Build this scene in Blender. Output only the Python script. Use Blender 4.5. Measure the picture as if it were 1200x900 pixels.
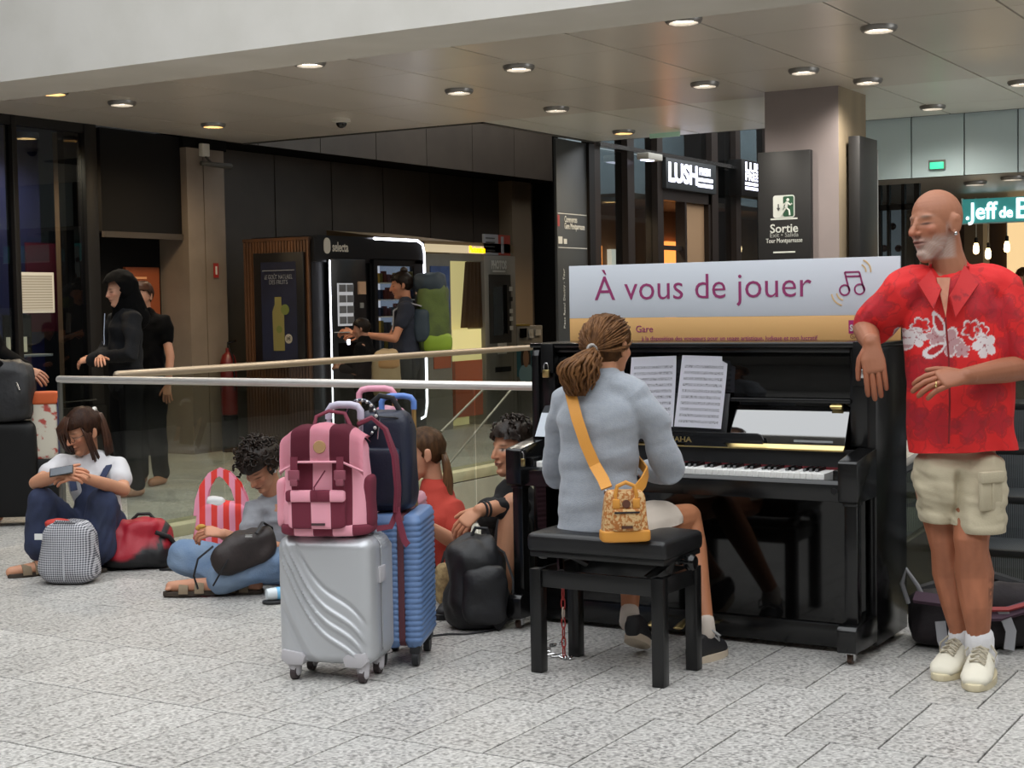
import bpy, bmesh, math, random
import numpy as np
from mathutils import Vector, Matrix, noise as mnoise
random.seed(7)
scene = bpy.context.scene
for o in list(bpy.data.objects): bpy.data.objects.remove(o)
COL = scene.collection

# ---------------------------------------------------------------- camera
# world X runs along the piano (tile width), Y away from it (tile length)
FPX, PITCH, ROLL, CAMH, YAW = 1800., -0.0521, -0.0173, 1.377, -0.539
CY, SY = math.cos(YAW), math.sin(YAW)
def ray_cam(px, py):
    X, Y = px-600, py-450
    c, s = math.cos(ROLL), math.sin(ROLL)
    x, y = c*X+s*Y, -s*X+c*Y
    u, xx = -y/FPX, x/FPX
    c, s = math.cos(PITCH), math.sin(PITCH)
    return Vector((xx, c-s*u, s+c*u))
def c2w(v): return Vector((CY*v[0]+SY*v[1], -SY*v[0]+CY*v[1], v[2]))
def ray(px, py): return c2w(ray_cam(px, py))
def at(px, py, u=None, v=None, z=None):
    r = ray(px, py)
    t = u/r.x if u is not None else v/r.y if v is not None else (z-CAMH)/r.z
    return Vector((0, 0, CAMH))+r*t
def cam_xy(X, Y): w = c2w((X, Y, 0)); return (w.x, w.y)
cam = bpy.data.cameras.new('camera'); camo = bpy.data.objects.new('camera', cam); COL.objects.link(camo)
fw = ray(600, 450).normalized(); rt = (ray(601, 450)-ray(600, 450)).normalized(); up = rt.cross(fw)
camo.matrix_world = Matrix(((rt.x, up.x, -fw.x, 0), (rt.y, up.y, -fw.y, 0), (rt.z, up.z, -fw.z, CAMH), (0, 0, 0, 1)))
cam.sensor_width = 36; cam.lens = 36*FPX/1200; cam.clip_end = 200
scene.camera = camo

# ---------------------------------------------------------------- sky light and exposure
world = bpy.data.worlds.new('sky'); scene.world = world; world.use_nodes = True
bg = world.node_tree.nodes['Background']; bg.inputs[0].default_value = (0.95, 0.98, 1.0, 1); bg.inputs[1].default_value = 2.2
vs = scene.view_settings; vs.view_transform = 'Standard'; vs.look = 'None'; vs.gamma = 1; vs.use_curve_mapping = False
vs.exposure = 0.42

# ---------------------------------------------------------------- materials
def lin(c):
    if isinstance(c, str):
        c = c.lstrip('#'); c = [int(c[i:i+2], 16)/255 for i in (0, 2, 4)]
        c = [x/12.92 if x <= .04045 else ((x+.055)/1.055)**2.4 for x in c]
    return (c[0], c[1], c[2], 1)
MATS = {}
def M(name, col='#808080', rough=.5, metal=0, col2=None, nscale=8, bump=0, bscale=60, emit=0, spec=.5, coat=0, detail=4, stretch=None, thr=None, rnd=0, attr=None, sheen=0):
    if name in MATS: return MATS[name]
    m = bpy.data.materials.new(name); m.use_nodes = True; nt = m.node_tree; N = nt.nodes; L = nt.links
    b = N['Principled BSDF']; b.inputs['Base Color'].default_value = lin(col); b.inputs['Roughness'].default_value = rough
    b.inputs['Metallic'].default_value = metal; b.inputs['Specular IOR Level'].default_value = spec
    if coat: b.inputs['Coat Weight'].default_value = coat; b.inputs['Coat Roughness'].default_value = .05
    if sheen: b.inputs['Sheen Weight'].default_value = sheen
    tc = N.new('ShaderNodeTexCoord'); vec = tc.outputs['Object']
    if stretch:
        mp = N.new('ShaderNodeMapping'); mp.inputs['Scale'].default_value = stretch; L.new(vec, mp.inputs[0]); vec = mp.outputs[0]
    src = None
    if col2:
        nz = N.new('ShaderNodeTexNoise'); nz.inputs['Scale'].default_value = nscale; nz.inputs['Detail'].default_value = detail; L.new(vec, nz.inputs[0])
        rp = N.new('ShaderNodeValToRGB'); lo, hi = thr or (.35, .65)
        rp.color_ramp.elements[0].position = lo; rp.color_ramp.elements[1].position = hi
        rp.color_ramp.elements[0].color = lin(col); rp.color_ramp.elements[1].color = lin(col2)
        L.new(nz.outputs[0], rp.inputs[0]); src = rp.outputs[0]
    if attr:
        at_ = N.new('ShaderNodeVertexColor'); at_.layer_name = attr; src = at_.outputs[0]
    if rnd:
        oi = N.new('ShaderNodeObjectInfo'); hs = N.new('ShaderNodeHueSaturation')
        mr = N.new('ShaderNodeMapRange'); mr.inputs[3].default_value = 1-rnd; mr.inputs[4].default_value = 1+rnd
        L.new(oi.outputs['Random'], mr.inputs[0]); L.new(mr.outputs[0], hs.inputs['Value'])
        if src: L.new(src, hs.inputs['Color'])
        else: hs.inputs['Color'].default_value = lin(col)
        src = hs.outputs[0]
    if src: L.new(src, b.inputs['Base Color'])
    if bump:
        nb = N.new('ShaderNodeTexNoise'); nb.inputs['Scale'].default_value = bscale; nb.inputs['Detail'].default_value = 3; L.new(vec, nb.inputs[0])
        bp = N.new('ShaderNodeBump'); bp.inputs['Strength'].default_value = bump; bp.inputs['Distance'].default_value = .01
        L.new(nb.outputs[0], bp.inputs['Height']); L.new(bp.outputs[0], b.inputs['Normal'])
    if emit:
        b.inputs['Emission Strength'].default_value = emit; b.inputs['Emission Color'].default_value = lin(col)
    MATS[name] = m; return m
def glass_mat(name, tint, refl=.08, rough=0.0):
    if name in MATS: return MATS[name]
    m = bpy.data.materials.new(name); m.use_nodes = True; nt = m.node_tree; N = nt.nodes; L = nt.links
    N.remove(N['Principled BSDF']); out = N['Material Output']
    t = N.new('ShaderNodeBsdfTransparent'); t.inputs[0].default_value = lin(tint)
    g = N.new('ShaderNodeBsdfGlossy'); g.inputs['Roughness'].default_value = rough
    f = N.new('ShaderNodeFresnel'); f.inputs[0].default_value = 1.5
    a = N.new('ShaderNodeMath'); a.operation = 'MULTIPLY'; a.inputs[1].default_value = refl/.04; L.new(f.outputs[0], a.inputs[0])
    a.use_clamp = True
    ge = N.new('ShaderNodeNewGeometry'); iv = N.new('ShaderNodeMath'); iv.operation = 'SUBTRACT'; iv.inputs[0].default_value = 1; L.new(ge.outputs['Backfacing'], iv.inputs[1])
    a2 = N.new('ShaderNodeMath'); a2.operation = 'MULTIPLY'; L.new(a.outputs[0], a2.inputs[0]); L.new(iv.outputs[0], a2.inputs[1]); a = a2
    x = N.new('ShaderNodeMixShader'); L.new(a.outputs[0], x.inputs[0]); L.new(t.outputs[0], x.inputs[1]); L.new(g.outputs[0], x.inputs[2])
    L.new(x.outputs[0], out.inputs[0]); MATS[name] = m; return m
def stripe_mat(name, ca, cb, axis=0, period=.05, duty=.5, off=0, rough=.8, axis2=None, cc=None, bump=.15, bscale=300, metal=0):
    """two-colour bands along an object axis; with axis2 also across (a woven check)"""
    if name in MATS: return MATS[name]
    m = bpy.data.materials.new(name); m.use_nodes = True; nt = m.node_tree; N = nt.nodes; L = nt.links; b = N['Principled BSDF']
    tc = N.new('ShaderNodeTexCoord'); sp = N.new('ShaderNodeSeparateXYZ'); L.new(tc.outputs['Object'], sp.inputs[0])
    def band(ax):
        a = N.new('ShaderNodeMath'); a.operation = 'ADD'; a.inputs[1].default_value = off+100*period; L.new(sp.outputs[ax], a.inputs[0])
        d = N.new('ShaderNodeMath'); d.operation = 'MODULO'; d.inputs[1].default_value = period; L.new(a.outputs[0], d.inputs[0])
        g = N.new('ShaderNodeMath'); g.operation = 'LESS_THAN'; g.inputs[1].default_value = period*duty; L.new(d.outputs[0], g.inputs[0]); return g.outputs[0]
    f = band(axis)
    if axis2 is not None:
        g2 = band(axis2); a = N.new('ShaderNodeMath'); a.operation = 'ADD'; L.new(f, a.inputs[0]); L.new(g2, a.inputs[1])
        h = N.new('ShaderNodeMath'); h.operation = 'MULTIPLY'; h.inputs[1].default_value = .5; L.new(a.outputs[0], h.inputs[0]); f = h.outputs[0]
    mx = N.new('ShaderNodeMix'); mx.data_type = 'RGBA'; L.new(f, mx.inputs[0]); mx.inputs[6].default_value = lin(ca); mx.inputs[7].default_value = lin(cb)
    L.new(mx.outputs[2], b.inputs['Base Color']); b.inputs['Roughness'].default_value = rough; b.inputs['Metallic'].default_value = metal
    if bump:
        nb = N.new('ShaderNodeTexNoise'); nb.inputs['Scale'].default_value = bscale; L.new(tc.outputs['Object'], nb.inputs[0])
        bp = N.new('ShaderNodeBump'); bp.inputs['Strength'].default_value = bump; bp.inputs['Distance'].default_value = .004
        L.new(nb.outputs[0], bp.inputs['Height']); L.new(bp.outputs[0], b.inputs['Normal'])
    MATS[name] = m; return m

# ---------------------------------------------------------------- mesh helpers
def box(bm, x0, x1, y0, y1, z0, z1, bev=0, mi=0, seg=2, mtx=None):
    if x0 > x1: x0, x1 = x1, x0
    if y0 > y1: y0, y1 = y1, y0
    if z0 > z1: z0, z1 = z1, z0
    t = bmesh.new()
    v = [t.verts.new(p) for p in ((x0,y0,z0),(x1,y0,z0),(x1,y1,z0),(x0,y1,z0),(x0,y0,z1),(x1,y0,z1),(x1,y1,z1),(x0,y1,z1))]
    for f in ((3,2,1,0),(4,5,6,7),(0,1,5,4),(1,2,6,5),(2,3,7,6),(3,0,4,7)): t.faces.new([v[i] for i in f])
    if bev: bmesh.ops.bevel(t, geom=list(t.edges), offset=min(bev, .49*min(x1-x0, y1-y0, z1-z0)), segments=seg, profile=.5, affect='EDGES')
    merge(bm, t, mi, mtx)
def merge(bm, t, mi=0, mtx=None):
    vm = {}
    for v in t.verts: vm[v] = bm.verts.new(mtx @ v.co if mtx else v.co)
    for f in t.faces:
        try: nf = bm.faces.new([vm[v] for v in f.verts]); nf.material_index = mi
        except ValueError: pass
    t.free()
def frames(pts, upv=None, closed=False):
    n = len(pts); out = []; prev = None
    for i in range(n):
        a = pts[i-1] if (i or closed) else pts[0]; b = pts[(i+1) % n] if (i < n-1 or closed) else pts[-1]
        t = (b-a)
        t = t.normalized() if t.length > 1e-9 else Vector((0, 0, 1))
        if prev is None:
            u = Vector(upv) if upv else (Vector((0, 0, 1)) if abs(t.z) < .9 else Vector((0, 1, 0)))
        else: u = prev
        s = t.cross(u); s = s.normalized() if s.length > 1e-6 else t.orthogonal().normalized()
        w = s.cross(t).normalized(); prev = Vector(upv) if upv else w
        out.append((s, w))
    return out
def tube(bm, pts, rad, n=8, closed=False, flat=1., upv=None, mi=0, cap='flat'):
    """loft of ellipses along pts; rad scalar/list; entry may be (a,b): a across, b along up"""
    pts = [Vector(p) for p in pts]
    if not isinstance(rad, (list,)): rad = [rad]*len(pts)
    R = [(r if isinstance(r, tuple) else (r, r*flat)) for r in rad]
    if cap == 'round' and not closed:
        d0 = (pts[0]-pts[1]).normalized(); d1 = (pts[-1]-pts[-2]).normalized(); r0 = min(R[0]); r1 = min(R[-1])
        head = [(pts[0]+d0*r0*k, (R[0][0]*q, R[0][1]*q)) for k, q in ((.97, .25), (.75, .66), (.4, .92))]
        tail = [(pts[-1]+d1*r1*k, (R[-1][0]*q, R[-1][1]*q)) for k, q in ((.4, .92), (.75, .66), (.97, .25))]
        pts = [h[0] for h in head]+pts+[h[0] for h in tail]; R = [h[1] for h in head]+R+[h[1] for h in tail]
    fr = frames(pts, upv, closed); rings = []
    for p, (s, w), (a, b) in zip(pts, fr, R):
        rings.append([bm.verts.new(p+s*(a*math.cos(2*math.pi*k/n))+w*(b*math.sin(2*math.pi*k/n))) for k in range(n)])
    m = len(rings)
    for i in range(m if closed else m-1):
        A, B = rings[i], rings[(i+1) % m]
        for k in range(n):
            f = bm.faces.new((A[k], A[(k+1) % n], B[(k+1) % n], B[k])); f.material_index = mi
    if not closed:
        f = bm.faces.new(rings[0][::-1]); f.material_index = mi
        f = bm.faces.new(rings[-1]); f.material_index = mi
def ribbon(bm, pts, w, t, upv, mi=0, closed=False):
    """flat strap: w across, t thick along up"""
    pts = [Vector(p) for p in pts]; fr = frames(pts, None, closed); rings = []
    for i, p in enumerate(pts):
        a = pts[max(i-1, 0)]; b = pts[min(i+1, len(pts)-1)]
        d = (b-a).normalized(); n_ = Vector(upv[i] if isinstance(upv, list) else upv); s = d.cross(n_).normalized(); n2 = s.cross(d).normalized()
        ww = w[i] if isinstance(w, list) else w
        rings.append([bm.verts.new(p+s*ww/2*a_+n2*t/2*b_) for a_, b_ in ((-1,-1),(1,-1),(1,1),(-1,1))])
    for A, B in zip(rings, rings[1:]):
        for k in range(4): f = bm.faces.new((A[k], A[(k+1) % 4], B[(k+1) % 4], B[k])); f.material_index = mi
    f = bm.faces.new(rings[0][::-1]); f.material_index = mi; f = bm.faces.new(rings[-1]); f.material_index = mi
def lathe(bm, prof, n=16, c=(0, 0, 0), axis='z', mi=0):
    """prof: list of (r, h)"""
    rings = []
    for r, h in prof:
        ring = []
        for k in range(n):
            a = 2*math.pi*k/n; x, y = r*math.cos(a), r*math.sin(a)
            p = (x, y, h) if axis == 'z' else (h, x, y) if axis == 'x' else (x, h, y)
            ring.append(bm.verts.new((c[0]+p[0], c[1]+p[1], c[2]+p[2])))
        rings.append(ring)
    for A, B in zip(rings, rings[1:]):
        for k in range(n): f = bm.faces.new((A[k], A[(k+1) % n], B[(k+1) % n], B[k])); f.material_index = mi
    for rg in (rings[0], rings[-1]): f = bm.faces.new(rg); f.material_index = mi
def prism(bm, poly, a, b, plane='yz', bev=0, mi=0, mtx=None):
    """extrude a 2d polygon between a and b along the missing axis"""
    def P(p, d): return {'yz': (d, p[0], p[1]), 'xz': (p[0], d, p[1]), 'xy': (p[0], p[1], d)}[plane]
    t = bmesh.new(); A = [t.verts.new(P(p, a)) for p in poly]; B = [t.verts.new(P(p, b)) for p in poly]; n = len(poly)
    t.faces.new(A[::-1]); t.faces.new(B)
    for k in range(n): t.faces.new((A[k], A[(k+1) % n], B[(k+1) % n], B[k]))
    if bev: bmesh.ops.bevel(t, geom=list(t.edges), offset=bev, segments=2, profile=.5, affect='EDGES')
    merge(bm, t, mi, mtx)
def ell(bm, c, r, rot=None, seg=16, rings=10, mi=0):
    t = bmesh.new(); bmesh.ops.create_uvsphere(t, u_segments=seg, v_segments=rings, radius=1)
    mt = Matrix.Translation(Vector(c)) @ ((rot.to_4x4()) if rot else Matrix.Identity(4)) @ Matrix.Diagonal((r[0], r[1], r[2], 1))
    merge(bm, t, mi, mt)
def rrect(w, h, r, n=5, cx=0, cy=0):
    out = []
    for sx, sy, a0 in ((1,1,0),(-1,1,90),(-1,-1,180),(1,-1,270)):
        for k in range(n+1):
            a = math.radians(a0+90*k/n); out.append((cx+sx*(w/2-r)+r*math.cos(a), cy+sy*(h/2-r)+r*math.sin(a)))
    return out
def finish(me, smooth=True, ang=38):
    if smooth and len(me.polygons):
        me.polygons.foreach_set('use_smooth', np.ones(len(me.polygons), bool))
        if ang < 180: me.set_sharp_from_angle(angle=math.radians(ang))
    me.update()
def tag(o, label=None, cat=None, group=None, kind=None):
    if label: o['label'] = label
    if cat: o['category'] = cat
    if group: o['group'] = group
    if kind: o['kind'] = kind
    return o
def build(name, bm, mats, parent=None, smooth=True, ang=38, label=None, cat=None, group=None, kind=None, loc=None, rotz=0, normals=True):
    if normals: bmesh.ops.recalc_face_normals(bm, faces=list(bm.faces))
    me = bpy.data.meshes.new(name); bm.to_mesh(me); bm.free()
    return link(name, me, mats, parent, smooth, ang, label, cat, group, kind, loc, rotz)
def link(name, me, mats, parent=None, smooth=True, ang=38, label=None, cat=None, group=None, kind=None, loc=None, rotz=0):
    for m in (mats if isinstance(mats, (list, tuple)) else [mats]): me.materials.append(m)
    finish(me, smooth, ang)
    o = bpy.data.objects.new(name, me); COL.objects.link(o)
    if parent: o.parent = parent
    if loc is not None: o.location = loc
    if rotz: o.rotation_euler = (0, 0, rotz)
    return tag(o, label, cat, group, kind)
def thing(name, label=None, cat=None, loc=(0, 0, 0), rotz=0, group=None, kind=None):
    o = bpy.data.objects.new(name, None); COL.objects.link(o); o.location = loc; o.rotation_euler = (0, 0, rotz); o.empty_display_size = .1
    return tag(o, label, cat, group, kind)
def bx(name, mat, parent, *a, bev=0, **k):
    bm = bmesh.new(); box(bm, *a, bev=bev); return build(name, bm, mat, parent, **k)
def clone(root, loc=None, rotz=None, label=None, group=None):
    def cp(o, par):
        c = o.copy(); COL.objects.link(c); c.parent = par
        for ch in o.children: cp(ch, c)
        return c
    r = cp(root, None)
    if loc is not None: r.location = loc
    if rotz is not None: r.rotation_euler = (0, 0, rotz)
    if label: r['label'] = label
    if group: r['group'] = group
    return r
def text(name, body, size, mat, parent, mtx, ext=.0015, align='CENTER', bold=0, sx=1., spacing=1., label=None, width=None):
    """lettering as thin raised print; mtx maps local x right, y up, z out"""
    cu = bpy.data.curves.new(name, 'FONT'); cu.body = body; cu.size = size; cu.extrude = ext; cu.align_x = align; cu.align_y = 'CENTER'
    cu.offset = bold; cu.resolution_u = 3; cu.space_character = spacing
    o = bpy.data.objects.new(name, cu); COL.objects.link(o); dg = bpy.context.evaluated_depsgraph_get(); dg.update()
    me = bpy.data.meshes.new_from_object(o.evaluated_get(dg)); COL.objects.unlink(o); bpy.data.objects.remove(o)
    if width:
        xs = [v.co.x for v in me.vertices]; sx = width/(max(xs)-min(xs))
    me.transform(mtx @ Matrix.Diagonal((sx, 1, 1, 1))); me.materials.clear()
    return link(name, me, mat, parent, smooth=False, label=label)
def face_mtx(p, right, upv):
    r = Vector(right).normalized(); u = Vector(upv); u = (u-r*u.dot(r)).normalized(); n = r.cross(u)
    return Matrix(((r.x, u.x, n.x, p[0]), (r.y, u.y, n.y, p[1]), (r.z, u.z, n.z, p[2]), (0, 0, 0, 1)))
def remesh(bm, voxel, smooth=2, disp=None):
    """fuse overlapping closed pieces into one continuous surface"""
    me = bpy.data.meshes.new('t'); bm.to_mesh(me); bm.free()
    o = bpy.data.objects.new('t', me); COL.objects.link(o)
    md = o.modifiers.new('r', 'REMESH'); md.mode = 'VOXEL'; md.voxel_size = voxel; md.adaptivity = 0
    dg = bpy.context.evaluated_depsgraph_get(); dg.update()
    out = bpy.data.meshes.new_from_object(o.evaluated_get(dg)); COL.objects.unlink(o); bpy.data.objects.remove(o); bpy.data.meshes.remove(me)
    relax(out, smooth)
    if disp:
        co = getco(out); nr = np.empty(len(out.vertices)*3); out.vertices.foreach_get('normal', nr)
        setco(out, disp(co, nr.reshape(-1, 3)))
    return out
def getco(me): c = np.empty(len(me.vertices)*3); me.vertices.foreach_get('co', c); return c.reshape(-1, 3)
def setco(me, c): me.vertices.foreach_set('co', np.ascontiguousarray(c).ravel()); me.update()
def relax(me, it, lam=.6):
    if not it: return
    c = getco(me); n = len(c); e = np.empty(len(me.edges)*2, int); me.edges.foreach_get('vertices', e); e = e.reshape(-1, 2)
    i = np.concatenate([e[:, 0], e[:, 1]]); j = np.concatenate([e[:, 1], e[:, 0]]); cnt = np.maximum(np.bincount(i, minlength=n), 1)
    for _ in range(it):
        avg = np.stack([np.bincount(i, weights=c[j, k], minlength=n) for k in range(3)], 1)/cnt[:, None]
        c = c+(avg-c)*lam
    setco(me, c)
def vcol(me, cols, name='Col'):
    a = me.color_attributes.new(name, 'FLOAT_COLOR', 'POINT')
    a.data.foreach_set('color', np.concatenate([cols, np.ones((len(cols), 1))], 1).ravel().astype(np.float32))
def L3(h): return np.array(lin(h)[:3])
def swirl(co, sc, seed=0, oct=3):
    """cheap smooth pseudo-noise in [-1,1]"""
    rs = np.random.RandomState(seed); out = np.zeros(len(co)); amp = 1.; tot = 0
    for o_ in range(oct):
        for _ in range(4):
            k = rs.normal(size=3)*sc*(1.9**o_); out += amp*np.sin(co@k+rs.uniform(0, 6.28)); tot += amp*.7
        amp *= .5
    return out/tot
# ================================================================ THE PLACE
ZC = 3.0
def S(name, mat, *a, bev=0, parent=None, **k):
    o = bx(name, mat, parent, *a, bev=bev, **k)
    if parent is None: o['kind'] = 'structure'
    return o
granite = M('granite', '#999794', .42, col2='#cfcdc9', nscale=62, detail=6, thr=(.36, .64), rnd=.09, spec=.35)
nt = granite.node_tree
def _speck():
    N, L = nt.nodes, nt.links; b = N['Principled BSDF']; src = b.inputs['Base Color'].links[0].from_socket
    vo = N.new('ShaderNodeTexVoronoi'); vo.inputs['Scale'].default_value = 85
    tc = N.new('ShaderNodeTexCoord'); L.new(tc.outputs['Object'], vo.inputs['Vector'])
    sp = N.new('ShaderNodeSeparateColor'); L.new(vo.outputs['Color'], sp.inputs[0])
    rp = N.new('ShaderNodeValToRGB'); e = rp.color_ramp.elements; e[0].position = .1; e[0].color = (.42, .42, .42, 1); e[1].position = .22; e[1].color = (1, 1, 1, 1)
    L.new(sp.outputs[0], rp.inputs[0]); mx = N.new('ShaderNodeMix'); mx.data_type = 'RGBA'; mx.blend_type = 'MULTIPLY'; mx.inputs[0].default_value = .8
    L.new(src, mx.inputs[6]); L.new(rp.outputs[0], mx.inputs[7]); 
    # worn, dirty patches with their own shape
    n2 = N.new('ShaderNodeTexNoise'); n2.inputs['Scale'].default_value = 1.7; n2.inputs['Detail'].default_value = 5; L.new(tc.outputs['Object'], n2.inputs[0])
    r2 = N.new('ShaderNodeValToRGB'); f = r2.color_ramp.elements; f[0].position = .35; f[0].color = (.86, .85, .84, 1); f[1].position = .65; f[1].color = (1, 1, 1, 1)
    L.new(n2.outputs[0], r2.inputs[0]); m2 = N.new('ShaderNodeMix'); m2.data_type = 'RGBA'; m2.blend_type = 'MULTIPLY'; m2.inputs[0].default_value = 1
    L.new(mx.outputs[2], m2.inputs[6]); L.new(r2.outputs[0], m2.inputs[7]); L.new(m2.outputs[2], b.inputs['Base Color'])
_speck()
grout = M('grout', '#211f1e', .9)
VU0, VU1, VV0, VV1 = -6.5, -3.0, 8.4, 12.4       # opening in the floor
bm = bmesh.new()
for a in ((-13, 7, -9, VV0), (-13, VU0, VV0, 22), (VU1, 7, VV0, 22), (VU0, VU1, VV1, 22)): box(bm, a[0], a[1], a[2], a[3], -.3, -.012)
floor = build('floor', bm, grout, smooth=False, kind='structure')
tl = bmesh.new(); box(tl, .003, .297, .004, .596, -.012, 0, bev=.0012, seg=1); tmesh = bpy.data.meshes.new('tile'); tl.to_mesh(tmesh); tl.free(); tmesh.materials.append(granite)
tiles = []
def proj(p):
    x = CY*p[0]-SY*p[1]; y = SY*p[0]+CY*p[1]; z = p[2]-CAMH
    c, s = math.cos(PITCH), math.sin(PITCH); d = c*y+s*z; u = -s*y+c*z
    X, Y = FPX*x/d, -FPX*u/d; c, s = math.cos(ROLL), math.sin(ROLL)
    return 600+c*X-s*Y, 450+s*X+c*Y, d
for r in range(-28, 25):
    v0 = 5.737-.6*r-.6
    for k in range(-36, 34):
        u0 = -2.634+.15*(2*k+((r+1) % 2))
        if u0 < -12.9 or u0 > 6.6 or v0 < -8.9: continue
        if u0+.3 > VU0 and u0 < VU1 and v0+.6 > VV0 and v0 < VV1: continue
        q = proj((u0+.15, v0+.3, 0)) if SY*u0+CY*v0 > .5 else (0, 0, -1)
        tiles.append((q[2] > 0 and -70 < q[0] < 1270 and 560 < q[1] < 990, q[2], u0, v0))
vis = sorted([t for t in tiles if t[0]], key=lambda t: t[1])[:300]; vset = {(t[2], t[3]) for t in vis}
for t in vis:
    o = bpy.data.objects.new('tile', tmesh); COL.objects.link(o); o.location = (t[2], t[3], 0); o.parent = floor
far = [t for t in tiles if (t[2], t[3]) not in vset]
vv, ff = [], []
for t in far:
    n = len(vv); a, b = t[2], t[3]
    vv += [(a+.002, b+.0045, 0), (a+.298, b+.0045, 0), (a+.298, b+.5955, 0), (a+.002, b+.5955, 0), (a+.002, b+.0045, -.012), (a+.298, b+.0045, -.012), (a+.298, b+.5955, -.012), (a+.002, b+.5955, -.012)]
    ff += [tuple(n+i for i in f) for f in ((0,1,2,3),(4,5,1,0),(5,6,2,1),(6,7,3,2),(7,4,0,3))]
me = bpy.data.meshes.new('tile_field'); me.from_pydata(vv, [], ff); link('tile_field', me, granite, floor, smooth=False, kind='stuff')

# ---- shell of the hall
paint_white = M('beam_paint', '#c6c3bc', .8, col2='#cecbc5', nscale=2, bump=.05, bscale=40)
dark_wall = M('dark_wall', '#2c2825', .6)
hall_wall = M('hall_wall', '#b3b0ab', .8, col2='#a5a29d', nscale=.7)
S('wall_back', hall_wall, -13, 7.2, -9.2, -9, -.3, 6.2)
S('wall_right', hall_wall, 7, 7.2, -9, 8, -.3, 6.2)
S('wall_right_far', hall_wall, 7, 7.2, 13.9, 22, -.3, 4.9)
S('wall_right_return', hall_wall, 1.3, 7.2, 7.7, 7.98, -.3, 3.0)
wr_ = thing('window_4', kind='structure')  # unseen window, placed close in so its daylight brightens the metal ceiling
for k in range(5): bx('mullion', M('frame_dark', '#120f0d', .5, spec=.3), wr_, 1.3, 1.38, 8+1.45*k, 8.08+1.45*k, 0, 3.0)
S('wall_far', dark_wall, -13, 7, 22, 22.2, -.3, 4.9)
S('wall_left_far', dark_wall, -13.2, -13, -9.2, 22.2, -.3, 6.2)
S('ceiling_upper', M('upper_soffit', '#8a857e', .8), -13.2, 1.4, 7.9, 13.95, 4.7, 4.9)
bm = bmesh.new()
for a in ((-13.2, 7.2, -9.2, -3.5), (-13.2, -8.5, -3.5, 7.4), (4.5, 7.2, -3.5, 7.4)): box(bm, *a, 6.2, 6.4)
build('ceiling_hall', bm, M('hall_ceiling', '#cfccc6', .8), smooth=False, kind='structure')  # unseen roof added to narrow the sky opening, so a brighter sky shows in reflections
S('trim_beam', paint_white, -13.2, 7.2, 7.33, 7.98, 2.955, 6.2)
S('floor_lower', M('lower_floor', '#b0aca2', .6), -8, -1.5, 6, 13, -3.5, -3.3)
inner = M('opening_lining', '#b7b3a4', .6, col2='#a5a294', nscale=3)
for n, a in (('trim_1', (VU0-.1, VU0+.006, VV0, VV1)), ('trim_2', (VU0, VU1, VV1-.006, VV1+.1)), ('trim_3', (VU1-.006, VU1+.1, VV0, VV1)), ('trim_4', (VU0, VU1, VV0-.1, VV0+.006))):
    S(n, inner, *a, -3.3, -.013)

# ---- suspended metal ceiling: one object per panel
panel_m = M('ceiling_metal', '#d9d2c8', .28, metal=.2, col2='#cec7bd', nscale=1.1, rnd=.05, bump=.06, bscale=2.2, stretch=(1, .35, 1))
panel_w = M('ceiling_metal_pale', '#e6e6dd', .3, metal=.15, col2='#dcdcd2', nscale=1.1, rnd=.03, bump=.05, bscale=2.2, stretch=(1, .35, 1))
bm = bmesh.new(); box(bm, -10.05, 1.4, 7.98, 11.72, ZC+.05, ZC+.09); box(bm, -7.27, 1.4, 11.72, 13.86, ZC+.05, ZC+.09)
ceiling = build('ceiling', bm, M('ceiling_void', '#1a1917', .9), smooth=False, kind='structure')
us = [-10.05]+[-2.88-.81*k for k in range(8, -13, -1)]; vs_ = [7.98, 8.95, 10.35, 11.72, 13.15, 13.86]
us = sorted(u for u in us if -10.06 < u < 1.3)+[1.4]
for i in range(len(us)-1):
    for j in range(len(vs_)-1):
        a, b = us[i], us[i+1]
        if j >= 3:
            a = max(a, -7.27)
            if b <= a+.02: continue
        bx('panel', panel_w if j >= 3 else panel_m, ceiling, a+.007, b-.007, vs_[j]+.003, vs_[j+1]-.003, ZC, ZC+.05, smooth=False)
bx('edge_trim', M('edge_trim', '#4a4742', .6), ceiling, -10.05, -7.27, 11.72, 11.75, ZC-.012, ZC+.25, smooth=False)
bx('edge_trim', MATS['edge_trim'], ceiling, -7.30, -7.27, 11.72, 13.86, ZC-.012, ZC+.25, smooth=False)
bx('edge_trim', MATS['edge_trim'], ceiling, -7.27, 1.4, 13.86, 13.89, ZC+.0, ZC+.25, smooth=False)

# ---- recessed downlights
chrome = M('chrome', '#c9c9c9', .18, metal=1)
warm = M('lamp_warm', '#ffca80', emit=22); white = M('lamp_white', '#fff3e0', emit=9)
rim_m = M('lamp_rim', '#8d8a86', .35, metal=.6)
LAMPW = 70
def downlight(u, v, em, z=ZC, lab=None, grp='downlights in the metal ceiling'):
    t = thing('ceiling_downlight', lab, 'lamp', (u, v, z), 0, grp)
    bm = bmesh.new(); lathe(bm, [(.105, .02), (.11, -.012), (.10, -.03), (.085, -.032), (.08, -.006), (.08, .02)], 20); build('rim', bm, rim_m, t)
    bm = bmesh.new(); lathe(bm, [(.079, -.012), (.079, -.004)], 20); build('diffuser', bm, em, t)
    ld = bpy.data.lights.new('downlight', 'SPOT'); ld.energy = LAMPW*(1.1 if em is warm else 1); ld.color = (1, .78, .5) if em is warm else (1, .93, .82); ld.spot_size = 2.7; ld.spot_blend = 1; ld.shadow_soft_size = .07
    lo = bpy.data.objects.new('lamp_light', ld); COL.objects.link(lo); lo.parent = t; lo.location = (0, 0, -.045)
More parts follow.
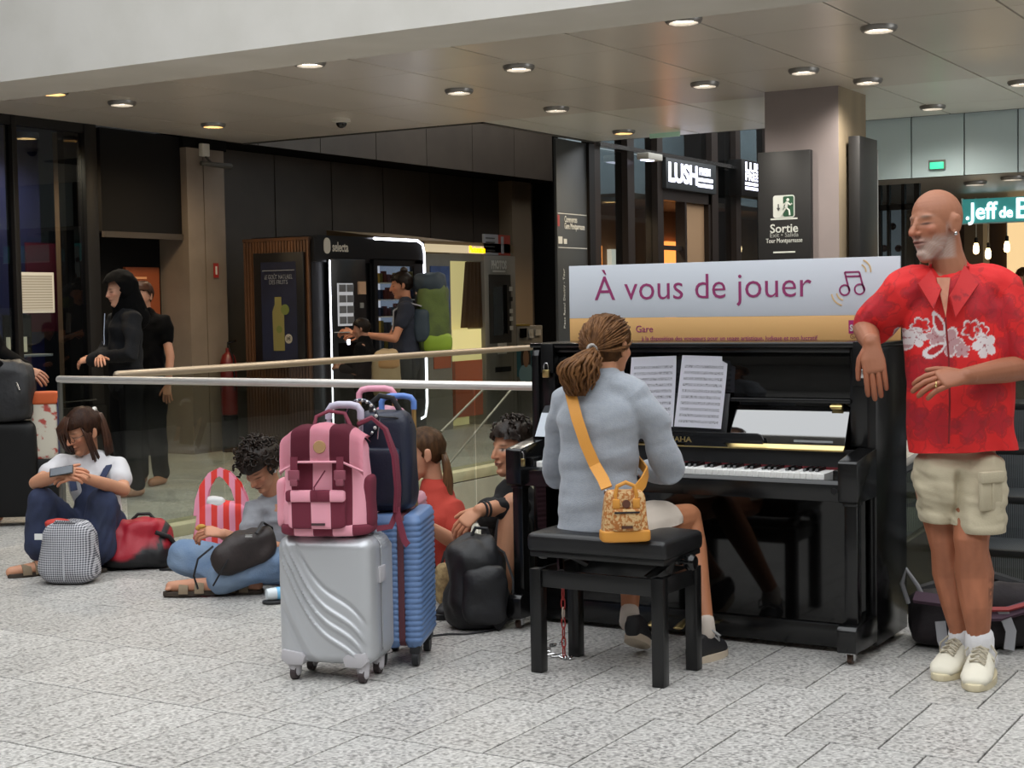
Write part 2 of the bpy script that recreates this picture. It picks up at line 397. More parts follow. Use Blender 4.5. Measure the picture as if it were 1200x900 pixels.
for px, py, w in ((63,106,1),(143,119,0),(250,145,1),(363,72,0),(608,77,0),(538,105,0),(652,126,0),(731,153,1),(801,21,0),(1030,31,0),(826,97,0),(942,81,0),(1017,93,0),(1093,124,0),(1198,95,0)):
    p = at(px, py, z=ZC); downlight(p.x, p.y, warm if w else white, lab='warm glowing round downlight in the metal ceiling' if w else 'round downlight with a white lamp in the metal ceiling', grp='warm downlights' if w else 'white downlights')
t = thing('dome_camera', 'small black dome camera under the metal ceiling', 'camera', at(400, 140, z=ZC))
bm = bmesh.new(); lathe(bm, [(.08, 0), (.08, -.025), (.05, -.03)], 16); build('mount', bm, M('offwhite', '#c9c5bb', .6), t)
bm = bmesh.new(); ell(bm, (0, 0, -.03), (.048, .048, .045)); build('dome', bm, M('black_gloss', '#0b0b0c', .12), t)
t = thing('exit_sign', 'pale green translucent exit sign hanging from the ceiling edge', 'sign', at(779, 150, v=13.6))
bx('plate', M('pale_green', '#8fae98', .3, emit=.15), t, -.16, .16, -.01, .01, -.09, .08, bev=.004); bx('bracket', rim_m, t, -.17, .17, -.02, .02, .08, .13, bev=.004)

# ---- left side: shop window, recess with door, concrete pier
U1 = -10.05
frame_dk = M('frame_dark')
def vv_(px, u=U1): return at(px, 250, u=u).y
S('wall_left_shop', M('shop_back', '#1f2450', .6, col2='#252a5c', nscale=1.2), -10.9, -10.8, 7.2, 9.8, 0, 3.0)
w = thing('window_1', kind='structure')
for n, px0, px1 in (('mullion', 13, 19), ('mullion', 98, 112), ('mullion', -150, -140)):
    bx(n, frame_dk, w, U1-.06, U1+.04, vv_(px0), vv_(px1), 0, 3.0, bev=.004)
bx('transom', frame_dk, w, U1-.05, U1+.03, 7.2, vv_(112), 2.92, 3.0); bx('sill', frame_dk, w, U1-.05, U1+.06, 7.2, vv_(112), 0, .55)
bx('sill_strip', chrome, w, U1+.06, U1+.065, 7.2, vv_(100), .60, .612)
gl = glass_mat('shop_glass', '#c8d0d8', .05)
p_ = at(40, 160, u=-10.3); downlight(-10.4, p_.y, warm, 2.9, 'warm downlight inside the shop window over the menu sheet', None)
bx('pane', gl, w, U1-.01, U1, vv_(19), vv_(98), .55, 2.92); bx('pane', gl, w, U1-.01, U1, vv_(-140), vv_(13), .55, 2.92)
S('wall_left_pier', M('tan_pier', '#8b735c', .7), -10.75, -10.55, at(78, 250, u=-10.6).y, at(104, 250, u=-10.6).y, 0, 3.0)
red_post = M('poster_dark_red', '#5a1630', .6)
bx('window_poster', red_post, None, -10.79, -10.77, at(30,300,u=-10.78).y, at(75,300,u=-10.78).y, 1.2, 2.0, label='dark red and navy poster on the shop back wall behind the window', cat='poster')
t = thing('menu_sheet', 'white printed menu sheet in a pale frame behind the shop window', 'notice', at(42, 343, u=U1+.02))
bx('frame', M('offwhite'), t, 0, .015, -.19, .19, -.17, .17, bev=.004)
pap = stripe_mat('menu_print', '#b5b0a4', '#8d877a', 2, .022, .35, bump=0); bx('sheet', pap, t, .013, .018, -.165, .165, -.145, .145)
t = thing('display_box', 'small lit display case with a bottle behind the shop window', 'display', at(31, 392, u=U1-.25))
bx('case', M('case_frame', '#2a2622', .4), t, -.1, -.08, -.17, .13, -.17, .17); bx('glow', M('case_glow', '#d8c9a0', emit=.6), t, -.08, -.05, -.15, .05, -.15, -.02)
bx('shelf', M('offwhite'), t, -.1, .1, -.3, .2, -.19, -.17, bev=.004); bx('card', M('grey_card', '#4c4a46', .6), t, -.075, -.045, -.1, .09, -.02, .14)
# recess
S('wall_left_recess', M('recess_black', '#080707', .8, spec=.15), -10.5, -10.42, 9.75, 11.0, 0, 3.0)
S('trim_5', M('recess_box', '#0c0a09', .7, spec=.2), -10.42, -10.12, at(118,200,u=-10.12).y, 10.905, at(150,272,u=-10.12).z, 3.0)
bx('joint', M('joint_grey', '#3b342d', .5), bpy.data.objects['trim_5'], -10.13, -10.10, at(118,200,u=-10.12).y, 10.9, at(150,275,u=-10.12).z-.03, at(150,272,u=-10.12).z)
orange = M('poster_orange', '#84401d', .7)
t = thing('orange_poster', 'orange poster with a pale boat shape on the dark recess wall', 'poster', at(167, 347, u=-10.40))
bx('sheet', orange, t, -.02, .01, -.22, .22, -.27, .27)
bm = bmesh.new(); prism(bm, [(-.06, -.12), (.07, -.12), (.0, -.01)], .01, .014, 'yz'); build('print', bm, M('poster_pale', '#d69a70', .7), t)
bx('print_line', MATS['poster_pale'], t, .01, .014, -.15, .1, .10, .12); bx('print_line', MATS['poster_pale'], t, .01, .014, -.15, .05, .16, .18)
pier = M('pier_concrete', '#7d7063', .75, col2='#6e6256', nscale=2, bump=.05)
pr = S('wall_left_column', pier, -10.5, U1, 10.914, at(239,250,u=U1).y, 0, 2.9)
bx('panel', pier, pr, -10.95, U1-.004, at(240.5,250,u=U1).y, 11.44, 0, 2.9)
bx('cap', M('recess_black'), pr, -10.95, -10.07, 10.9, 11.5, 2.9, 3.05)
t = thing('wall_spotlight', 'small white spotlight bracket at the top of the beige pier', 'lamp', at(238, 180, u=U1))
bx('base', M('offwhite'), t, 0, .05, -.06, .04, -.03, .09, bev=.005); bm = bmesh.new(); tube(bm, [(.03, 0, -.03), (.08, .02, -.09)], .012); tube(bm, [(.06, -.1, -.1), (.1, .28, -.11)], [.02, .028]); build('arm', bm, M('grey_card'), t)
t = thing('extinguisher_sign', 'small red fire extinguisher sign on the beige pier', 'sign', at(253, 317, u=U1))
bx('plate', M('sign_red', '#8c1f18', .6), t, 0, .006, -.035, .035, -.07, .07); bx('symbol', M('offwhite'), t, .006, .008, -.012, .012, -.04, .04)
t = thing('fire_extinguisher', 'red fire extinguisher standing by the beige pier', 'extinguisher', (-9.92, 11.28, 0))
bm = bmesh.new(); lathe(bm, [(.0, .35), (.075, .36), (.08, .4), (.08, .86), (.06, .93), (.025, .96), (.025, 1.0)], 16); build('cylinder', bm, M('ext_red', '#5e120e', .4), t)
bm = bmesh.new(); tube(bm, [(0, 0, 1.0), (0, 0, 1.05), (.08, .02, 1.07)], .012); tube(bm, [(0, 0, 1.03), (.09, -.03, .9), (.1, -.03, .6)], .01); build('handle', bm, M('black_gloss'), t)
bm = bmesh.new(); lathe(bm, [(.08, 0), (.08, .35)], 12); build('stand', bm, M('recess_black'), t)

# ---- wall behind the vending machines, bulkhead over it
wp = M('wall_panel', '#4a4139', .55, col2='#443b34', nscale=3, rnd=.05)
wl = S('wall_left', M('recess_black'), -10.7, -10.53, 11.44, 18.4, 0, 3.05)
js = [11.44]+[12.743+.98*k for k in range(6)]+[18.2]
for a, b in zip(js, js[1:]): bx('panel', wp, wl, -10.53, -10.5, a+.008, b-.008, 0, 2.99, smooth=False)
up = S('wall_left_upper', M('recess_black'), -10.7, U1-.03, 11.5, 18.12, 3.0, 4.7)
up_m = M('bulkhead_panel', '#5b5147', .5, col2='#544a41', nscale=3, rnd=.04)
js = [11.5]+[11.96+k for k in range(7)]
for a, b in zip(js, js[1:]+[18.12]):
    if b-a > .1: bx('panel', up_m, up, U1-.03, U1, a+.006, b-.006, 3.0, 4.7, smooth=False)
tanp = M('tan_strip', '#7d6c58', .6)
S('wall_left_end_pier', tanp, -10.5, -10.3, 17.3, 17.8, 0, 2.98)
S('wall_left_end', M('recess_black'), -10.7, -7.6, 18.2, 18.3, 0, 4.7)

# ---- totem with the shopping centre directory
sg = M('directory_grey', '#3a3d3f', .45); ink = M('sign_ink', '#b9bcbb', .6)
t = thing('directory_totem', 'dark grey directory panel with white lettering beside the shop windows', 'sign', (-7.3, 13.46, 0))
bx('panel', sg, t, -.03, 0, -.345, .28, 0, 2.975, bev=.003); bx('frame', frame_dk, t, -.06, .03, .28, .40, 0, 2.975)
def A_plane(p): return face_mtx(p, (0, 1, 0), (0, 0, 1))
def loc_(px, py, base, u): q = at(px, py, u=u); return (u-base[0]+.004, q.y-base[1], q.z-base[2])
b0 = (-7.3, 13.46, 0)
text('lettering', 'Commerces', .085, ink, t, A_plane(loc_(661, 257, b0, -7.3)), align='LEFT', sx=.62, bold=.001)
text('lettering', 'Gare Montparnasse', .085, ink, t, A_plane(loc_(661, 265, b0, -7.3)), align='LEFT', sx=.62, bold=.001)
for py in (250, 290): q = loc_(656, py, b0, -7.3); bx('rule', ink, t, .0, .004, -.33, .26, q[2]-.004, q[2]+.004)
q = loc_(657, 282, b0, -7.3); bx('pictogram', ink, t, .0, .004, -.33, -.25, q[2]-.03, q[2]+.04); bx('pictogram', ink, t, .0, .004, -.22, -.16, q[2]-.03, q[2]+.02)
q = loc_(657, 258, b0, -7.3); bx('pictogram', M('pict_red', '#8a3a3a', .6), t, .0, .004, -.34, -.30, q[2]-.06, q[2]+.05)
text('lettering', 'Place Raoul Dautry - Tour', .05, ink, t, face_mtx(loc_(661, 350, b0, -7.3), (0, 0, 1), (0, -1, 0)), sx=1.1)
bx('window_strip', M('grey_mid', '#8b8d8c', .5), t, 0, .004, -.12, .12, 1.62, 1.66)

# ---- cosmetics shop front, running away along the passage
shop_gl = glass_mat('front_glass', '#d0d6d8', .06)
mull = M('mullion_brown', '#2b221d', .4)
lf = thing('window_2', kind='structure')
ms = [(13.86, 13.98), (14.60, 14.76), (15.33, 15.47), (16.82, 17.0), (17.55, 17.7), (18.6, 18.75), (19.8, 19.95), (21.8, 21.9)]
for a, b in ms: bx('mullion', mull, lf, -7.42, -7.27, a, b, 0, 4.7)
for (a, b), (c, d) in zip(ms, ms[1:]):
    if b > 15.4 and c < 16.9:
        bx('pane', shop_gl, lf, -7.35, -7.34, b, c, 3.0, 4.7); continue
    bx('pane', shop_gl, lf, -7.35, -7.34, b, c, 0, 2.95); bx('pane', shop_gl, lf, -7.35, -7.34, b, c, 3.0, 4.7)
bx('transom', chrome, lf, -7.3, -7.22, 13.9, 21.8, 2.955, 3.0)
warmwall = M('warm_wall', '#a87c54', .7, col2='#8f6947', nscale=1.5)
CW = -8.35
S('wall_shop_back', warmwall, CW, CW+.1, 15.05, 22, 0, 2.52)
S('wall_shop_passage', M('recess_black'), CW-.06, CW, 15.02, 22, 0, 4.7)
S('wall_shop_upper', M('sky_reflect_grey', '#c3cdd1', .5, col2='#b3bec3', nscale=.8), CW, CW+.1, 15.05, 22, 2.56, 4.7)  # grey-blue colour stands in for sky reflected in the upper panes
S('ceiling_shop', M('shop_ceiling', '#7a6654', .6), CW, -7.45, 15.02, 22, 2.5, 2.56)
sh = thing('shop_sign', 'dark grey sign box with glowing white letters over the tan doorway', 'sign', (-7.28, 16.14, 2.62))
bx('box', sg, sh, -.05, .06, -.69, .69, 0, .36, bev=.004)
glow = M('sign_glow', '#e4e6ff', emit=2.2)
text('lettering', 'LUSH', .29, glow, sh, A_plane((.063, -.24, .17)), width=.78, bold=.010, spacing=.98)
text('lettering', 'FRESH', .115, glow, sh, A_plane((.063, .36, .235)), sx=1.0, bold=.003)
for k in range(2): bx('bar', glow, sh, .06, .064, .16, .58, .06+.065*k, .10+.065*k)
dr = thing('door_1', 'dark framed shop doorway with a pale brown door under the sign', None, (-7.35, 16.14, 0)); dr['kind'] = 'structure'
bx('jamb', mull, dr, -.06, .06, -.68, -.62, 0, 2.62); bx('jamb', mull, dr, -.06, .06, .62, .68, 0, 2.62); bx('jamb', mull, dr, -.06, .06, -.05, .0, 0, 2.5); bx('head', mull, dr, -.06, .06, -.68, .68, 2.5, 2.62)
bx('leaf', M('door_tan', '#a58463', .5), dr, -.03, .0, .0, .62, 0, 2.5); bx('bar', mull, dr, -.03, .02, -.62, -.05, 1.95, 2.0)
# second shop sign farther along
s2 = thing('shop_sign', 'black sign with stacked glowing white words half hidden by the exit board', 'sign', (-7.2, at(874, 210, u=-7.15).y-.05, at(874, 222, u=-7.15).z))
bx('box', frame_dk, s2, -.12, .05, -.08, 1.1, -.08, .36, bev=.004)
text('lettering', 'LUSH', .15, glow, s2, A_plane((.053, .03, .27)), bold=.006, sx=1.9, align='LEFT')
text('lettering', 'FRESH', .13, glow, s2, A_plane((.053, .03, .155)), bold=.004, sx=1.7, align='LEFT')
for k in range(2): bx('bar', glow, s2, .05, .054, .03, .85, .0+.055*k, .035+.055*k)
# bright things inside the shop
bx('light_panel', M('panel_orange', '#ff9a4a', emit=1.1), None, -8.26, -8.19, at(781,295,u=-8.2).y, at(796,295,u=-8.2).y, 1.0, at(785,283,u=-8.2).z, label='glowing orange display panel inside the doorway under the sign', cat='display')
bx('light_panel', M('panel_white', '#e8e6d6', emit=.8), None, -8.26, -8.19, at(716,295,u=-8.2).y, at(729,295,u=-8.2).y, .9, at(716,292,u=-8.2).z, label='pale glowing doorway panel deep inside the shop window', cat='display')
bx('light_panel', MATS['panel_orange'], None, -8.26, -8.19, at(700,295,u=-8.2).y, at(705,295,u=-8.2).y, .9, at(700,288,u=-8.2).z, label='narrow orange light strip beside the pale doorway panel', cat='display')
bx('light_panel', MATS['panel_orange'], None, -8.24, -8.19, 18.3, 19.0, 0, 1.8, label='glowing orange panel behind the glass near the black sign', cat='display')
for px, py in ((715, 238), (727, 253)):
    p = at(px, py, z=2.46); downlight(p.x, p.y, warm, 2.5, 'warm downlight inside the cosmetics shop', 'shop downlights')
t = thing('rail_spotlight', 'white spotlight clamped to the rail over the shop window', 'lamp', at(757, 183, u=-7.15))
bx('body', M('offwhite'), t, -.06, .08, -.1, .25, -.04, .03, bev=.01); bx('lens', glow, t, -.03, .05, -.08, .1, -.05, -.04)
t = thing('glowing_lamp', 'small glowing bulb lamp behind the glass beside the pillar', 'lamp', at(864, 292, u=-7.8))
bm = bmesh.new(); ell(bm, (0, 0, 0), (.06, .06, .10)); build('bulb', bm, M('bulb', '#ffd9a0', emit=6), t); bm = bmesh.new(); lathe(bm, [(.02, -.1), (.05, -.25), (.03, -at(864, 292, u=-7.8).z)], 10); build('stem', bm, mull, t)
t = thing('exit_light', 'small green lit exit light in the cosmetics shop', 'sign', at(852, 261, u=-8.22)); bx('plate', M('exit_green', '#38b98a', emit=1.2), t, -.04, .02, -.12, .12, -.06, .06, bev=.004)

# ---- pillar with the exit sign
pil = M('pillar_paint', '#8a8080', .7, col2='#82797a', nscale=2); pil2 = M('pillar_side', '#8f8069', .7, col2='#7f725f', nscale=5, stretch=(1, 1, .1))
pu1 = at(983, 200, v=11.46).x; pv1 = at(1015, 200, u=pu1).y
bm = bmesh.new(); box(bm, -4.5, pu1, 11.46, pv1, 0, ZC+.05)
po = build('trim_pillar', bm, [pil, pil2], smooth=False, kind='structure'); po.name = 'wall_pillar'
for f in po.data.polygons:
    if f.normal.x > .5: f.material_index = 1
t = thing('exit_board', 'tall black board with a green running man and the word Sortie on the pillar', 'sign', (-4.325, 11.46, 0))
bk = M('board_black', '#141416', .5)
bx('board', bk, t, -.215, .215, -.06, 0, 1.15, 2.525, bev=.004)
def B_plane(p): return face_mtx(p, (1, 0, 0), (0, 0, 1))
zz = lambda py: at(919, py, v=11.4).z
bm = bmesh.new(); prism(bm, rrect(.175, .175, .02, cx=0, cy=zz(242)), -.064, -.06, 'xz'); build('pictogram_frame', bm, M('sign_white', '#c4c8c4', .6), t)
bm = bmesh.new(); prism(bm, rrect(.085, .155, .01, cx=.038, cy=zz(242)), -.067, -.064, 'xz'); build('pictogram_green', bm, M('sign_green', '#1f4a33', .6), t)
bm = bmesh.new(); Z = zz(242)
ell(bm, (.035, -.068, Z+.05), (.012, .003, .012)); tube(bm, [(.03, -.068, Z+.035), (.02, -.068, Z-.01)], .012, 6)
for a in ([(.02,-.068,Z-.01),(.045,-.068,Z-.03),(.05,-.068,Z-.07)], [(.02,-.068,Z-.01),(.0,-.068,Z-.04),(-.02,-.068,Z-.07)], [(.03,-.068,Z+.03),(.055,-.068,Z+.01),(.07,-.068,Z+.02)], [(.03,-.068,Z+.03),(.0,-.068,Z+.015),(-.005,-.068,Z-.015)]): tube(bm, a, .007, 6)
build('pictogram_man', bm, MATS['sign_white'], t)
bm = bmesh.new(); prism(bm, [(-.048, Z+.02), (-.04, Z+.02), (-.04, Z-.01), (-.03, Z-.01), (-.044, Z-.035), (-.058, Z-.01), (-.048, Z-.01)], -.068, -.064, 'xz'); build('pictogram_arrow', bm, sg, t)
for py, wd in ((256.5, .11), (295.5, .09)): bx('rule', MATS['sign_white'], t, -wd, wd, -.063, -.06, zz(py)-.006, zz(py)+.006)
text('lettering', 'Sortie', .095, MATS['sign_white'], t, B_plane((0, -.062, zz(268))), bold=.001)
text('lettering', 'Exit • Salida', .05, M('sign_dim', '#8c8f8c', .6), t, B_plane((0, -.062, zz(275.5))))
text('lettering', 'Tour Montparnasse', .05, MATS['sign_white'], t, B_plane((0, -.062, zz(282))), sx=.75)
t = thing('side_board', 'thin black board edge mounted on the side of the pillar', 'sign', (pu1+.002, (11.46+pv1)/2+.1, 0))
bx('board', bk, t, .03, .12, -.30, .14, 1.1, at(1020, 168, u=pu1).z, bev=.004); bx('bracket', chrome, t, 0, .03, -.1, .05, 1.6, 1.7)
bx('back_plate', M('grey_mid'), t, .03, .12, .14, .16, 1.1, 2.55)

# ---- right side: fascia panels, soffit, chocolate shop
fas = M('fascia_glass', '#c2d4d9', .3, col2='#b9ccd2', nscale=.8, rnd=.03)
fz0, fz1 = 2.455, 3.01
fo = S('wall_fascia', frame_dk, -5.4, 6.9, 13.93, 14.0, fz0, 4.7)
edges = [-5.35]+[at(x, 180, v=13.9).x for x in (1068, 1130, 1193)]+[-3.1+.48*k for k in range(1, 21)]
for a, b in zip(edges, edges[1:]): bx('panel', fas, fo, a+.006, b-.006, 13.90, 13.93, fz0, fz1, smooth=False)
t = thing('exit_light', 'green lit exit light fixed to the pale blue fascia', 'sign', at(1098, 194, v=13.88)); bx('plate', MATS['exit_green'], t, -.06, .06, -.02, .02, -.03, .03, bev=.004); bx('backing', rim_m, t, -.075, .075, .0, .03, -.035, .05)
S('ceiling_right', M('soffit_right', '#8d8880', .4, metal=.2), -5.4, 6.9, 14.0, 20.5, fz0, fz0+.06)
for px, py in ((1143, 213), (1187, 207)):
    p = at(px, py, z=fz0); downlight(p.x, p.y, white, fz0, 'bright downlight under the soffit before the teal shop sign', 'soffit downlights')
VJ = 16.5
js_ = thing('teal_sign', 'teal shop sign with white lettering above the pendant bulbs', 'sign', (at(1128, 240, v=VJ).x, VJ, at(1128, 262, v=VJ).z))
bx('board', M('teal', '#4fb0ad', .4, emit=.25), js_, 0, 3.2, 0, .06, 0, .255, bev=.005); bx('edge', M('sign_edge', '#bfe0de', .4), js_, -.012, 0, -.01, .06, -.01, .265); bx('edge', MATS['sign_edge'], js_, -.012, 3.2, -.008, .0, -.012, 0)
lw = M('letter_white', '#f4fbff', emit=1.2)
jx = lambda px: at(px, 248, v=VJ).x-js_.location.x
text('lettering', '.Jeff', .25, lw, js_, B_plane(((jx(1131)+jx(1168))/2, -.008, .115)), width=jx(1168)-jx(1131), bold=.004)
text('lettering', 'de', .16, lw, js_, B_plane(((jx(1171)+jx(1187))/2, -.008, .095)), width=jx(1187)-jx(1171), bold=.004)
text('lettering', 'Bruges', .30, lw, js_, B_plane((jx(1189), -.008, .125)), align='LEFT', bold=.004)
wj = thing('window_3', kind='structure')
for x0, x1 in ((1028, 1033), (1040, 1043), (1057, 1061), (1072, 1078)): bx('mullion', frame_dk, wj, at(x0, 280, v=14.6+.0).x, at(x1, 280, v=14.6).x, 14.58, 14.64, 0, fz0)
bx('transom', frame_dk, wj, at(1028,240,v=14.6).x, at(1078,240,v=14.6).x, 14.58, 14.63, at(1040,243,v=14.6).z-.03, at(1040,240,v=14.6).z)
bx('pane', gl, wj, at(1028,240,v=14.6).x, at(1078,240,v=14.6).x, 14.60, 14.61, 0, fz0)
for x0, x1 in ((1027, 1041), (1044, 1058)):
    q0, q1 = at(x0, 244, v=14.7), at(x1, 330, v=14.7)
    p = bx('window_poster', M('poster_glow', '#8f938f', .6, emit=.3), None, q0.x, q1.x, 14.68, 14.69, q1.z, q0.z, label='pale poster with brown rounds behind the glass beside the pillar', cat='poster', group='pale posters behind glass')  # emission stands in for light falling on the posters; they hold no lamp
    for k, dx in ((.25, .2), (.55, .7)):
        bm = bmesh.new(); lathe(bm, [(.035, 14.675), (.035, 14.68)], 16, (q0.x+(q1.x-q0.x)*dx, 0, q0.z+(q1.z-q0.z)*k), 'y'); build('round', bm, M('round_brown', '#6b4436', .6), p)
S('wall_right_shop', M('shop_dark', '#4b3a2e', .6), -5.4, 1, 19.8, 20, 0, fz0)
S('wall_right_shop_side', M('shop_dark'), -5.4, -5.3, 14.6, 20, 0, fz0)
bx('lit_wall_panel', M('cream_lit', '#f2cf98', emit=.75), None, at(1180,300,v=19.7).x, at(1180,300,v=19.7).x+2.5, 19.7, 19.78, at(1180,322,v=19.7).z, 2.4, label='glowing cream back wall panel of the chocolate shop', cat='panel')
bx('wall_cabinet', M('cab_brown', '#6a5a48', .5), None, at(1130,300,v=18).x, at(1152,300,v=18).x, 18, 18.3, 0, 2.3, label='brown cabinet in the chocolate shop under the teal sign', cat='cabinet')
for px, py in ((1144, 292), (1158, 298), (1180, 290)):
    p = at(px, py, v=17.2); t = thing('pendant_bulb', 'glowing pendant bulb hanging under the teal sign', 'lamp', p, 0, 'pendant bulbs in the chocolate shop')
    bm = bmesh.new(); lathe(bm, [(.005, -.055), (.026, -.045), (.034, -.015), (.03, .03), (.018, .07)], 12); build('bulb', bm, MATS['bulb'], t)
    bm = bmesh.new(); lathe(bm, [(.02, .065), (.02, .12), (.004, .13)], 10); build('socket', bm, frame_dk, t)
    bm = bmesh.new(); tube(bm, [(0, 0, .12), (0, 0, fz0-p.z)], .005, 6); build('cord', bm, M('offwhite'), t)
bx('shop_counter', M('counter_grey', '#8e9088', .5), None, at(1186,350,v=15.6).x, at(1186,350,v=15.6).x+1.8, 15.6, 16.1, 0, at(1190,338,v=15.6).z, label='pale grey shop counter before the glowing cream wall', cat='counter', bev=.01)

# ---- glass balustrade around the opening
bal_gl = glass_mat('balustrade_glass', '#e8ebe8', .045)
steel = M('brushed_steel', '#e6e2df', .42, metal=.8)
kerb_m = M('kerb_stone', '#b9b294', .6, col2='#a9a285', nscale=6)
RV = 6.3; RU = -6.83
bt = thing('glass_balustrade', 'glass balustrade with bright steel handrail behind the seated people', 'railing', (RU, RV, 0))
bm = bmesh.new(); tube(bm, [(0, 0, .985), (4.2, 0, .985)], .021, 12, cap='round'); build('handrail', bm, steel, bt)
cuts = [0.02, at(262, 500, v=RV).x-RU, at(430, 500, v=RV).x-RU, at(557, 500, v=RV).x-RU, 4.2]
for a, b in zip(cuts, cuts[1:]): bx('pane', bal_gl, bt, a+.006, b-.006, -.006, .006, .02, .965, smooth=False)
bx('shoe', M('shoe_steel', '#6f6e6a', .4, metal=.7), bt, 0, 4.2, -.03, .03, 0, .04, bev=.004)
bx('end_post', M('shoe_steel'), bt, -.005, .012, -.012, .012, 0, .97)
bu = -6.62
bt = thing('glass_balustrade', 'side glass balustrade with brown handrail running back towards the photo booth', 'railing', (bu, RV, 0))
bm = bmesh.new(); tube(bm, [(0, .25, 1.0), (0, 6.2, 1.0)], .024, 12, cap='round'); build('handrail', bm, M('rail_bronze', '#9c8d7a', .4, metal=.6), bt)
for a, b in ((.3, 1.8), (1.8, 3.3), (3.3, 4.8), (4.8, 6.2)): bx('pane', bal_gl, bt, -.006, .006, a+.006, b-.006, .07, .98, smooth=False)
bx('kerb', kerb_m, bt, -.13, .115, .16, 6.25, -.008, .07, bev=.006)
# sloping steel rails of the stair going down in the opening
t = thing('stair_rail', 'pair of thin sloping steel rails seen through the glass', 'railing', (-6.2, 9.0, 0))
for qa, qb in (((517, 506), (568, 455)), ((526, 544), (603, 452))):
    bm = bmesh.new(); o_ = Vector((-6.2, 9.0, 0)); tube(bm, [at(*qa, u=-6.2)-o_, at(*qb, u=-6.2)-o_], .009, 8); build('rail', bm, M('rail_grey', '#77756c', .5, metal=.5), t)
bm = bmesh.new()
q_ = at(526, 544, u=-6.2); tube(bm, [(0, q_.y-9, -3.3), (0, q_.y-9, q_.z+.02)], .01, 6)
build('post', bm, MATS['rail_bronze'], t)

# ---- escalator going up behind the man
es_st = M('escalator_steel', '#a8a391', .25, metal=.9, col2='#8f8a78', nscale=2); es_bk = M('rubber_black', '#141414', .45)
tread = stripe_mat('tread', '#6f7274', '#3f4244', 0, .009, .5, rough=.4, bump=0, metal=.5)
EU, EV = -2.05, 7.0
et = thing('escalator', 'steel escalator rising behind the person in red floral shirt, dark ribbed steps', 'escalator', (EU, EV, 0))
sl = math.tan(math.radians(30))
for side, nm in ((0, 0), (1.0, 1)):
    prof = [(-.6, 0), (2.2, 0), (2.2, 1.0*sl+.42), (1.4, 1.0*sl+.42), (.25, .3), (-.6, .26)]
    bm = bmesh.new(); prism(bm, prof, side, side+.05, 'yz'); build('skirt', bm, es_st, et, smooth=False)
    prof = [(-.5, .27), (.25, .3), (1.4, 1.0*sl+.4), (2.2, 1.0*sl+.4), (2.2, 1.15), (1.4, 1.15), (.2, .62), (-.5, .56)]
    bm = bmesh.new(); prism(bm, prof, side+.01, side+.03, 'yz'); build('balustrade_pane', bm, glass_mat('esc_glass', '#9aa39a', .1), et, smooth=False)
    bm = bmesh.new(); tube(bm, [(side+.02, -.5, .3), (side+.02, -.62, .42), (side+.02, -.5, .58), (side+.02, .2, .64), (side+.02, 1.4, 1.17), (side+.02, 2.2, 1.17)], (.04), 8, flat=.6); build('handrail', bm, es_bk, et)
    bm = bmesh.new(); tube(bm, [(side+.06, .3, .06), (side+.06, 1.4, 1.1*sl+.06)], .008, 6); build('light_strip', bm, M('led', '#f0f2ff', emit=4), et)
bx('floor_plate', es_st, et, 0, 1.05, -.45, .2, 0, .012, bev=.003)
for k in range(4):
    y0 = .2+.38*k; z0 = .2*k
    bm = bmesh.new(); prism(bm, [(y0+.02, z0-.02), (y0+.006, z0+.05), (y0, z0+.12), (y0, z0+.19), (y0+.012, z0+.2), (y0+.40, z0+.2), (y0+.40, z0-.02)], .05, 1.0, 'yz'); build('step', bm, tread, et, smooth=False)
    bx('step_edge', es_bk, et, .05, 1.0, y0-.004, y0+.03, z0+.17, z0+.203, bev=.003)
# ================================================================ PIANO
PX, PY = -2.5825, 6.16
gloss = M('piano_black', '#060606', .06, spec=.5); satin = M('piano_satin', '#0c0c0d', .22); brass = M('brass', '#d6bd80', .28, metal=1)
ivory = M('key_white', '#e4e3e0', .25); ebony = M('key_black', '#0a0a0a', .3); feltred = M('felt', '#5c1018', .9)
pn = thing('upright_piano', 'glossy black upright piano with open key lid and brass hinges', 'piano', (PX, PY, 0))
HW = .7625
for s in (-1, 1):
    x0, x1 = (HW-.035, HW) if s > 0 else (-HW, -HW+.035)
    bm = bmesh.new(); prism(bm, [(0, .03), (0, 1.185), (-.385, 1.185), (-.40, 1.15), (-.40, .03)], x0, x1, 'yz', bev=.003); build('side_panel', bm, satin, pn)
    a0, a1 = (HW-.075, HW) if s > 0 else (-HW, -HW+.075)
    bm = bmesh.new(); prism(bm, [(-.39, .61), (-.39, .80), (-.50, .785), (-.625, .768), (-.632, .76), (-.632, .62), (-.62, .61)], a0, a1, 'yz', bev=.004); build('key_arm', bm, satin, pn)
    l0, l1 = (HW-.062, HW-.012) if s > 0 else (-HW+.012, -HW+.062)
    bm = bmesh.new(); box(bm, l0, l1, -.60, -.545, .15, .612, bev=.005); box(bm, l0-.004, l1+.004, -.606, -.54, .595, .612, bev=.004); build('leg', bm, satin, pn)
    bm = bmesh.new(); prism(bm, [(-.39, .045), (-.39, .15), (-.64, .15), (-.655, .135), (-.655, .05)], a0, a1, 'yz', bev=.004); build('toe_block', bm, satin, pn)
    c0 = (a0+a1)/2
    for yy in (-.60, -.10):
        bm = bmesh.new(); lathe(bm, [(.012, -.011), (.022, -.009), (.022, .009), (.012, .011)], 14, (c0, yy, .022), 'x'); co = build('caster', bm, M('wheel_brown', '#4a3428', .4), pn)
        bm = bmesh.new(); box(bm, c0-.017, c0-.012, yy-.012, yy+.012, .015, .05, bev=.001); box(bm, c0+.012, c0+.017, yy-.012, yy+.012, .015, .05, bev=.001); box(bm, c0-.02, c0+.02, yy-.02, yy+.02, .04, .05, bev=.001); build('fork', bm, chrome, co)
iw = HW-.035
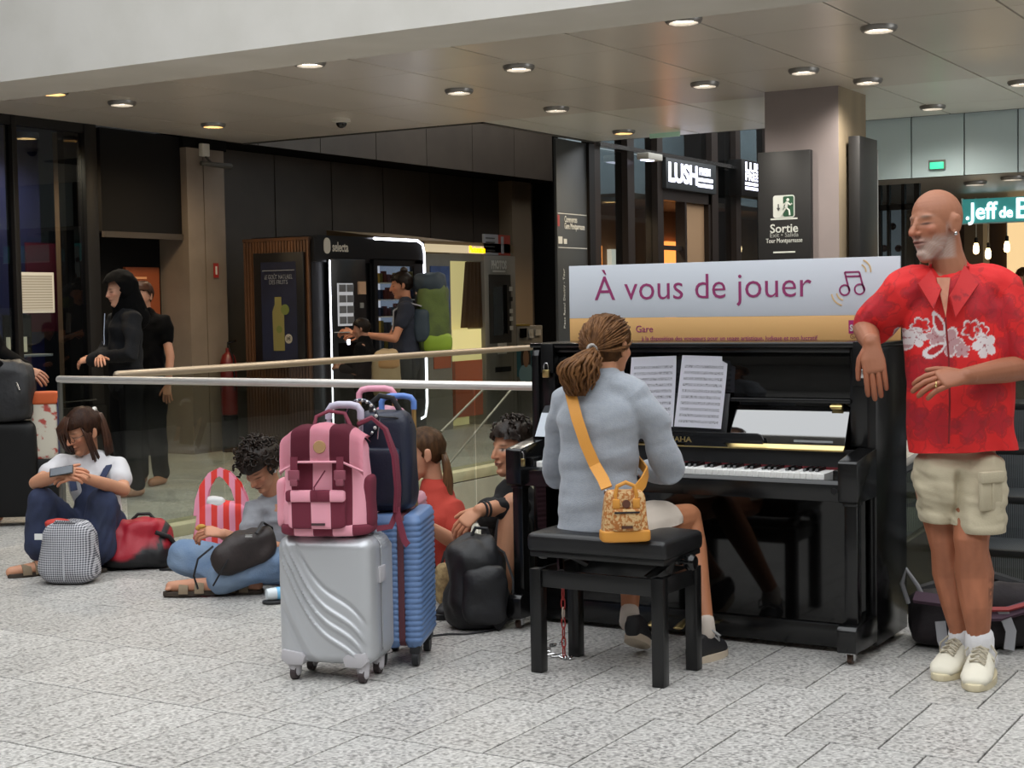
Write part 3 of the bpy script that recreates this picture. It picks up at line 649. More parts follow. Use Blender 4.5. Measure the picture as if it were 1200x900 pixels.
bx('lid', satin, pn, -HW-.008, HW+.008, -.40, .004, 1.185, 1.205, bev=.005)
bx('back_panel', satin, pn, -iw, iw, -.02, 0, .05, 1.18)
tilt = lambda y0, z0, y1, z1, th, xa, xb, nm, mt: (lambda bm: (prism(bm, [(y0, z0), (y1, z1), (y1+th, z1), (y0+th, z0)], xa, xb, 'yz', bev=.002), build(nm, bm, mt, pn))[1])(bmesh.new())
tilt(-.372, .985, -.345, 1.178, .02, -.655, .655, 'upper_panel', gloss)
for s in (-1, 1): bx('pilaster', satin, pn, s*.655, s*iw, -.385, -.33, .80, 1.185, bev=.003)
bx('top_rail', satin, pn, -.655, .655, -.385, -.34, 1.165, 1.186, bev=.003)
bx('shelf_rail', satin, pn, -.66, .66, -.395, -.33, .968, .984, bev=.004)
bx('shelf_back', gloss, pn, -.655, .655, -.35, -.33, .93, .97)
# key lid folded open, its polished inner face turned up to the skylight
M('lid_polish', '#08080a', .05, coat=1, spec=1).node_tree.nodes['Principled BSDF'].inputs['IOR'].default_value = 1.8
fb = tilt(-.435, .800, -.362, .952, .016, -.655, .648, 'key_lid', M('lid_polish', '#08080a', .05, coat=1, spec=1))
bx('lid_label', M('label_grey', '#8d9092', .4), fb, .44, .60, -.4275, -.4265, .813, .824)
bm = bmesh.new(); prism(bm, [(-.448, .790), (-.432, .806), (-.425, .806), (-.425, .784), (-.448, .784)], -.655, .648, 'yz'); build('brass_hinge_strip', bm, brass, fb)
for x in (-.60, 0.02, .60):
    bm = bmesh.new(); box(bm, x-.022, x+.022, -.386, -.362, .944, .966, bev=.003); tube(bm, [(x-.024, -.385, .955), (x+.024, -.385, .955)], .006, 8); build('hinge', bm, brass, fb)
bx('key_well', M('felt_black', '#101012', .8), pn, -iw+.04, iw-.04, -.43, -.40, .70, .79)
bx('key_bed', satin, pn, -iw+.04, iw-.04, -.60, -.02, .61, .668, bev=.003)
bm = bmesh.new(); prism(bm, [(-.575, .612), (-.607, .612), (-.607, .676), (-.595, .69), (-.575, .69)], -iw+.04, iw-.04, 'yz', bev=.002); ks = build('key_slip', bm, satin, pn)
bm = bmesh.new(); lathe(bm, [(.012, -.609), (.012, -.604)], 14, (.665, 0, .651), 'y'); build('lock', bm, M('lock_dark', '#2a2a2c', .3, metal=.8), ks)
kb = thing('keyboard'); kb.parent = pn
KX0, KW = -.6475, 1.262/52
wk = bmesh.new(); box(wk, .0006, KW-.0006, -.572, -.43, .668, .712, bev=.0018, seg=1); wm = bpy.data.meshes.new('white_key'); wk.to_mesh(wm); wk.free(); wm.materials.append(ivory)
bk_ = bmesh.new(); prism(bk_, [(-.43, .70), (-.43, .724), (-.515, .7235), (-.525, .708)], -.0062, .0062, 'yz', bev=.0015); bmesh_ = bpy.data.meshes.new('black_key'); bk_.to_mesh(bmesh_); bk_.free(); bmesh_.materials.append(ebony)
for m_ in (wm, bmesh_): finish(m_)
for i in range(52):
    o = bpy.data.objects.new('white_key', wm); COL.objects.link(o); o.parent = kb; o.location = (KX0+i*KW, 0, 0)
    if i < 51 and (i-2) % 7 not in (2, 6):
        o = bpy.data.objects.new('black_key', bmesh_); COL.objects.link(o); o.parent = kb; o.location = (KX0+(i+1)*KW, 0, 0)
bx('felt_strip', feltred, pn, KX0, -KX0, -.432, -.428, .712, .722)
for s in (-1, 1): bx('key_block', satin, pn, s*.652, s*(iw-.04), -.585, -.43, .668, .728, bev=.004)
bx('knee_panel', gloss, pn, -iw, iw, -.43, -.41, .11, .612); bx('bottom_rail', satin, pn, -iw, iw, -.45, -.40, .02, .11, bev=.004)
for x in (-.12, 0, .12):
    bm = bmesh.new(); tube(bm, [(x, -.44, .075), (x, -.50, .082), (x, -.545, .072), (x, -.575, .062)], [(.009, .006), (.011, .006), (.019, .006), (.022, .005)], 10, cap='round', upv=(0, 0, 1)); build('pedal', bm, brass, pn)
# music desk
bm = bmesh.new(); prism(bm, [(-.36, .812), (-.36, .848), (.30, .848), (.318, .842), (.326, .825), (.327, .806), (.10, .806), (.0, .800), (-.36, .800)], -.468, -.452, 'xz', bev=.002); dk = build('music_desk', bm, satin, pn)
bm = bmesh.new(); prism(bm, [(-.02, .79), (.0, .808), (.05, .822), (.10, .822), (.15, .808), (.17, .79)], -.458, -.43, 'xz'); build('desk_hinge', bm, satin, dk)
bm = bmesh.new(); prism(bm, [(-.452, .812), (-.395, 1.0), (-.388, 1.0), (-.443, .812)], -.34, .16, 'yz', bev=.001); build('desk_back', bm, M('desk_matte', '#101012', .5), dk)
text('lettering', 'YAMAHA', .03, brass, dk, B_plane((-.055, -.4695, .815)), width=.155, bold=.0006)
def padlock(label, px, py, v, body_m, hasp):
    p = at(px, py, v=v); t = thing('padlock', label, 'padlock', p)
    bm = bmesh.new(); box(bm, -.016, .016, -.014, .0, -.02, .014, bev=.003); build('body', bm, body_m, t)
    bm = bmesh.new(); tube(bm, [(-.011, -.007, .012), (-.011, -.007, .032), (-.006, -.007, .042), (.006, -.007, .042), (.011, -.007, .032), (.011, -.007, .012)], .0032, 8); build('shackle', bm, chrome, t)
    bm = bmesh.new(); box(bm, *hasp, bev=.002); build('hasp', bm, M('hasp_black', '#161617', .35, metal=.5), t)
padlock('brass padlock on a black hasp at the upper corner of the piano by the glass', 641, 437, 5.755, brass, (-.03, .03, .0, .02, -.0, .125))
padlock('small steel padlock on the black hasp under the hand resting on the piano', 1009, 437, 5.755, chrome, (-.032, .03, .0, .02, -.05, .12))
padlock('brass padlock on the key slip beside the seated person in black', 612, 541, 5.545, brass, (-.012, .012, .0, .01, .0, .05))
# sheet music, two loose pages leaning on the desk
def page_mat():
    m = bpy.data.materials.new('sheet_music'); m.use_nodes = True; N = m.node_tree.nodes; L = m.node_tree.links; b = N['Principled BSDF']; b.inputs['Roughness'].default_value = .8
    tc = N.new('ShaderNodeTexCoord'); sp = N.new('ShaderNodeSeparateXYZ'); L.new(tc.outputs['Object'], sp.inputs[0])
    def mt(op, a, v=None, w=None):
        n = N.new('ShaderNodeMath'); n.operation = op
        if isinstance(a, (int, float)): n.inputs[0].default_value = a
        else: L.new(a, n.inputs[0])
        if v is not None:
            if isinstance(v, (int, float)): n.inputs[1].default_value = v
            else: L.new(v, n.inputs[1])
        return n.outputs[0]
    z = mt('ADD', sp.outputs[2], 10.0); zm = mt('MODULO', z, .0245)          # staff pairs
    line = mt('LESS_THAN', mt('MODULO', zm, .0024), .0007); instaff = mt('LESS_THAN', zm, .0115)
    inx = mt('LESS_THAN', mt('ABSOLUTE', sp.outputs[0]), .088); inz = mt('LESS_THAN', mt('ABSOLUTE', mt('ADD', sp.outputs[2], .008)), .118)
    nz = N.new('ShaderNodeTexNoise'); nz.inputs['Scale'].default_value = 260; nz.inputs['Detail'].default_value = 1; L.new(tc.outputs['Object'], nz.inputs[0])
    note = mt('GREATER_THAN', nz.outputs[0], .57); tot = mt('MAXIMUM', line, note)
    f = mt('MULTIPLY', mt('MULTIPLY', tot, instaff), mt('MULTIPLY', inx, inz)); f = mt('MULTIPLY', f, .75)
    mx = N.new('ShaderNodeMix'); mx.data_type = 'RGBA'; L.new(f, mx.inputs[0]); mx.inputs[6].default_value = lin('#e6e5ee'); mx.inputs[7].default_value = lin('#33333a'); L.new(mx.outputs[2], b.inputs['Base Color'])
    return m
pm = page_mat()
for px, lab, rz in ((764, 'printed sheet music page on the piano desk next to the pianist face', -.035), (822, 'printed sheet music page with a clipped corner, away from the pianist', .02)):
    p = at(px, 459, v=5.738); bm = bmesh.new(); nx, nz_ = 8, 10; g = []
    for j in range(nz_+1):
        for i in range(nx+1):
            x = (i/nx-.5)*.208; z = (j/nz_-.5)*.288
            if rz > 0 and i == nx and j == nz_: x -= .022; z -= .018
            g.append(bm.verts.new((x, z*.264+.004*math.sin(i/nx*3.1+rz*30)-.012*(j/nz_)**4*(i/nx), z)))
    for j in range(nz_):
        for i in range(nx): a = j*(nx+1)+i; bm.faces.new((g[a], g[a+1], g[a+nx+2], g[a+nx+1]))
    bmesh.ops.solidify(bm, geom=list(bm.faces), thickness=.0006)
    o = build('music_sheet', bm, pm, None, loc=p, label=lab, cat='sheet music'); o.rotation_euler = (0, rz, 0)
t = thing('white_card', 'small white card leaning on the key lid behind the pianist shoulder', 'card', at(636, 497, v=5.745))
bm = bmesh.new(); prism(bm, [(-.03, -.055), (.035, -.055), (.035, .05), (-.012, .05)], 0, .003, 'xz', mtx=Matrix.Rotation(-.3, 4, 'X')); build('card', bm, M('card_white', '#cfd6df', .7), t)
bm = bmesh.new(); prism(bm, [(-.012, .05), (.035, .05), (.035, .085), (.0, .082)], 0, .003, 'xz', mtx=Matrix.Rotation(-.3, 4, 'X')); build('clip', bm, M('clip_dark', '#2c2e33', .4), t)

# ================================================================ BANNER on the piano
bn = thing('banner_sign', 'long white and orange sign reading À vous de jouer on top of the piano', 'sign', (PX, 6.10, 1.205))
zo = 1.307-1.205; bx0, bx1 = -3.335-PX, -1.825-PX
mag = M('magenta_ink', '#8e2f63', .6); bei = M('beige_ink', '#cfb083', .6)
bx('upper_board', M('banner_white', '#c9ced6', .55), bn, bx0, bx1, -.006, .006, zo, .337, bev=.001); bx('lower_board', M('banner_orange', '#d2a468', .6), bn, bx0, bx1, -.006, .006, 0, zo-.0005, bev=.001)
for x in (-.6, .6): bx('foot', M('grey_mid'), bn, x-.03, x+.03, -.002, .05, 0, .012)
def bq(px, py): q = at(px, py, v=6.094); return (q.x-PX, -.0065, q.z-1.205)
a, b = bq(697, 335), bq(951, 335)
text('title_lettering', 'À vous de jouer', .155, mag, bn, B_plane(((a[0]+b[0])/2, -.0065, bq(825, 337)[2])), width=b[0]-a[0], bold=-.0008)
text('small_lettering', 'Gare', .042, mag, bn, B_plane(bq(745, 386)), align='LEFT')
a, b = bq(752, 396), bq(958, 396)
text('small_lettering', 'à la disposition des voyageurs pour un usage artistique, ludique et non lucratif', .026, mag, bn, B_plane(((a[0]+b[0])/2, -.0065, bq(850, 396.5)[2])), width=b[0]-a[0])
q = bq(1003, 383); bx('logo_square', M('logo_magenta', '#a32063', .5), bn, q[0]-.03, q[0]+.05, -.0075, -.006, q[2]-.027, q[2]+.027)
text('logo_lettering', 'SNCF', .036, M('sign_white'), bn, B_plane((q[0]+.01, -.008, q[2]-.006)), bold=.001, sx=.8)
text('logo_lettering', 'GARES', .026, M('logo_brown', '#6b4a32', .6), bn, B_plane((q[0]+.01, -.0065, q[2]-.04)), sx=.9)
# note symbol
def ring_(bm, c, r, w, a0=0, a1=2*math.pi, n=28):
    full = abs(a1-a0-2*math.pi) < 1e-6; vs = []
    for k in range(n+(0 if full else 1)):
        a = a0+(a1-a0)*k/n; vs.append([(c[0]+rr*math.cos(a), yy, c[2]+rr*math.sin(a)) for rr, yy in ((r-w, -.0062), (r+w, -.0062), (r+w, -.008), (r-w, -.008))])
    V = [[bm.verts.new(p) for p in q] for q in vs]; m = len(V)
    for i in range(m if full else m-1):
        A, B = V[i], V[(i+1) % m]
        for k in range(4): bm.faces.new((A[k], A[(k+1) % 4], B[(k+1) % 4], B[k]))
    if not full: bm.faces.new(V[0][::-1]); bm.faces.new(V[-1])
c1, c2 = bq(990, 340), bq(1007.5, 339)
bm = bmesh.new(); ring_(bm, c1, .0205, .0034); ring_(bm, c2, .0205, .0034)
def bar_(p, q, w=.0036):
    d = Vector((q[0]-p[0], 0, q[2]-p[2])); n = Vector((-d.z, 0, d.x)).normalized()*w
    prism(bm, [(p[0]+n.x, p[2]+n.z), (p[0]-n.x, p[2]-n.z), (q[0]-n.x, q[2]-n.z), (q[0]+n.x, q[2]+n.z)], -.008, -.0062, 'xz')
t1, t2 = bq(990, 319), bq(1007, 318.5); e1, e2 = bq(995.5, 341), bq(1013, 341)
bar_(t1, e1); bar_(t2, e2); bar_(t1, t2); bar_(bq(991.5, 324), bq(1008.5, 323.5)); build('note_symbol', bm, mag, bn, kind='stuff')
for cc, rs, a0, a1 in ((bq(1007, 318), (.028, .048), -.1, 1.2), (bq(990, 342), (.034, .056), 3.3, 4.5)):
    for r in rs: bm = bmesh.new(); ring_(bm, cc, r, .0032, a0, a1, 10); build('sound_arc', bm, bei, bn)

# ================================================================ BENCH
bl = thing('piano_bench', 'black leather piano bench with square legs and side knobs', 'bench', (-2.597, 5.07, 0))
leather = M('leather_black', '#101012', .38, bump=.12, bscale=220); lacq = M('bench_black', '#0d0d0e', .3)
bm = bmesh.new(); box(bm, -.285, .285, -.17, .17, .455, .525, bev=.02, seg=4)
t_ = bmesh.new(); bmesh.ops.subdivide_edges(bm, edges=list(bm.edges), cuts=3, use_grid_fill=True)
for v in bm.verts:
    if v.co.z > .5: v.co.z += .012*(1-(v.co.x/.285)**4)*(1-(v.co.y/.17)**4)
t_.free(); build('cushion', bm, leather, bl)
bx('seat_board', lacq, bl, -.275, .275, -.16, .16, .437, .458, bev=.004)
for y in (-.150, .150): bx('apron', lacq, bl, -.245, .245, y-.011, y+.011, .325, .388, bev=.003)
for x in (-.25, .25): bx('apron', lacq, bl, x-.011, x+.011, -.13, .13, .325, .388, bev=.003)
for x in (-.25, .25):
    for y in (-.145, .145):
        bm = bmesh.new(); box(bm, x-.024, x+.024, y-.024, y+.024, 0, .392, bev=.004); build('leg', bm, lacq, bl)
    bm = bmesh.new(); s = 1 if x > 0 else -1
    lathe(bm, [(.008, s*.25), (.008, s*.285), (.026, s*.288), (.03, s*.30), (.03, s*.318), (.024, s*.326), (.008, s*.328)], 18, (0, .0, .43), 'x'); build('knob', bm, M('black_gloss'), bl)
    bm = bmesh.new(); tube(bm, [(x*.7, -.10, .375), (x*.95, 0, .44)], .014, 6); tube(bm, [(x*.7, .10, .375), (x*.95, 0, .44)], .014, 6); build('lift_arm', bm, lacq, bl, kind='stuff')
# red plastic chain from the bench to the piano foot
ch = thing('safety_chain', 'red and steel chain hanging from the bench to the floor', 'chain', at(661, 772, z=0))
redp = M('chain_red', '#a32a25', .4)
ctop = .335
nl = 9
for k in range(nl):
    z = .012+k*(ctop-.012)/(nl-.5); bm = bmesh.new(); pts = []
    for j in range(12):
        a = 2*math.pi*j/12; w_, h_ = .008*math.cos(a), .0225*math.sin(a)
        pts.append((w_ if k % 2 else 0, 0 if k % 2 else w_, z+.014+h_))
    tube(bm, pts, .0032, 6, closed=True); build('link', bm, redp if k % 4 or k == 0 else M('chain_pale', '#c7b7a8', .4), ch)
pth = [(.0, 0), (-.035, .0), (-.07, .01), (-.10, .03), (-.125, .06), (-.135, .1), (-.14, .16), (-.13, .22), (.03, .0), (.012, -.012)]
for k, (x, y) in enumerate(pth):
    bm = bmesh.new(); a0 = k*.9; pts = [(x+.019*math.cos(a)*math.cos(a0*.2)-.007*math.sin(a)*math.sin(a0), y+.012*math.cos(a)*math.sin(a0*.3)+.007*math.sin(a)*math.cos(a0), .008+.004*math.sin(a+k)) for a in [2*math.pi*j/10 for j in range(10)]]
    tube(bm, pts, .0035, 6, closed=True); build('link', bm, chrome, ch)
# ================================================================ LUGGAGE
CR = -YAW    # turning a thing by CR makes its x axis run across the camera's view
def sgp(v, e): return math.copysign(abs(v)**e, v)
def soft(bm, c, w, d, h, e1=.35, e2=.4, nu=40, nv=24, taper=0., sag=0., mi=0, noise_a=0., noise_s=9, seed=0, lean=0.):
    """padded box: superellipsoid w x d x h, base at c.z"""
    rows = []
    for j in range(nv+1):
        ph = -math.pi/2+math.pi*j/nv; row = []
        cz, sz = sgp(math.cos(ph), e1), sgp(math.sin(ph), e1)
        for i in range(nu):
            th = 2*math.pi*i/nu; t = (sz+1)/2
            k = 1-taper*t+sag*math.sin(math.pi*(1-t))*(1-t)
            p = Vector((w/2*cz*sgp(math.cos(th), e2)*k, d/2*cz*sgp(math.sin(th), e2)*k, h*t))
            if noise_a:
                n_ = mnoise.noise(Vector((p.x*noise_s+seed*7.1, p.y*noise_s, p.z*noise_s)))+.5*mnoise.noise(Vector((p.x*noise_s*2.3, p.y*noise_s*2.3+seed, p.z*noise_s*1.6)))
                q = Vector((p.x/w, p.y/d, (t-.5))); p = p+q.normalized()*noise_a*n_*(.25+.75*min(1, t*5))
            row.append((p.x+c[0]+lean*p.z*0, p.y+c[1]+lean*p.z, p.z+c[2]))
        rows.append(row)
    V = [[bm.verts.new(p) for p in r] for r in rows[1:-1]]
    b, tp = bm.verts.new(rows[0][0]), bm.verts.new(rows[-1][0])
    for A, B in zip(V, V[1:]):
        for i in range(nu): f = bm.faces.new((A[i], A[(i+1) % nu], B[(i+1) % nu], B[i])); f.material_index = mi
    for i in range(nu):
        f = bm.faces.new((b, V[0][(i+1) % nu], V[0][i])); f.material_index = mi; f = bm.faces.new((tp, V[-1][i], V[-1][(i+1) % nu])); f.material_index = mi
def softo(name, mat, parent, c, w, d, h, **k):
    ang = k.pop('ang', 180); kw = {a: k.pop(a) for a in list(k) if a in ('label', 'cat', 'group', 'loc', 'rotz', 'kind')}
    bm = bmesh.new(); soft(bm, c, w, d, h, **k); return build(name, bm, mat, parent, ang=ang, **kw)
def CT(name, label, cat, X, Y, yaw=0, **k):
    x, y = cam_xy(X, Y); return thing(name, label, cat, (x, y, 0), CR+yaw, **k)

# ---- silver hard-shell case
silver = M('silver_shell', '#bdbfc3', .34, metal=.35, bump=.03, bscale=180); sil2 = M('silver_plastic', '#b9b6ba', .4)
sc = CT('suitcase', 'silver hard-shell suitcase with flowing ridges carrying the striped backpack', 'suitcase', -.675, 5.69, -.29)
W_, D_, H0, H1 = .375, .225, .062, .535
bm = bmesh.new(); NX, NZ = 64, 84
def crv(a, k): return (1.02-k)-1.05*(a+.10*math.sin(2*math.pi*(a*.95-.12)))
def relief(a, b):
    r = 0
    for k, w, s in ((-.20, .018, -1), (-.06, .016, 1), (.05, .016, 1), (.16, .016, 1), (.42, .03, 1), (.56, .03, -1)):
        d_ = (b-crv(a, k))/1.35; r += s*math.exp(-(d_/w)**2)*.011*min(1, 6*(1-b))*(1 if k < .3 else max(0, 1-a*1.2))
    return r*min(1, 10*a)*min(1, 10*(1-a))*min(1, 14*b)
def rb(x, z):   # rounded front: returns how far the face curves back near its rim
    ax = max(0, abs(x)-(W_/2-.045))/.045; az = max(0, abs(z)-((H1-H0)/2-.045))/.045
    q = min(1, math.hypot(ax, az)); return .05*(1-math.sqrt(max(0, 1-q*q)))
zc_ = (H0+H1)/2; G = []
for j in range(NZ+1):
    for i in range(NX+1):
        a, b = i/NX, j/NZ; x = (a-.5)*W_; z = (b-.5)*(H1-H0)
        ax = max(0, abs(x)-(W_/2-.045)); az = max(0, abs(z)-((H1-H0)/2-.045)); L_ = math.hypot(ax, az)
        if L_ > .045: s = .045/L_; x = math.copysign(abs(x)-ax+ax*s, x); z = math.copysign(abs(z)-az+az*s, z)
        G.append(bm.verts.new((x, -D_/2+rb(x, z)-relief(a, b), zc_+z)))
for j in range(NZ):
    for i in range(NX):
        q = j*(NX+1)+i; bm.faces.new((G[q], G[q+1], G[q+NX+2], G[q+NX+1]))
# skirt back to the zip line
per = [i for i in range(NX)]+[NX+(NX+1)*j for j in range(NZ)]+[(NX+1)*NZ+NX-i for i in range(NX)]+[(NX+1)*(NZ-j) for j in range(NZ)]
rim = [G[i] for i in per]; prev = rim
for yy, k in ((-.04, 1.0), (-.012, 1.0), (-.006, .985)):
    nr = [bm.verts.new((v.co.x*k, yy, zc_+(v.co.z-zc_)*k)) for v in rim]
    for i in range(len(rim)): bm.faces.new((prev[i], prev[(i+1) % len(rim)], nr[(i+1) % len(rim)], nr[i]))
    prev = nr
front = build('front_shell', bm, silver, sc, ang=60)
bm = bmesh.new(); prism(bm, rrect(W_, H1-H0, .05, cy=zc_), .006, D_/2, 'xz', bev=.02); build('back_shell', bm, silver, sc)
bm = bmesh.new(); prism(bm, rrect(W_-.008, H1-H0-.008, .05, cy=zc_), -.012, .012, 'xz'); build('zip_band', bm, M('zip_grey', '#77777b', .5), sc)
for x in (-.135, .135):
    for y in (-.075, .075):
        bm = bmesh.new(); tube(bm, [(x, y, .075), (x+.004, y-.006, .055), (x+.01, y-.012, .03)], [(.030, .030), (.026, .028), (.020, .026)], 10, cap='round'); wo = build('wheel_housing', bm, sil2, sc)
        bm = bmesh.new(); lathe(bm, [(.006, -.013), (.026, -.011), (.026, .011), (.006, .013)], 16, (x+.008, y-.014, .026), 'x'); build('wheel', bm, M('wheel_dark', '#3a2f30', .5), wo)
for s in (-1, 1):
    bm = bmesh.new(); prism(bm, [(s*.075, H0+.03), (s*.09, H0+.045), (s*.165, H0+.055), (s*.172, H0+.02), (s*.15, H0-.002), (s*.085, H0-.002)], -D_/2-.008, -D_/2+.06, 'xz', bev=.004); build('corner_guard', bm, sil2, sc)
bx('side_lock', sil2, sc, W_/2-.004, W_/2+.008, -.03, .03, .36, .42, bev=.003)
def trolley(par, x0, x1, y, z0, z1, tube_m, grip_m, r=.009, gr=.014):
    for x in (x0, x1): bm = bmesh.new(); tube(bm, [(x, y, z0), (x, y, z1)], r, 8); build('handle_tube', bm, tube_m, par)
    bm = bmesh.new(); tube(bm, [(x0, y, z1-.04), (x0, y, z1-.008), (x0+.012, y, z1+.008), (x0+.04, y, z1+.014), (x1-.04, y, z1+.014), (x1-.012, y, z1+.008), (x1, y, z1-.008), (x1, y, z1-.04)], gr, 10, flat=.9); build('handle_grip', bm, grip_m, par)
lil = M('grip_lilac', '#b9b3c4', .45)
trolley(sc, -.045, .085, .085, H1-.02, .995, lil, lil)

# ---- blue ribbed case
bl_m = M('blue_shell', '#6581ad', .4, spec=.4); gold = M('gold_tube', '#b8925a', .35, metal=.8)
bc = CT('suitcase', 'blue ribbed suitcase with a brown zip and blue trolley handle', 'suitcase', -.415, 5.94, -.12)
def ribbed(name, x0, x1, par, mat, y0, y1, z0, z1):
    bm = bmesh.new(); n = 22; cx, w = (x0+x1)/2, x1-x0; d = y1-y0; rings = []
    zs = []
    for k in range(n): a = z0+.02+(z1-z0-.04)*k/n; st = (z1-z0-.04)/n; zs += [(a, .0), (a+st*.3, .0035), (a+st*.75, .0035), (a+st*.95, .0)]
    zs = [(z0, -.012), (z0+.006, -.006)]+zs+[(z1-.008, -.003), (z1, -.014)]
    for z, o in zs: rings.append([bm.verts.new((p[0], p[1], z)) for p in rrect(w+2*o, d+2*o, .03 if o > -.01 else .018, 4, cx, (y0+y1)/2)])
    m = len(rings[0])
    for A, B in zip(rings, rings[1:]):
        for k in range(m): bm.faces.new((A[k], A[(k+1) % m], B[(k+1) % m], B[k]))
    bm.faces.new(rings[0][::-1]); bm.faces.new(rings[-1]); return build(name, bm, mat, par, ang=50)
ribbed('left_shell', -.115, -.006, bc, bl_m, -.16, .18, .075, .585); ribbed('right_shell', .006, .075, bc, bl_m, -.16, .18, .075, .585)
bm = bmesh.new(); prism(bm, rrect(.34-.006, .505, .04, cx=.01, cy=.33), -.012, .012, 'yz'); build('zip_band', bm, M('zip_brown', '#5b3038', .6), bc)
for x in (-.085, .045):
    for y in (-.12, .13):
        bm = bmesh.new(); lathe(bm, [(.008, -.014), (.032, -.012), (.034, 0), (.032, .012), (.008, .014)], 16, (x, y, .034), 'x'); wo = build('wheel', bm, M('wheel_black', '#1c1c1f', .5), bc)
        bm = bmesh.new(); box(bm, x-.02, x+.02, y-.03, y+.03, .05, .082, bev=.006); build('wheel_housing', bm, MATS['wheel_black'], wo)
trolley(bc, -.125, .005, .155, .57, 1.005, gold, M('grip_blue', '#5d7fc4', .4), gr=.012)

# ---- pink case behind
pk = M('pink_shell', '#c98f9f', .45)
pc = CT('suitcase', 'pink suitcase with gold handle tubes half hidden behind the navy backpack', 'suitcase', -.50, 6.35, -.15)
ribbed('shell', -.16, .12, pc, pk, -.11, .11, .06, .60)
for x in (-.11, .08):
    for y in (-.07, .07): bm = bmesh.new(); lathe(bm, [(.008, -.012), (.03, -.01), (.03, .01), (.008, .012)], 14, (x, y, .03), 'x'); build('wheel', bm, MATS['wheel_black'], pc); 
for x in (-.11, .08):
    for y in (-.07, .07): bx('wheel_housing', MATS['wheel_black'], pc, x-.02, x+.02, y-.025, y+.025, .045, .07)
trolley(pc, -.15, .0, .05, .59, 1.02, gold, M('grip_pink', '#d893a8', .4), gr=.013)
mv = M('mauve_cloth', '#b98a94', .85, col2='#a0707f', nscale=14, bump=.2)
o = CT('pink_jacket_bundle', 'mauve pink jacket bundled on top of the pink suitcase', 'jacket', -.50, 6.33, -.1); o.location.z = .602
softo('body', mv, o, (0, 0, 0), .19, .20, .36, e1=.6, e2=.7, noise_a=.02, seed=5)
bm = bmesh.new(); tube(bm, [(.06, -.06, .28), (.085, -.09, .16), (.075, -.115, .0), (.078, -.12, -.08)], [.024, .028, .025, .02], 10, cap='round'); build('sleeve', bm, mv, o)

# ---- pink and burgundy striped backpack on the silver case
PKC, BUC = '#e8a0b0', '#6e2437'
stripe = stripe_mat('bag_stripes', PKC, BUC, 0, .145, .5, off=.109, rough=.85); burg = M('burgundy_web', '#6e2437', .8, bump=.15, bscale=400); check = stripe_mat('bag_stripes_low', BUC, PKC, 0, .145, .5, off=.109, rough=.85)
bp = CT('backpack', 'pink and burgundy striped backpack standing on the silver suitcase', 'backpack', -.685, 5.66, -.12); bp.location.z = .537
softo('body', stripe, bp, (0, 0, 0), .335, .20, .37, e1=.28, e2=.5, taper=.16, sag=.05, noise_a=.014, noise_s=11, seed=2)
bm = bmesh.new(); soft(bm, (-.0, .0, .0), .345, .21, .055, e1=.5, e2=.5); build('base', bm, check, bp, ang=180)
# flap
bm = bmesh.new(); NXF, NYF = 18, 14; g = []
for j in range(NYF+1):
    for i in range(NXF+1):
        a = i/NXF-.5; b = j/NYF
        if b < .55: y = .085-.2*b/.55*1.0+.0; z = .385+.03*math.sin(math.pi*min(1, b/.55)*.8)
        else: q = (b-.55)/.45; y = -.115-.012*math.sin(q*2.2); z = .385+.018-.125*q
        x = a*.31*(1-.10*(b < .2)); z -= .05*(abs(a)*2)**3; z += .004*math.sin(a*23+b*5)
        g.append(bm.verts.new((x, y+.02*(abs(a)*2)**4, z)))
for j in range(NYF):
    for i in range(NXF): q = j*(NXF+1)+i; bm.faces.new((g[q], g[q+1], g[q+NXF+2], g[q+NXF+1]))
bmesh.ops.solidify(bm, geom=list(bm.faces), thickness=.012); fl = build('flap', bm, stripe, bp, ang=180)
bm = bmesh.new(); tube(bm, [(-.152, -.108, .245), (-.08, -.126, .281), (0, -.13, .281), (.08, -.126, .281), (.152, -.108, .245)], .005, 6, cap='round'); build('flap_piping', bm, M('pink_web', '#e39cab', .8), fl)
bm = bmesh.new(); lathe(bm, [(.022, -.130), (.024, -.126), (.024, -.118)], 20, (.0, 0, .335), 'y'); build('round_badge', bm, M('badge_tan', '#a8835a', .6), fl)
for x in (-.095, .075):
    bm = bmesh.new(); ribbon(bm, [(x, -.128, .30), (x, -.132, .26), (x, -.120, .18), (x, -.118, .10)], .026, .004, (0, -1, 0)); st_ = build('closure_strap', bm, burg, bp)
    bm = bmesh.new(); box(bm, x-.021, x+.021, -.142, -.128, .215, .252, bev=.004); box(bm, x-.014, x+.014, -.144, -.126, .195, .22, bev=.003); build('buckle', bm, M('buckle_rose', '#8a4756', .4), st_, kind='stuff')
pkt = softo('front_pocket', stripe, bp, (-.02, -.098, .035), .215, .06, .13, e1=.25, e2=.3, noise_a=.004)
bm = bmesh.new(); box(bm, -.13, .09, -.138, -.105, .135, .178, bev=.01); build('pocket_flap', bm, check, pkt)
bx('pocket_tag', M('tag_dark', '#3d2a2c', .5), pkt, -.035, .015, -.134, -.128, .05, .058)
softo('side_pocket', check, bp, (.145, .0, .03), .06, .13, .19, e1=.3, e2=.5, noise_a=.006, seed=3)
softo('side_pocket', MATS['pink_web'], bp, (-.165, .0, .03), .045, .12, .18, e1=.35, e2=.5, noise_a=.005, seed=4)
bm = bmesh.new(); tube(bm, [(-.05, .0, .40), (-.045, .02, .435), (.0, .03, .455), (.06, .03, .445), (.085, .01, .40)], .008, 8, flat=.7); build('top_handle', bm, burg, bp)
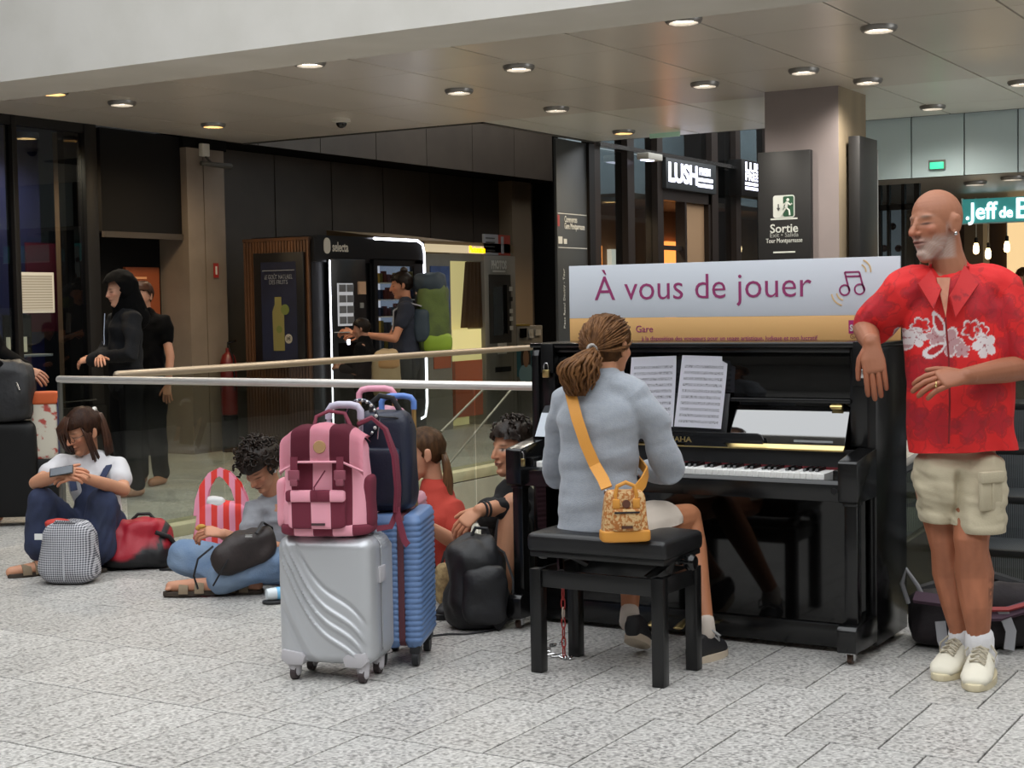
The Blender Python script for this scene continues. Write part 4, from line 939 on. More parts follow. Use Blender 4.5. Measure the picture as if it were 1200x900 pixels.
bm = bmesh.new(); ribbon(bm, [(.10, .06, .40), (.15, .08, .425), (.20, .09, .38), (.235, .085, .28), (.245, .075, .16), (.24, .07, .07)], .042, .012, [(0, .3, 1), (.3, 0, 1), (1, 0, .6), (1, -.2, .1), (1, -.2, 0), (1, -.2, 0)]); build('shoulder_strap', bm, burg, bp)
bm = bmesh.new(); ribbon(bm, [(.24, .07, .07), (.22, .05, .02), (.17, .03, .015)], .022, .004, (0, -1, .3)); build('web_strap', bm, burg, bp)
bm = bmesh.new(); ribbon(bm, [(.24, .065, .09), (.252, .05, .04), (.275, .03, -.03), (.29, .02, -.045)], .024, .003, (0, -1, 0)); build('web_strap', bm, burg, bp)
bm = bmesh.new(); tube(bm, [(.02, -.13, .25), (-.02, -.14, .19), (-.015, -.142, .15)], .003, 6); build('draw_cord', bm, burg, bp)

# ---- navy backpack on the blue case
navy = M('navy_nylon', '#1c2136', .45, col2='#171b2c', nscale=7, bump=.12, bscale=120)
nb = CT('backpack', 'navy blue backpack with a rigid top handle resting on the blue suitcase', 'backpack', -.485, 5.93, -.15); nb.location.z = .588
softo('body', navy, nb, (0, 0, 0), .215, .20, .385, e1=.3, e2=.5, taper=.08, noise_a=.012, noise_s=12, seed=8)
softo('front_pocket', navy, nb, (-.02, -.09, .03), .19, .06, .22, e1=.3, e2=.4, noise_a=.006, seed=9)
softo('side_pocket', navy, nb, (-.105, -.02, .02), .05, .13, .2, e1=.35, e2=.5, noise_a=.005, seed=10)
bm = bmesh.new(); tube(bm, [(-.055, -.03, .375), (-.05, -.03, .42), (-.02, -.03, .445), (.03, -.03, .435), (.06, -.03, .38)], .011, 8, flat=.7); build('top_handle', bm, M('strap_black', '#16161a', .6), nb)
bm = bmesh.new(); ring = [(-.075+.062*math.cos(a), -.105-.01*math.sin(a), .36+.075*math.sin(a)) for a in [2*math.pi*k/24 for k in range(24)]]; tube(bm, ring, .006, 6, closed=True); build('metal_ring', bm, M('ring_dark', '#5a5d66', .25, metal=.9), nb)
for k in range(10):
    a = 2.1-k*.32; bm = bmesh.new(); ell(bm, (-.075+.06*math.cos(a), -.115, .36+.073*math.sin(a)), (.007, .007, .007), seg=8, rings=6); build('bead', bm, chrome if k % 2 else M('bead_pearl', '#c9c3c0', .3), nb)
bm = bmesh.new(); tube(bm, [(-.005, -.106, .36), (-.01, -.112, .31), (-.012, -.115, .285)], .003, 6); build('zip_pull', bm, chrome, nb)
bm = bmesh.new(); tube(bm, [(-.095, -.07, .35), (-.03, -.10, .37), (.05, -.09, .365), (.10, -.03, .34)], .004, 6); build('zip', bm, MATS['strap_black'], nb)

# ---- black backpack on the floor by the young man
blk = M('black_nylon', '#121214', .55, col2='#19191d', nscale=9, bump=.25, bscale=35)
kb_ = CT('backpack', 'slouched black backpack on the floor by the seated person in black', 'backpack', -.16, 6.50, .15)
bm = bmesh.new(); soft(bm, (0, 0, 0), .31, .26, .39, e1=.55, e2=.7, taper=.3, noise_a=.035, noise_s=8, seed=12, lean=.12, nu=56, nv=36); build('body', bm, blk, kb_, ang=180)
bm = bmesh.new(); soft(bm, (.02, -.09, .03), .2, .1, .24, e1=.5, e2=.6, noise_a=.02, seed=13, lean=.12); build('front_pocket', bm, blk, kb_, ang=180)
bm = bmesh.new(); ribbon(bm, [(.05, .06, .37), (.12, .02, .31), (.15, -.03, .2), (.145, -.05, .08), (.06, -.1, .012)], .035, .008, [(0, 0, 1), (1, 0, .5), (1, -.3, 0), (1, -.4, 0), (.3, -1, .3)]); build('shoulder_strap', bm, M('strap_black'), kb_)
bm = bmesh.new(); tube(bm, [(-.02, .05, .38), (.0, .055, .42), (.05, .055, .415), (.06, .05, .37)], .008, 8); build('top_handle', bm, M('strap_black'), kb_)
p0 = at(510, 745, z=.004); 
cb = thing('floor_cable', 'thin black strap lying on the floor from the black backpack', 'cable', (p0.x, p0.y, 0))
bm = bmesh.new(); pp = [at(x, y, z=.005) for x, y in ((508, 745), (525, 743), (545, 743), (562, 741), (580, 738))]; tube(bm, [p-Vector((p0.x, p0.y, 0)) for p in pp], .0045, 6, cap='round'); build('cable', bm, MATS['strap_black'], cb)

# ---- gingham drawstring bag, red rucksack, striped tote (left group)
ging = stripe_mat('gingham', '#c3c3c8', '#3a3b44', 0, .0115, .5, rough=.9, axis2=2)
gb = CT('gingham_bag', 'black and white gingham cloth bag standing on the floor', 'bag', -2.265, 7.77, -.1)
bm = bmesh.new(); soft(bm, (0, 0, 0), .315, .26, .315, e1=.45, e2=.75, taper=.18, noise_a=.018, noise_s=8, seed=21, nu=48, nv=30); build('body', bm, ging, gb, ang=180)
bm = bmesh.new(); tube(bm, [(-.07, -.06, .29), (-.03, -.09, .325), (.05, -.085, .32), (.09, -.04, .28)], .009, 8, flat=.6); build('handle', bm, ging, gb)
bx('label_tag', M('tag_white', '#d9d9d6', .7), gb, -.135, -.095, -.118, -.113, .235, .265); bm = bmesh.new(); soft(bm, (-.06, .0, .27), .13, .1, .055, e1=.7, e2=.8, noise_a=.01); build('red_scarf', bm, M('scarf_red', '#b0352c', .8), gb, ang=180)
bx('seam', M('seam_white', '#b5b5ba', .8), gb, .012, .018, -.131, -.125, .03, .2)
rb_ = CT('rucksack', 'red and black rucksack lying on the floor beside the person in overalls', 'backpack', -2.02, 8.20, .15)
bm = bmesh.new(); soft(bm, (0, 0, .0), .42, .30, .27, e1=.5, e2=.6, taper=.28, noise_a=.03, noise_s=8, seed=31, nu=140, nv=70); ro = build('body', bm, M('ruck_red', '#8e1420', .5, attr='Col', bump=.2, bscale=40), rb_, ang=180); M('ruck_black', '#131316', .6, bump=.2)
cr = getco(ro.data); blk_ = np.clip((.105+.30*cr[:, 0]+.02*np.sin(cr[:, 0]*30)-cr[:, 2])/.02, 0, 1); blk_ = np.maximum(blk_, np.clip((.022-np.abs(cr[:, 0]-.4*cr[:, 2]-.065))/.008, 0, 1)); vcol(ro.data, L3('#a0182a')[None]*(1-blk_[:, None])+L3('#131316')[None]*blk_[:, None])
bm = bmesh.new(); tube(bm, [(.10, -.12, .20), (.17, -.1, .17), (.21, -.06, .10)], .012, 8); build('strap', bm, MATS['ruck_black'], rb_)
bm = bmesh.new(); ribbon(bm, [(.12, -.15, .006), (.2, -.17, .006), (.27, -.15, .006)], .03, .006, (0, 0, 1)); build('strap', bm, MATS['ruck_black'], rb_)
bm = bmesh.new(); tube(bm, [(-.03, 0, .255), (.0, 0, .285), (.06, 0, .285), (.09, 0, .25)], .009, 8); build('top_handle', bm, MATS['ruck_black'], rb_)
tote_m = stripe_mat('tote_stripes', '#d8392f', '#e08fa6', 0, .062, .5, rough=.8, off=.02)
tb = CT('striped_tote', 'red and pink striped tote bag standing by the person in light jeans', 'bag', -1.53, 8.02, .05)
bm = bmesh.new(); soft(bm, (0, 0, .0), .30, .15, .37, e1=.35, e2=.45, taper=.1, noise_a=.015, noise_s=9, seed=41, nu=48, nv=26); build('body', bm, tote_m, tb, ang=180)
for y in (-.05, .04):
    bm = bmesh.new(); ribbon(bm, [(-.11, y, .30), (-.105, y, .38), (-.085, y*.8, .45), (-.05, y*.6, .505), (-.01, y*.4, .525), (.03, y*.6, .505), (.075, y*.8, .45), (.10, y, .38), (.112, y, .30)], [.07, .06, .052, .046, .042, .046, .052, .06, .07], .006, (0, -1, 0)); build('handle', bm, tote_m, tb)
bm = bmesh.new(); soft(bm, (-.04, -.02, .34), .12, .08, .06, e1=.7, e2=.8, noise_a=.015); build('white_cloth', bm, M('cloth_white', '#cfcfcf', .9), tb, ang=180)

# ---- rucksack behind the man's feet
rr = CT('rucksack', 'dark plum rucksack lying behind the white canvas shoes beside the piano', 'backpack', 1.86, 6.02, -.12)
plum = M('plum_nylon', '#1d1318', .75, col2='#140e11', nscale=6, bump=.25, bscale=40)
bm = bmesh.new(); soft(bm, (-.02, 0, 0), .60, .30, .24, e1=.55, e2=.6, taper=.2, noise_a=.03, noise_s=7, seed=51, nu=60, nv=30); build('body', bm, plum, rr, ang=180)
bm = bmesh.new(); soft(bm, (.21, -.02, .0), .2, .3, .2, e1=.6, e2=.7, noise_a=.02, seed=52); build('lid_pocket', bm, M('ruck_black'), rr, ang=180)
bm = bmesh.new(); ribbon(bm, [(-.29, -.10, .205), (-.18, -.155, .20), (-.06, -.18, .15), (.02, -.17, .15), (.14, -.14, .18)], .045, .018, (0, -.7, .7)); build('shoulder_strap', bm, M('strap_mauve', '#4a3242', .7), rr)
bm = bmesh.new(); ribbon(bm, [(-.08, -.185, .175), (.05, -.18, .175), (.16, -.15, .2)], .015, .012, (0, -.7, .7)); build('red_piping', bm, M('piping_red', '#93302f', .6), rr)
bm = bmesh.new(); ribbon(bm, [(-.2, -.15, .12), (-.195, -.17, .05), (-.18, -.185, .012)], .04, .008, (0, -1, .2)); build('grey_strap', bm, M('strap_grey', '#8f8f93', .7), rr)
bm = bmesh.new(); ribbon(bm, [(.03, -.17, .17), (.06, -.18, .09), (.05, -.19, .02)], .04, .01, (0, -1, .2)); build('grey_strap', bm, MATS['strap_grey'], rr)
bm = bmesh.new(); tube(bm, [(-.30, .0, .16), (-.325, .0, .24), (-.31, -.02, .30), (-.27, -.03, .24), (-.25, -.03, .2)], .009, 8); build('haul_loop', bm, MATS['strap_grey'], rr)
bm = bmesh.new(); tube(bm, [(-.25, .05, .2), (-.1, .08, .24), (.05, .08, .25), (.15, .06, .22)], .025, 8); build('frame_pad', bm, MATS['ruck_black'], rr)

# ---- luggage of the traveller cut by the frame edge
lx = CT('suitcase', 'tall black suitcase standing on the floor behind the person in overalls', 'suitcase', -3.27, 9.93, .1)
bm = bmesh.new(); soft(bm, (0, 0, .06), .40, .28, .62, e1=.2, e2=.3, noise_a=.004); build('body', bm, M('black_case', '#070708', .5, spec=.3), lx, ang=180)
for x in (-.14, .14):
    for y in (-.08, .08): bm = bmesh.new(); lathe(bm, [(.008, -.012), (.03, -.01), (.03, .01), (.008, .012)], 14, (x, y, .03), 'x'); wo = build('wheel', bm, MATS['wheel_black'], lx); bx('fork', MATS['wheel_black'], wo, x-.015, x+.015, y-.015, y+.015, .03, .09)
trolley(lx, .02, .16, .1, .65, .98, M('strap_black'), M('strap_black'))
ly = CT('backpack', 'bulging black backpack on top of the tall black suitcase', 'backpack', -3.24, 9.86, .1); ly.location.z = .682
softo('body', blk, ly, (0, 0, 0), .36, .26, .40, e1=.45, e2=.6, noise_a=.03, seed=61, taper=.2)
bm = bmesh.new(); tube(bm, [(-.06, -.13, .18), (-.05, -.14, .13), (-.055, -.145, .09)], .008, 6); build('karabiner', bm, chrome, ly)
bm = bmesh.new(); tube(bm, [(.08, -.12, .25), (.1, -.13, .2)], .006, 6); build('zip_pull', bm, chrome, ly)
flw = M('floral', '#b9b2a4', .8, col2='#9c3f37', nscale=16, thr=(.52, .6)); 
lz = CT('floral_tote', 'floral tote bag with orange top hooked behind the black backpack', 'bag', -3.03, 9.93, .2); lz.location.z = 0
bm = bmesh.new(); soft(bm, (0, 0, .42), .17, .11, .39, e1=.25, e2=.35, noise_a=.006, seed=62); build('body', bm, flw, lz, ang=180)
bm = bmesh.new(); soft(bm, (0, 0, .78), .185, .12, .085, e1=.3, e2=.35); build('orange_flap', bm, M('flap_orange', '#b04d1e', .7), lz, ang=180)
bm = bmesh.new(); box(bm, -.08, .08, -.06, .06, 0, .43, bev=.01); build('stand', bm, M('black_case'), lz)
bm = bmesh.new(); box(bm, .085, .10, -.05, .05, .40, .82, bev=.004); build('blue_edge', bm, M('edge_blue', '#252c6a', .6), lz)
# small bottle on the floor
bo = CT('water_bottle', 'small white and pale blue bottle lying on the floor by the silver suitcase', 'bottle', -1.10, 7.12, .4)
bm = bmesh.new(); lathe(bm, [(.01, -.07), (.027, -.065), (.03, -.04), (.03, .02), (.022, .045), (.012, .055)], 16, (0, 0, .045), 'x'); build('body', bm, M('bottle_white', '#cfd8dc', .3), bo)
bm = bmesh.new(); lathe(bm, [(.031, -.02), (.0315, -.019), (.0315, .012), (.031, .013)], 16, (0, 0, .045), 'x'); build('blue_label', bm, M('bottle_blue', '#6fb1d6', .4), bo)
bm = bmesh.new(); lathe(bm, [(.014, .05), (.014, .075), (.008, .08)], 12, (0, 0, .045), 'x'); build('cap', bm, M('bottle_blue'), bo)
bm = bmesh.new(); soft(bm, (0, 0, 0), .17, .085, .018, e1=.4, e2=.8); build('tray', bm, M('wheel_black'), bo, ang=180)
# ================================================================ PEOPLE
def skin_mat(name, bump=.06): return M(name, '#c08a6a', .5, attr='Col', bump=bump, bscale=90, spec=.35)
skin_m = skin_mat('skin')
def RZ(a): return Matrix.Rotation(a, 4, 'Z')
class Fig:
    """a figure: local x across the view, y away from the camera, z up; origin on the floor"""
    def __init__(s, name, label, X0, Y0, cat='person'):
        s.X0, s.Y0 = X0, Y0; s.root = CT(name, label, cat, X0, Y0); s.skin = bmesh.new(); s.fing = bmesh.new(); s.heads = []
    def p(s, px, py, dy=0):
        r = ray_cam(px, py); t = (s.Y0+dy)/r.y; return Vector((r.x*t-s.X0, dy, CAMH+r.z*t))
    def limb(s, pts, rad, bm=None, **k): tube(bm if bm is not None else s.skin, pts, rad, k.pop('n', 14), cap='round', **k)
    def head(s, c, yaw, pitch=0, roll=0, sc=1., neck=None, jaw=1., nose=1., wide=1., neck_r=.052, ears=True):
        T = Matrix.Translation(c) @ RZ(math.radians(yaw)) @ Matrix.Rotation(math.radians(pitch), 4, 'X') @ Matrix.Rotation(math.radians(roll), 4, 'Y') @ Matrix.Scale(sc, 4)
        t = bmesh.new()
        ell(t, (0, .018, .030), (.074*wide, .094, .088), seg=24, rings=16); ell(t, (0, -.020, -.005), (.064*wide, .068, .085), seg=24, rings=16)
        tube(t, [(0, -.012, -.03), (0, -.038, -.075), (0, -.055, -.098)], [(.058*wide, .055), (.046*wide, .042*jaw), (.026, .022*jaw)], 16, cap='round', upv=(0, -1, 0))
        ell(t, (0, -.063, .030), (.048, .018, .011))                              # brow
        tube(t, [(0, -.080, .022), (0, -.093, .0), (0, -.104*nose-.0, -.022)], [(.0075, .009), (.009, .011), (.0115, .011)], 10, cap='round')
        for sx in (-1, 1):
            ell(t, (sx*.010, -.092, -.025), (.008, .010, .007)); ell(t, (sx*.036, -.056, -.014), (.022, .020, .020))
            if ears: ell(t, (sx*.077*wide, .014, -.002), (.010, .023, .035), Matrix.Rotation(-sx*.45, 3, 'Z')); ell(t, (sx*.082*wide, .020, .012), (.009, .017, .018)); ell(t, (sx*.078*wide, .006, -.030), (.007, .008, .009))
        ell(t, (0, -.082, -.049), (.024, .012, .0065)); ell(t, (0, -.080, -.060), (.021, .012, .0075)); ell(t, (0, -.072, -.092), (.020, .016, .014))
        merge(s.skin, t, 0, T)
        if neck is not None:
            a = T @ Vector((0, .028, -.035)); tube(s.skin, [a, a.lerp(Vector(neck), .5), neck], [neck_r*1.0, neck_r*.98, neck_r*1.12], 16, cap='round')
        s.heads.append((T, sc)); return T
    def hand(s, wrist, d, back, side, curl=(.25, .35, .3), sc=1., spread=.10, thumb=.7, palm_r=.0135):
        """d: finger direction, back: direction the back of the hand faces, side +1: thumb on +x of (d x back)"""
        d = Vector(d).normalized(); b = Vector(back); b = (b-d*b.dot(d)).normalized(); x = d.cross(b)*side
        F = Matrix(((x.x, d.x, b.x, wrist[0]), (x.y, d.y, b.y, wrist[1]), (x.z, d.z, b.z, wrist[2]), (0, 0, 0, 1))) @ Matrix.Scale(sc, 4)
        t = bmesh.new(); tube(t, [(0, -.02, 0), (0, .015, 0), (.003, .05, .003), (.0, .088, .004)], [(.026, .019), (.031, .018), (.041, .0155), (.040, .012)], 14, cap='round', upv=(0, 0, 1))
        tube(t, [(.018, .012, -.006), (.036, .036, -.008)], [.017, .013], 10, cap='round'); merge(s.skin, t, 0, F)
        t = bmesh.new()
        for k, (fx, fl, r) in enumerate(((-.0285, .062, .0088), (-.0097, .076, .0096), (.0097, .083, .0099), (.0288, .074, .0098))[::1]):
            y0 = .084+(.006 if k in (1, 2) else 0); a = 0; pos = Vector((fx, y0-.012, .003)); pts = [pos.copy()]; sp = (k-1.5)*spread; rr = [r*1.08]
            for j, (ln, c) in enumerate(zip((.47, .30, .23), curl)):
                a += c*(1+.15*(1.5-k)*.3); dirv = Vector((math.sin(sp)*math.cos(a), math.cos(sp)*math.cos(a), -math.sin(a)))
                L_ = fl*ln*1.12+(.012 if j == 0 else 0); pts.append(pos+dirv*L_*.5); rr.append(r*(1.0 if j == 0 else .95)); pos = pos+dirv*L_; pts.append(pos.copy()); rr.append(r*(1.04, .98, .82)[j])
            tube(t, pts, rr, 10, cap='round', upv=(0, 0, 1))
        pts = [Vector((.026, .018, -.004)), Vector((.044, .042, -.008)), Vector((.044+.030*math.sin(thumb), .042+.034*math.cos(thumb), -.014)), Vector((.044+.042*math.sin(thumb), .042+.066*math.cos(thumb), -.020))]
        tube(t, pts, [.0125, .0115, .0098, .008], 10, cap='round'); merge(s.fing, t, 0, F)
    def body(s, voxel=.0045, base='#b98163', smooth=2, face=None, extra=None, name='body'):
        me = remesh(s.skin, voxel, smooth); co = getco(me); nr = np.empty(len(co)*3); me.vertices.foreach_get('normal', nr); nr = nr.reshape(-1, 3)
        hs = []
        for T, sc in s.heads:
            Ti = np.array(T.inverted()); q = co@Ti[:3, :3].T+Ti[:3, 3]
            near = (np.abs(q[:, 0]) < .1) & (np.abs(q[:, 1]) < .14) & (q[:, 2] > -.125) & (q[:, 2] < .14)
            dy = np.zeros(len(co))
            for sx in (-1, 1):
                g = np.exp(-(((q[:, 0]-sx*.031)/.017)**2+((q[:, 2]-.010)/.012)**2))*(q[:, 1] < -.03); dy += .0085*g
                g = np.exp(-(((q[:, 0]-sx*.031)/.010)**2+((q[:, 2]-.008)/.006)**2))*(q[:, 1] < -.03); dy -= .004*g
            g = np.exp(-((q[:, 0]/.024)**2+((q[:, 2]+.0545)/.0022)**2))*(q[:, 1] < -.05); dy += .004*g
            R = np.array(T.to_3x3()); co = co+(dy*near)[:, None]*R[:, 1][None]
            hs.append((q, near))
        setco(me, co)
        bm = bmesh.new(); bm.from_mesh(me); n0 = len(bm.verts); nf = len(s.fing.verts); merge(bm, s.fing)
        me2 = bpy.data.meshes.new(name); bm.to_mesh(me2); bm.free(); bpy.data.meshes.remove(me)
        C = np.tile(L3(base), (n0+nf, 1)); cc = getco(me2)
        v = swirl(cc, 22, 3); C *= (1+.07*v)[:, None]
        C[n0:] *= np.array([1.02, .94, .92])
        for q, near in hs:
            def mix(mask, col, k=1.):
                w = np.clip(mask, 0, 1)*near*k; C[:n0] = C[:n0]*(1-w[:, None])+L3(col)[None]*w[:, None]
            ga = lambda x, z, sx_, sz_: np.exp(-(((q[:, 0]-x)/sx_)**2+((q[:, 2]-z)/sz_)**2))*(q[:, 1] < -.04)
            red = L3(base)*np.array([1.08, .78, .74]); redh = red
            for sx in (-1, 1):
                w = ga(sx*.04, -.018, .022, .018)*near*.6; C[:n0] = C[:n0]*(1-w[:, None])+red[None]*w[:, None]
            w = ga(0, -.022, .016, .012)*near*.6; C[:n0] = C[:n0]*(1-w[:, None])+red[None]*w[:, None]
            if face: face(q, near, mix, ga)
        if extra: extra(cc, C, n0)
        vcol(me2, C); o = link(name, me2, skin_m, s.root, ang=180); return o
    def cloth(s, name, mat, bm, voxel=.007, smooth=3, wr=None, color=None, label=None, post=None):
        me = remesh(bm, voxel, smooth)
        if wr:
            co = getco(me); nr = np.empty(len(co)*3); me.vertices.foreach_get('normal', nr); nr = nr.reshape(-1, 3)
            amp, sc, seed = wr[0]*1.7, wr[1]*1.15, wr[2]; st = np.array(wr[3]) if len(wr) > 3 else np.ones(3)
            w = swirl(co*st, sc, seed); w = np.sign(w)*np.abs(w)**.8; co = co+nr*(amp*w)[:, None]; setco(me, co); relax(me, 1, .4)
        if post: post(me)
        if color: co = getco(me); nr = np.empty(len(co)*3); me.vertices.foreach_get('normal', nr); vcol(me, color(co, nr.reshape(-1, 3)))
        return link(name, me, mat, s.root, ang=180, label=label)
    def shoe(s, name, heel, toe, h, mat, sole_m, w=.048, lace=None, ankle=None, collar=.05):
        heel, toe = Vector(heel), Vector(toe); d = (toe-heel); L_ = d.length; d.normalize(); up = Vector((0, 0, 1)); sd = d.cross(up).normalized(); up = sd.cross(d)
        F = Matrix(((sd.x, d.x, up.x, heel.x), (sd.y, d.y, up.y, heel.y), (sd.z, d.z, up.z, heel.z), (0, 0, 0, 1)))
        t = bmesh.new()
        tube(t, [(0, .005, .045), (0, L_*.25, .055), (0, L_*.45, .055), (0, L_*.62, .045), (0, L_*.8, .036), (0, L_-.03, .03)], [(w*.72, .045), (w*.8, .056), (w*.9, .056), (w*.98, .045), (w*1.0, .034), (w*.8, .024)], 16, cap='round', upv=(0, 0, 1))
        tube(t, [(0, L_*.16, .05), (0, L_*.13, h)], [(w*.75, .05), (w*.68, collar)], 14, cap='flat', upv=(0, 1, 0))
        bm = bmesh.new(); merge(bm, t, 0, F); me = remesh(bm, .005, 3); o = link(name, me, mat, s.root, ang=180)
        t = bmesh.new(); poly = []
        for k in range(24):
            a = 2*math.pi*k/24; yy = L_/2+(L_/2+.008)*math.sin(a); ww = w*(.82+.24*math.sin(min(1, max(0, yy/L_))*2.6)); poly.append((ww*sgp(math.cos(a), .75), yy))
        prism(t, poly, 0, .026, 'xy', bev=.005); bm = bmesh.new(); merge(bm, t, 0, F); build('sole', bm, sole_m, o)
        if lace:
            bm = bmesh.new(); t = bmesh.new()
            for k in range(4):
                y = L_*(.42+.09*k); z = (.119, .115, .105, .094)[k]; tube(t, [(-.028, y-.008, z-.010), (0, y+.004, z+.001), (.028, y-.008, z-.010)], .0042, 6); tube(t, [(.028, y-.002, z-.010), (0, y+.004, z+.003), (-.028, y+.014, z-.014)], .0042, 6)
            for sx in (-1, 1): tube(t, [(0, L_*.38, .118), (sx*.03, L_*.35, .126), (sx*.055, L_*.42, .10), (sx*.05, L_*.5, .075), (0, L_*.40, .118)], .0035, 6)
            merge(bm, t, 0, F); build('laces', bm, lace, o, kind='stuff')
        return o
def torso(bm, secs, front, n=20):
    """secs: list of (point, half width, half depth)"""
    tube(bm, [x[0] for x in secs], [(x[1], x[2]) for x in secs], n, cap='round', upv=front)
def strands(bm, paths, r, n=5):
    for pth in paths: m = len(pth); tube(bm, pth, [r*(.6+.4*math.sin(math.pi*min(1, .25+.75*k/(m-1)))) for k in range(m)], n, cap='flat')
def hair_mat(name, c1, c2, rough=.4): return M(name, c1, rough, col2=c2, nscale=60, stretch=(1, 1, .25), thr=(.3, .7), bump=.3, bscale=140, spec=.25)
hair_br = hair_mat('hair_brown', '#4d3018', '#77502c', .6); hair_dk = hair_mat('hair_dark', '#15100c', '#2b1e16'); 
def hair_cap(T, shell, front_z=.055, low=-.03, back=-.07, thick=.012, seed=0, amp=.004, sub=4):
    """hair shell over the skull in head coordinates; keeps the face free"""
    t = bmesh.new(); bmesh.ops.create_icosphere(t, subdivisions=sub, radius=1)
    kill = []
    for v in t.verts:
        x, y, z = v.co; g = mnoise.noise(Vector((x*3+seed, y*3, z*3)))+.6*mnoise.noise(Vector((x*14, y*5+seed, z*5)))
        k = 1+amp/.09*g; v.co = Vector((x*(.074+thick)*k, .018+y*(.096+thick)*k, .028+z*(.090+thick)*k)); c = v.co
        lim = front_z if c.y < -.045 else (low+(front_z-low)*max(0, min(1, (-c.y-.005)/.04)) if c.y < 0.0 else low+(back-low)*min(1, c.y/.06))
        if c.z < lim: kill.append(v)
    bmesh.ops.delete(t, geom=kill, context='VERTS'); merge(shell, t, 0, T)
def solid(bm, th): bmesh.ops.solidify(bm, geom=list(bm.faces), thickness=th)
def std_face(brow='#3a281c', lip='#9c5a50', closed=False, iris='#2c2018', beard=None, wrinkle=0):
    def f(q, near, mix, ga):
        if beard: 
            b = np.clip((-.026-q[:, 2]-.25*np.abs(q[:, 0])*(q[:, 1] < -.06))/.020, 0, 1)*np.clip((.035-q[:, 1])/.02, 0, 1)*(1-np.exp(-((q[:, 0]/.02)**2+((q[:, 2]+.054)/.007)**2))*.9); b = np.maximum(b, np.clip((.012-q[:, 2])/.02, 0, 1)*np.clip((np.abs(q[:, 0])-.052)/.01, 0, 1)*np.clip((.01-np.abs(q[:, 1]+.01))/.01, 0, 1)*.6)
            b = b*np.clip((q[:, 2]+.118)/.012, 0, 1); mix(b*(.75+.25*np.sin(q[:, 0]*900)*np.sin(q[:, 2]*700)), beard, .66)
        mix(ga(0, -.054, .019, .0075)*1.3, lip, .75)
        mix(ga(0, -.0545, .020, .0028)*1.5, '#3a1a18', .9)
        for sx in (-1, 1):
            mix(ga(sx*.031, .030, .016, .0045)*1.2, brow, .75)
            if closed: mix(ga(sx*.031, .006, .015, .0032)*1.5, '#2c1610', .9); mix(ga(sx*.031, -.006, .016, .006), '#7a4636', .35)
            else:
                mix(ga(sx*.031, .009, .012, .005)*1.5, '#cfc4ba', .8); mix(ga(sx*.031, .009, .005, .0055)*1.6, iris, .95); mix(ga(sx*.031, .0145, .015, .0022)*1.4, '#2a1812', .85)
            mix(ga(sx*.008, -.033, .004, .003), '#5a2c22', .6)
        if wrinkle:
            for zz in (.055, .066, .077): mix(ga(0, zz, .04, .0022), '#8a5040', .35*wrinkle)
    return f

# ---------------------------------------------------------------- the man in the red shirt
mn = Fig('person', 'person in a red floral shirt and beige shorts leaning on the piano', 1.60, 5.52)
P = mn.p
T = mn.head(P(1095, 264, .02), -58, 4, -3, 1.08, neck=P(1113, 320, .05), jaw=1.15, nose=1.06, neck_r=.064)
# arms
shl, shr = P(1058, 345, .06), P(1172, 345, .05)
el, wl_ = P(1013, 384, .16), P(1021, 402, -.03)
mn.limb([shl, el], [.05, .042]); mn.limb([el, el.lerp(wl_, .5), wl_], [.044, .043, .033])
mn.hand(wl_+Vector((.0, -.012, -.006)), (.05, -.25, -1), (-.25, -1, .1), 1, curl=(.10, .28, .25), sc=1.08, spread=.012, thumb=.30)
er, wr_ = P(1204, 430, .0), P(1132, 441, -.20)
mn.limb([shr, er], [.05, .045]); mn.limb([er, er.lerp(wr_, .4), wr_], [.046, .046, .031])
mn.hand(wr_, (-.95, -.22, -.10), (-.1, -.75, .75), 1, curl=(.30, .42, .3), sc=1.1, spread=.06, thumb=.55)
# trunk under the shirt, legs
torso(mn.skin, [(P(1124, 540, .08), .13, .10), (P(1122, 470, .07), .14, .10), (P(1117, 390, .06), .16, .11), (P(1112, 335, .05), .12, .075)], (0, -1, 0))
hipL, hipR = P(1098, 560, .10), P(1146, 560, .02)
kL, kR = P(1108, 632, .06), P(1138, 632, -.06); aL, aR = P(1128, 752, .10), P(1148, 757, -.02)
for h_, k_, a_ in ((hipL, kL, aL), (hipR, kR, aR)):
    calf = k_.lerp(a_, .33)+Vector((.008, .025, 0))
    mn.limb([h_, h_.lerp(k_, .5), k_.lerp(h_, .12), k_, k_.lerp(a_, .10), calf, k_.lerp(a_, .62), k_.lerp(a_, .86), a_], [.088, .080, .066, .063, .059, .071, .056, .042, .044])
    mn.limb([k_+Vector((-.008, -.028, .01)), k_+Vector((-.006, -.03, -.02))], [.026, .024])
def man_tone(cc, C, n0):
    low = cc[:, 2] < .62; C[low] *= np.array([1.0, .90, .84]); st = swirl(cc*np.array([1, 1, .3]), 70, 9); C[low] *= (1+.20*st[low])[:, None]
    arm = (cc[:, 2] > .9) & (cc[:, 2] < 1.3); C[arm] *= np.array([.84, .78, .74])
    q = cc-np.array(P(1157, 690, -.02)); w = np.exp(-((q[:, 0]/.022)**2+(q[:, 2]/.05)**2))*(swirl(cc, 90, 5) > -.2)*(cc[:, 0] > P(1150, 690, 0).x); C *= (1-.6*w)[:, None]
mn.body(.004, '#a06a50', face=std_face('#8a7466', '#a0625a', True, beard='#b9b2ac', wrinkle=1), extra=man_tone)
bm = bmesh.new(); rgc = wr_+Vector((-.118, -.052, -.024)); tube(bm, [rgc+Vector((.002*math.cos(a), .0105*math.cos(a), .0105*math.sin(a))) for a in [2*math.pi*k/14 for k in range(14)]], .0022, 6, closed=True); build('finger_ring', bm, brass, mn.root)
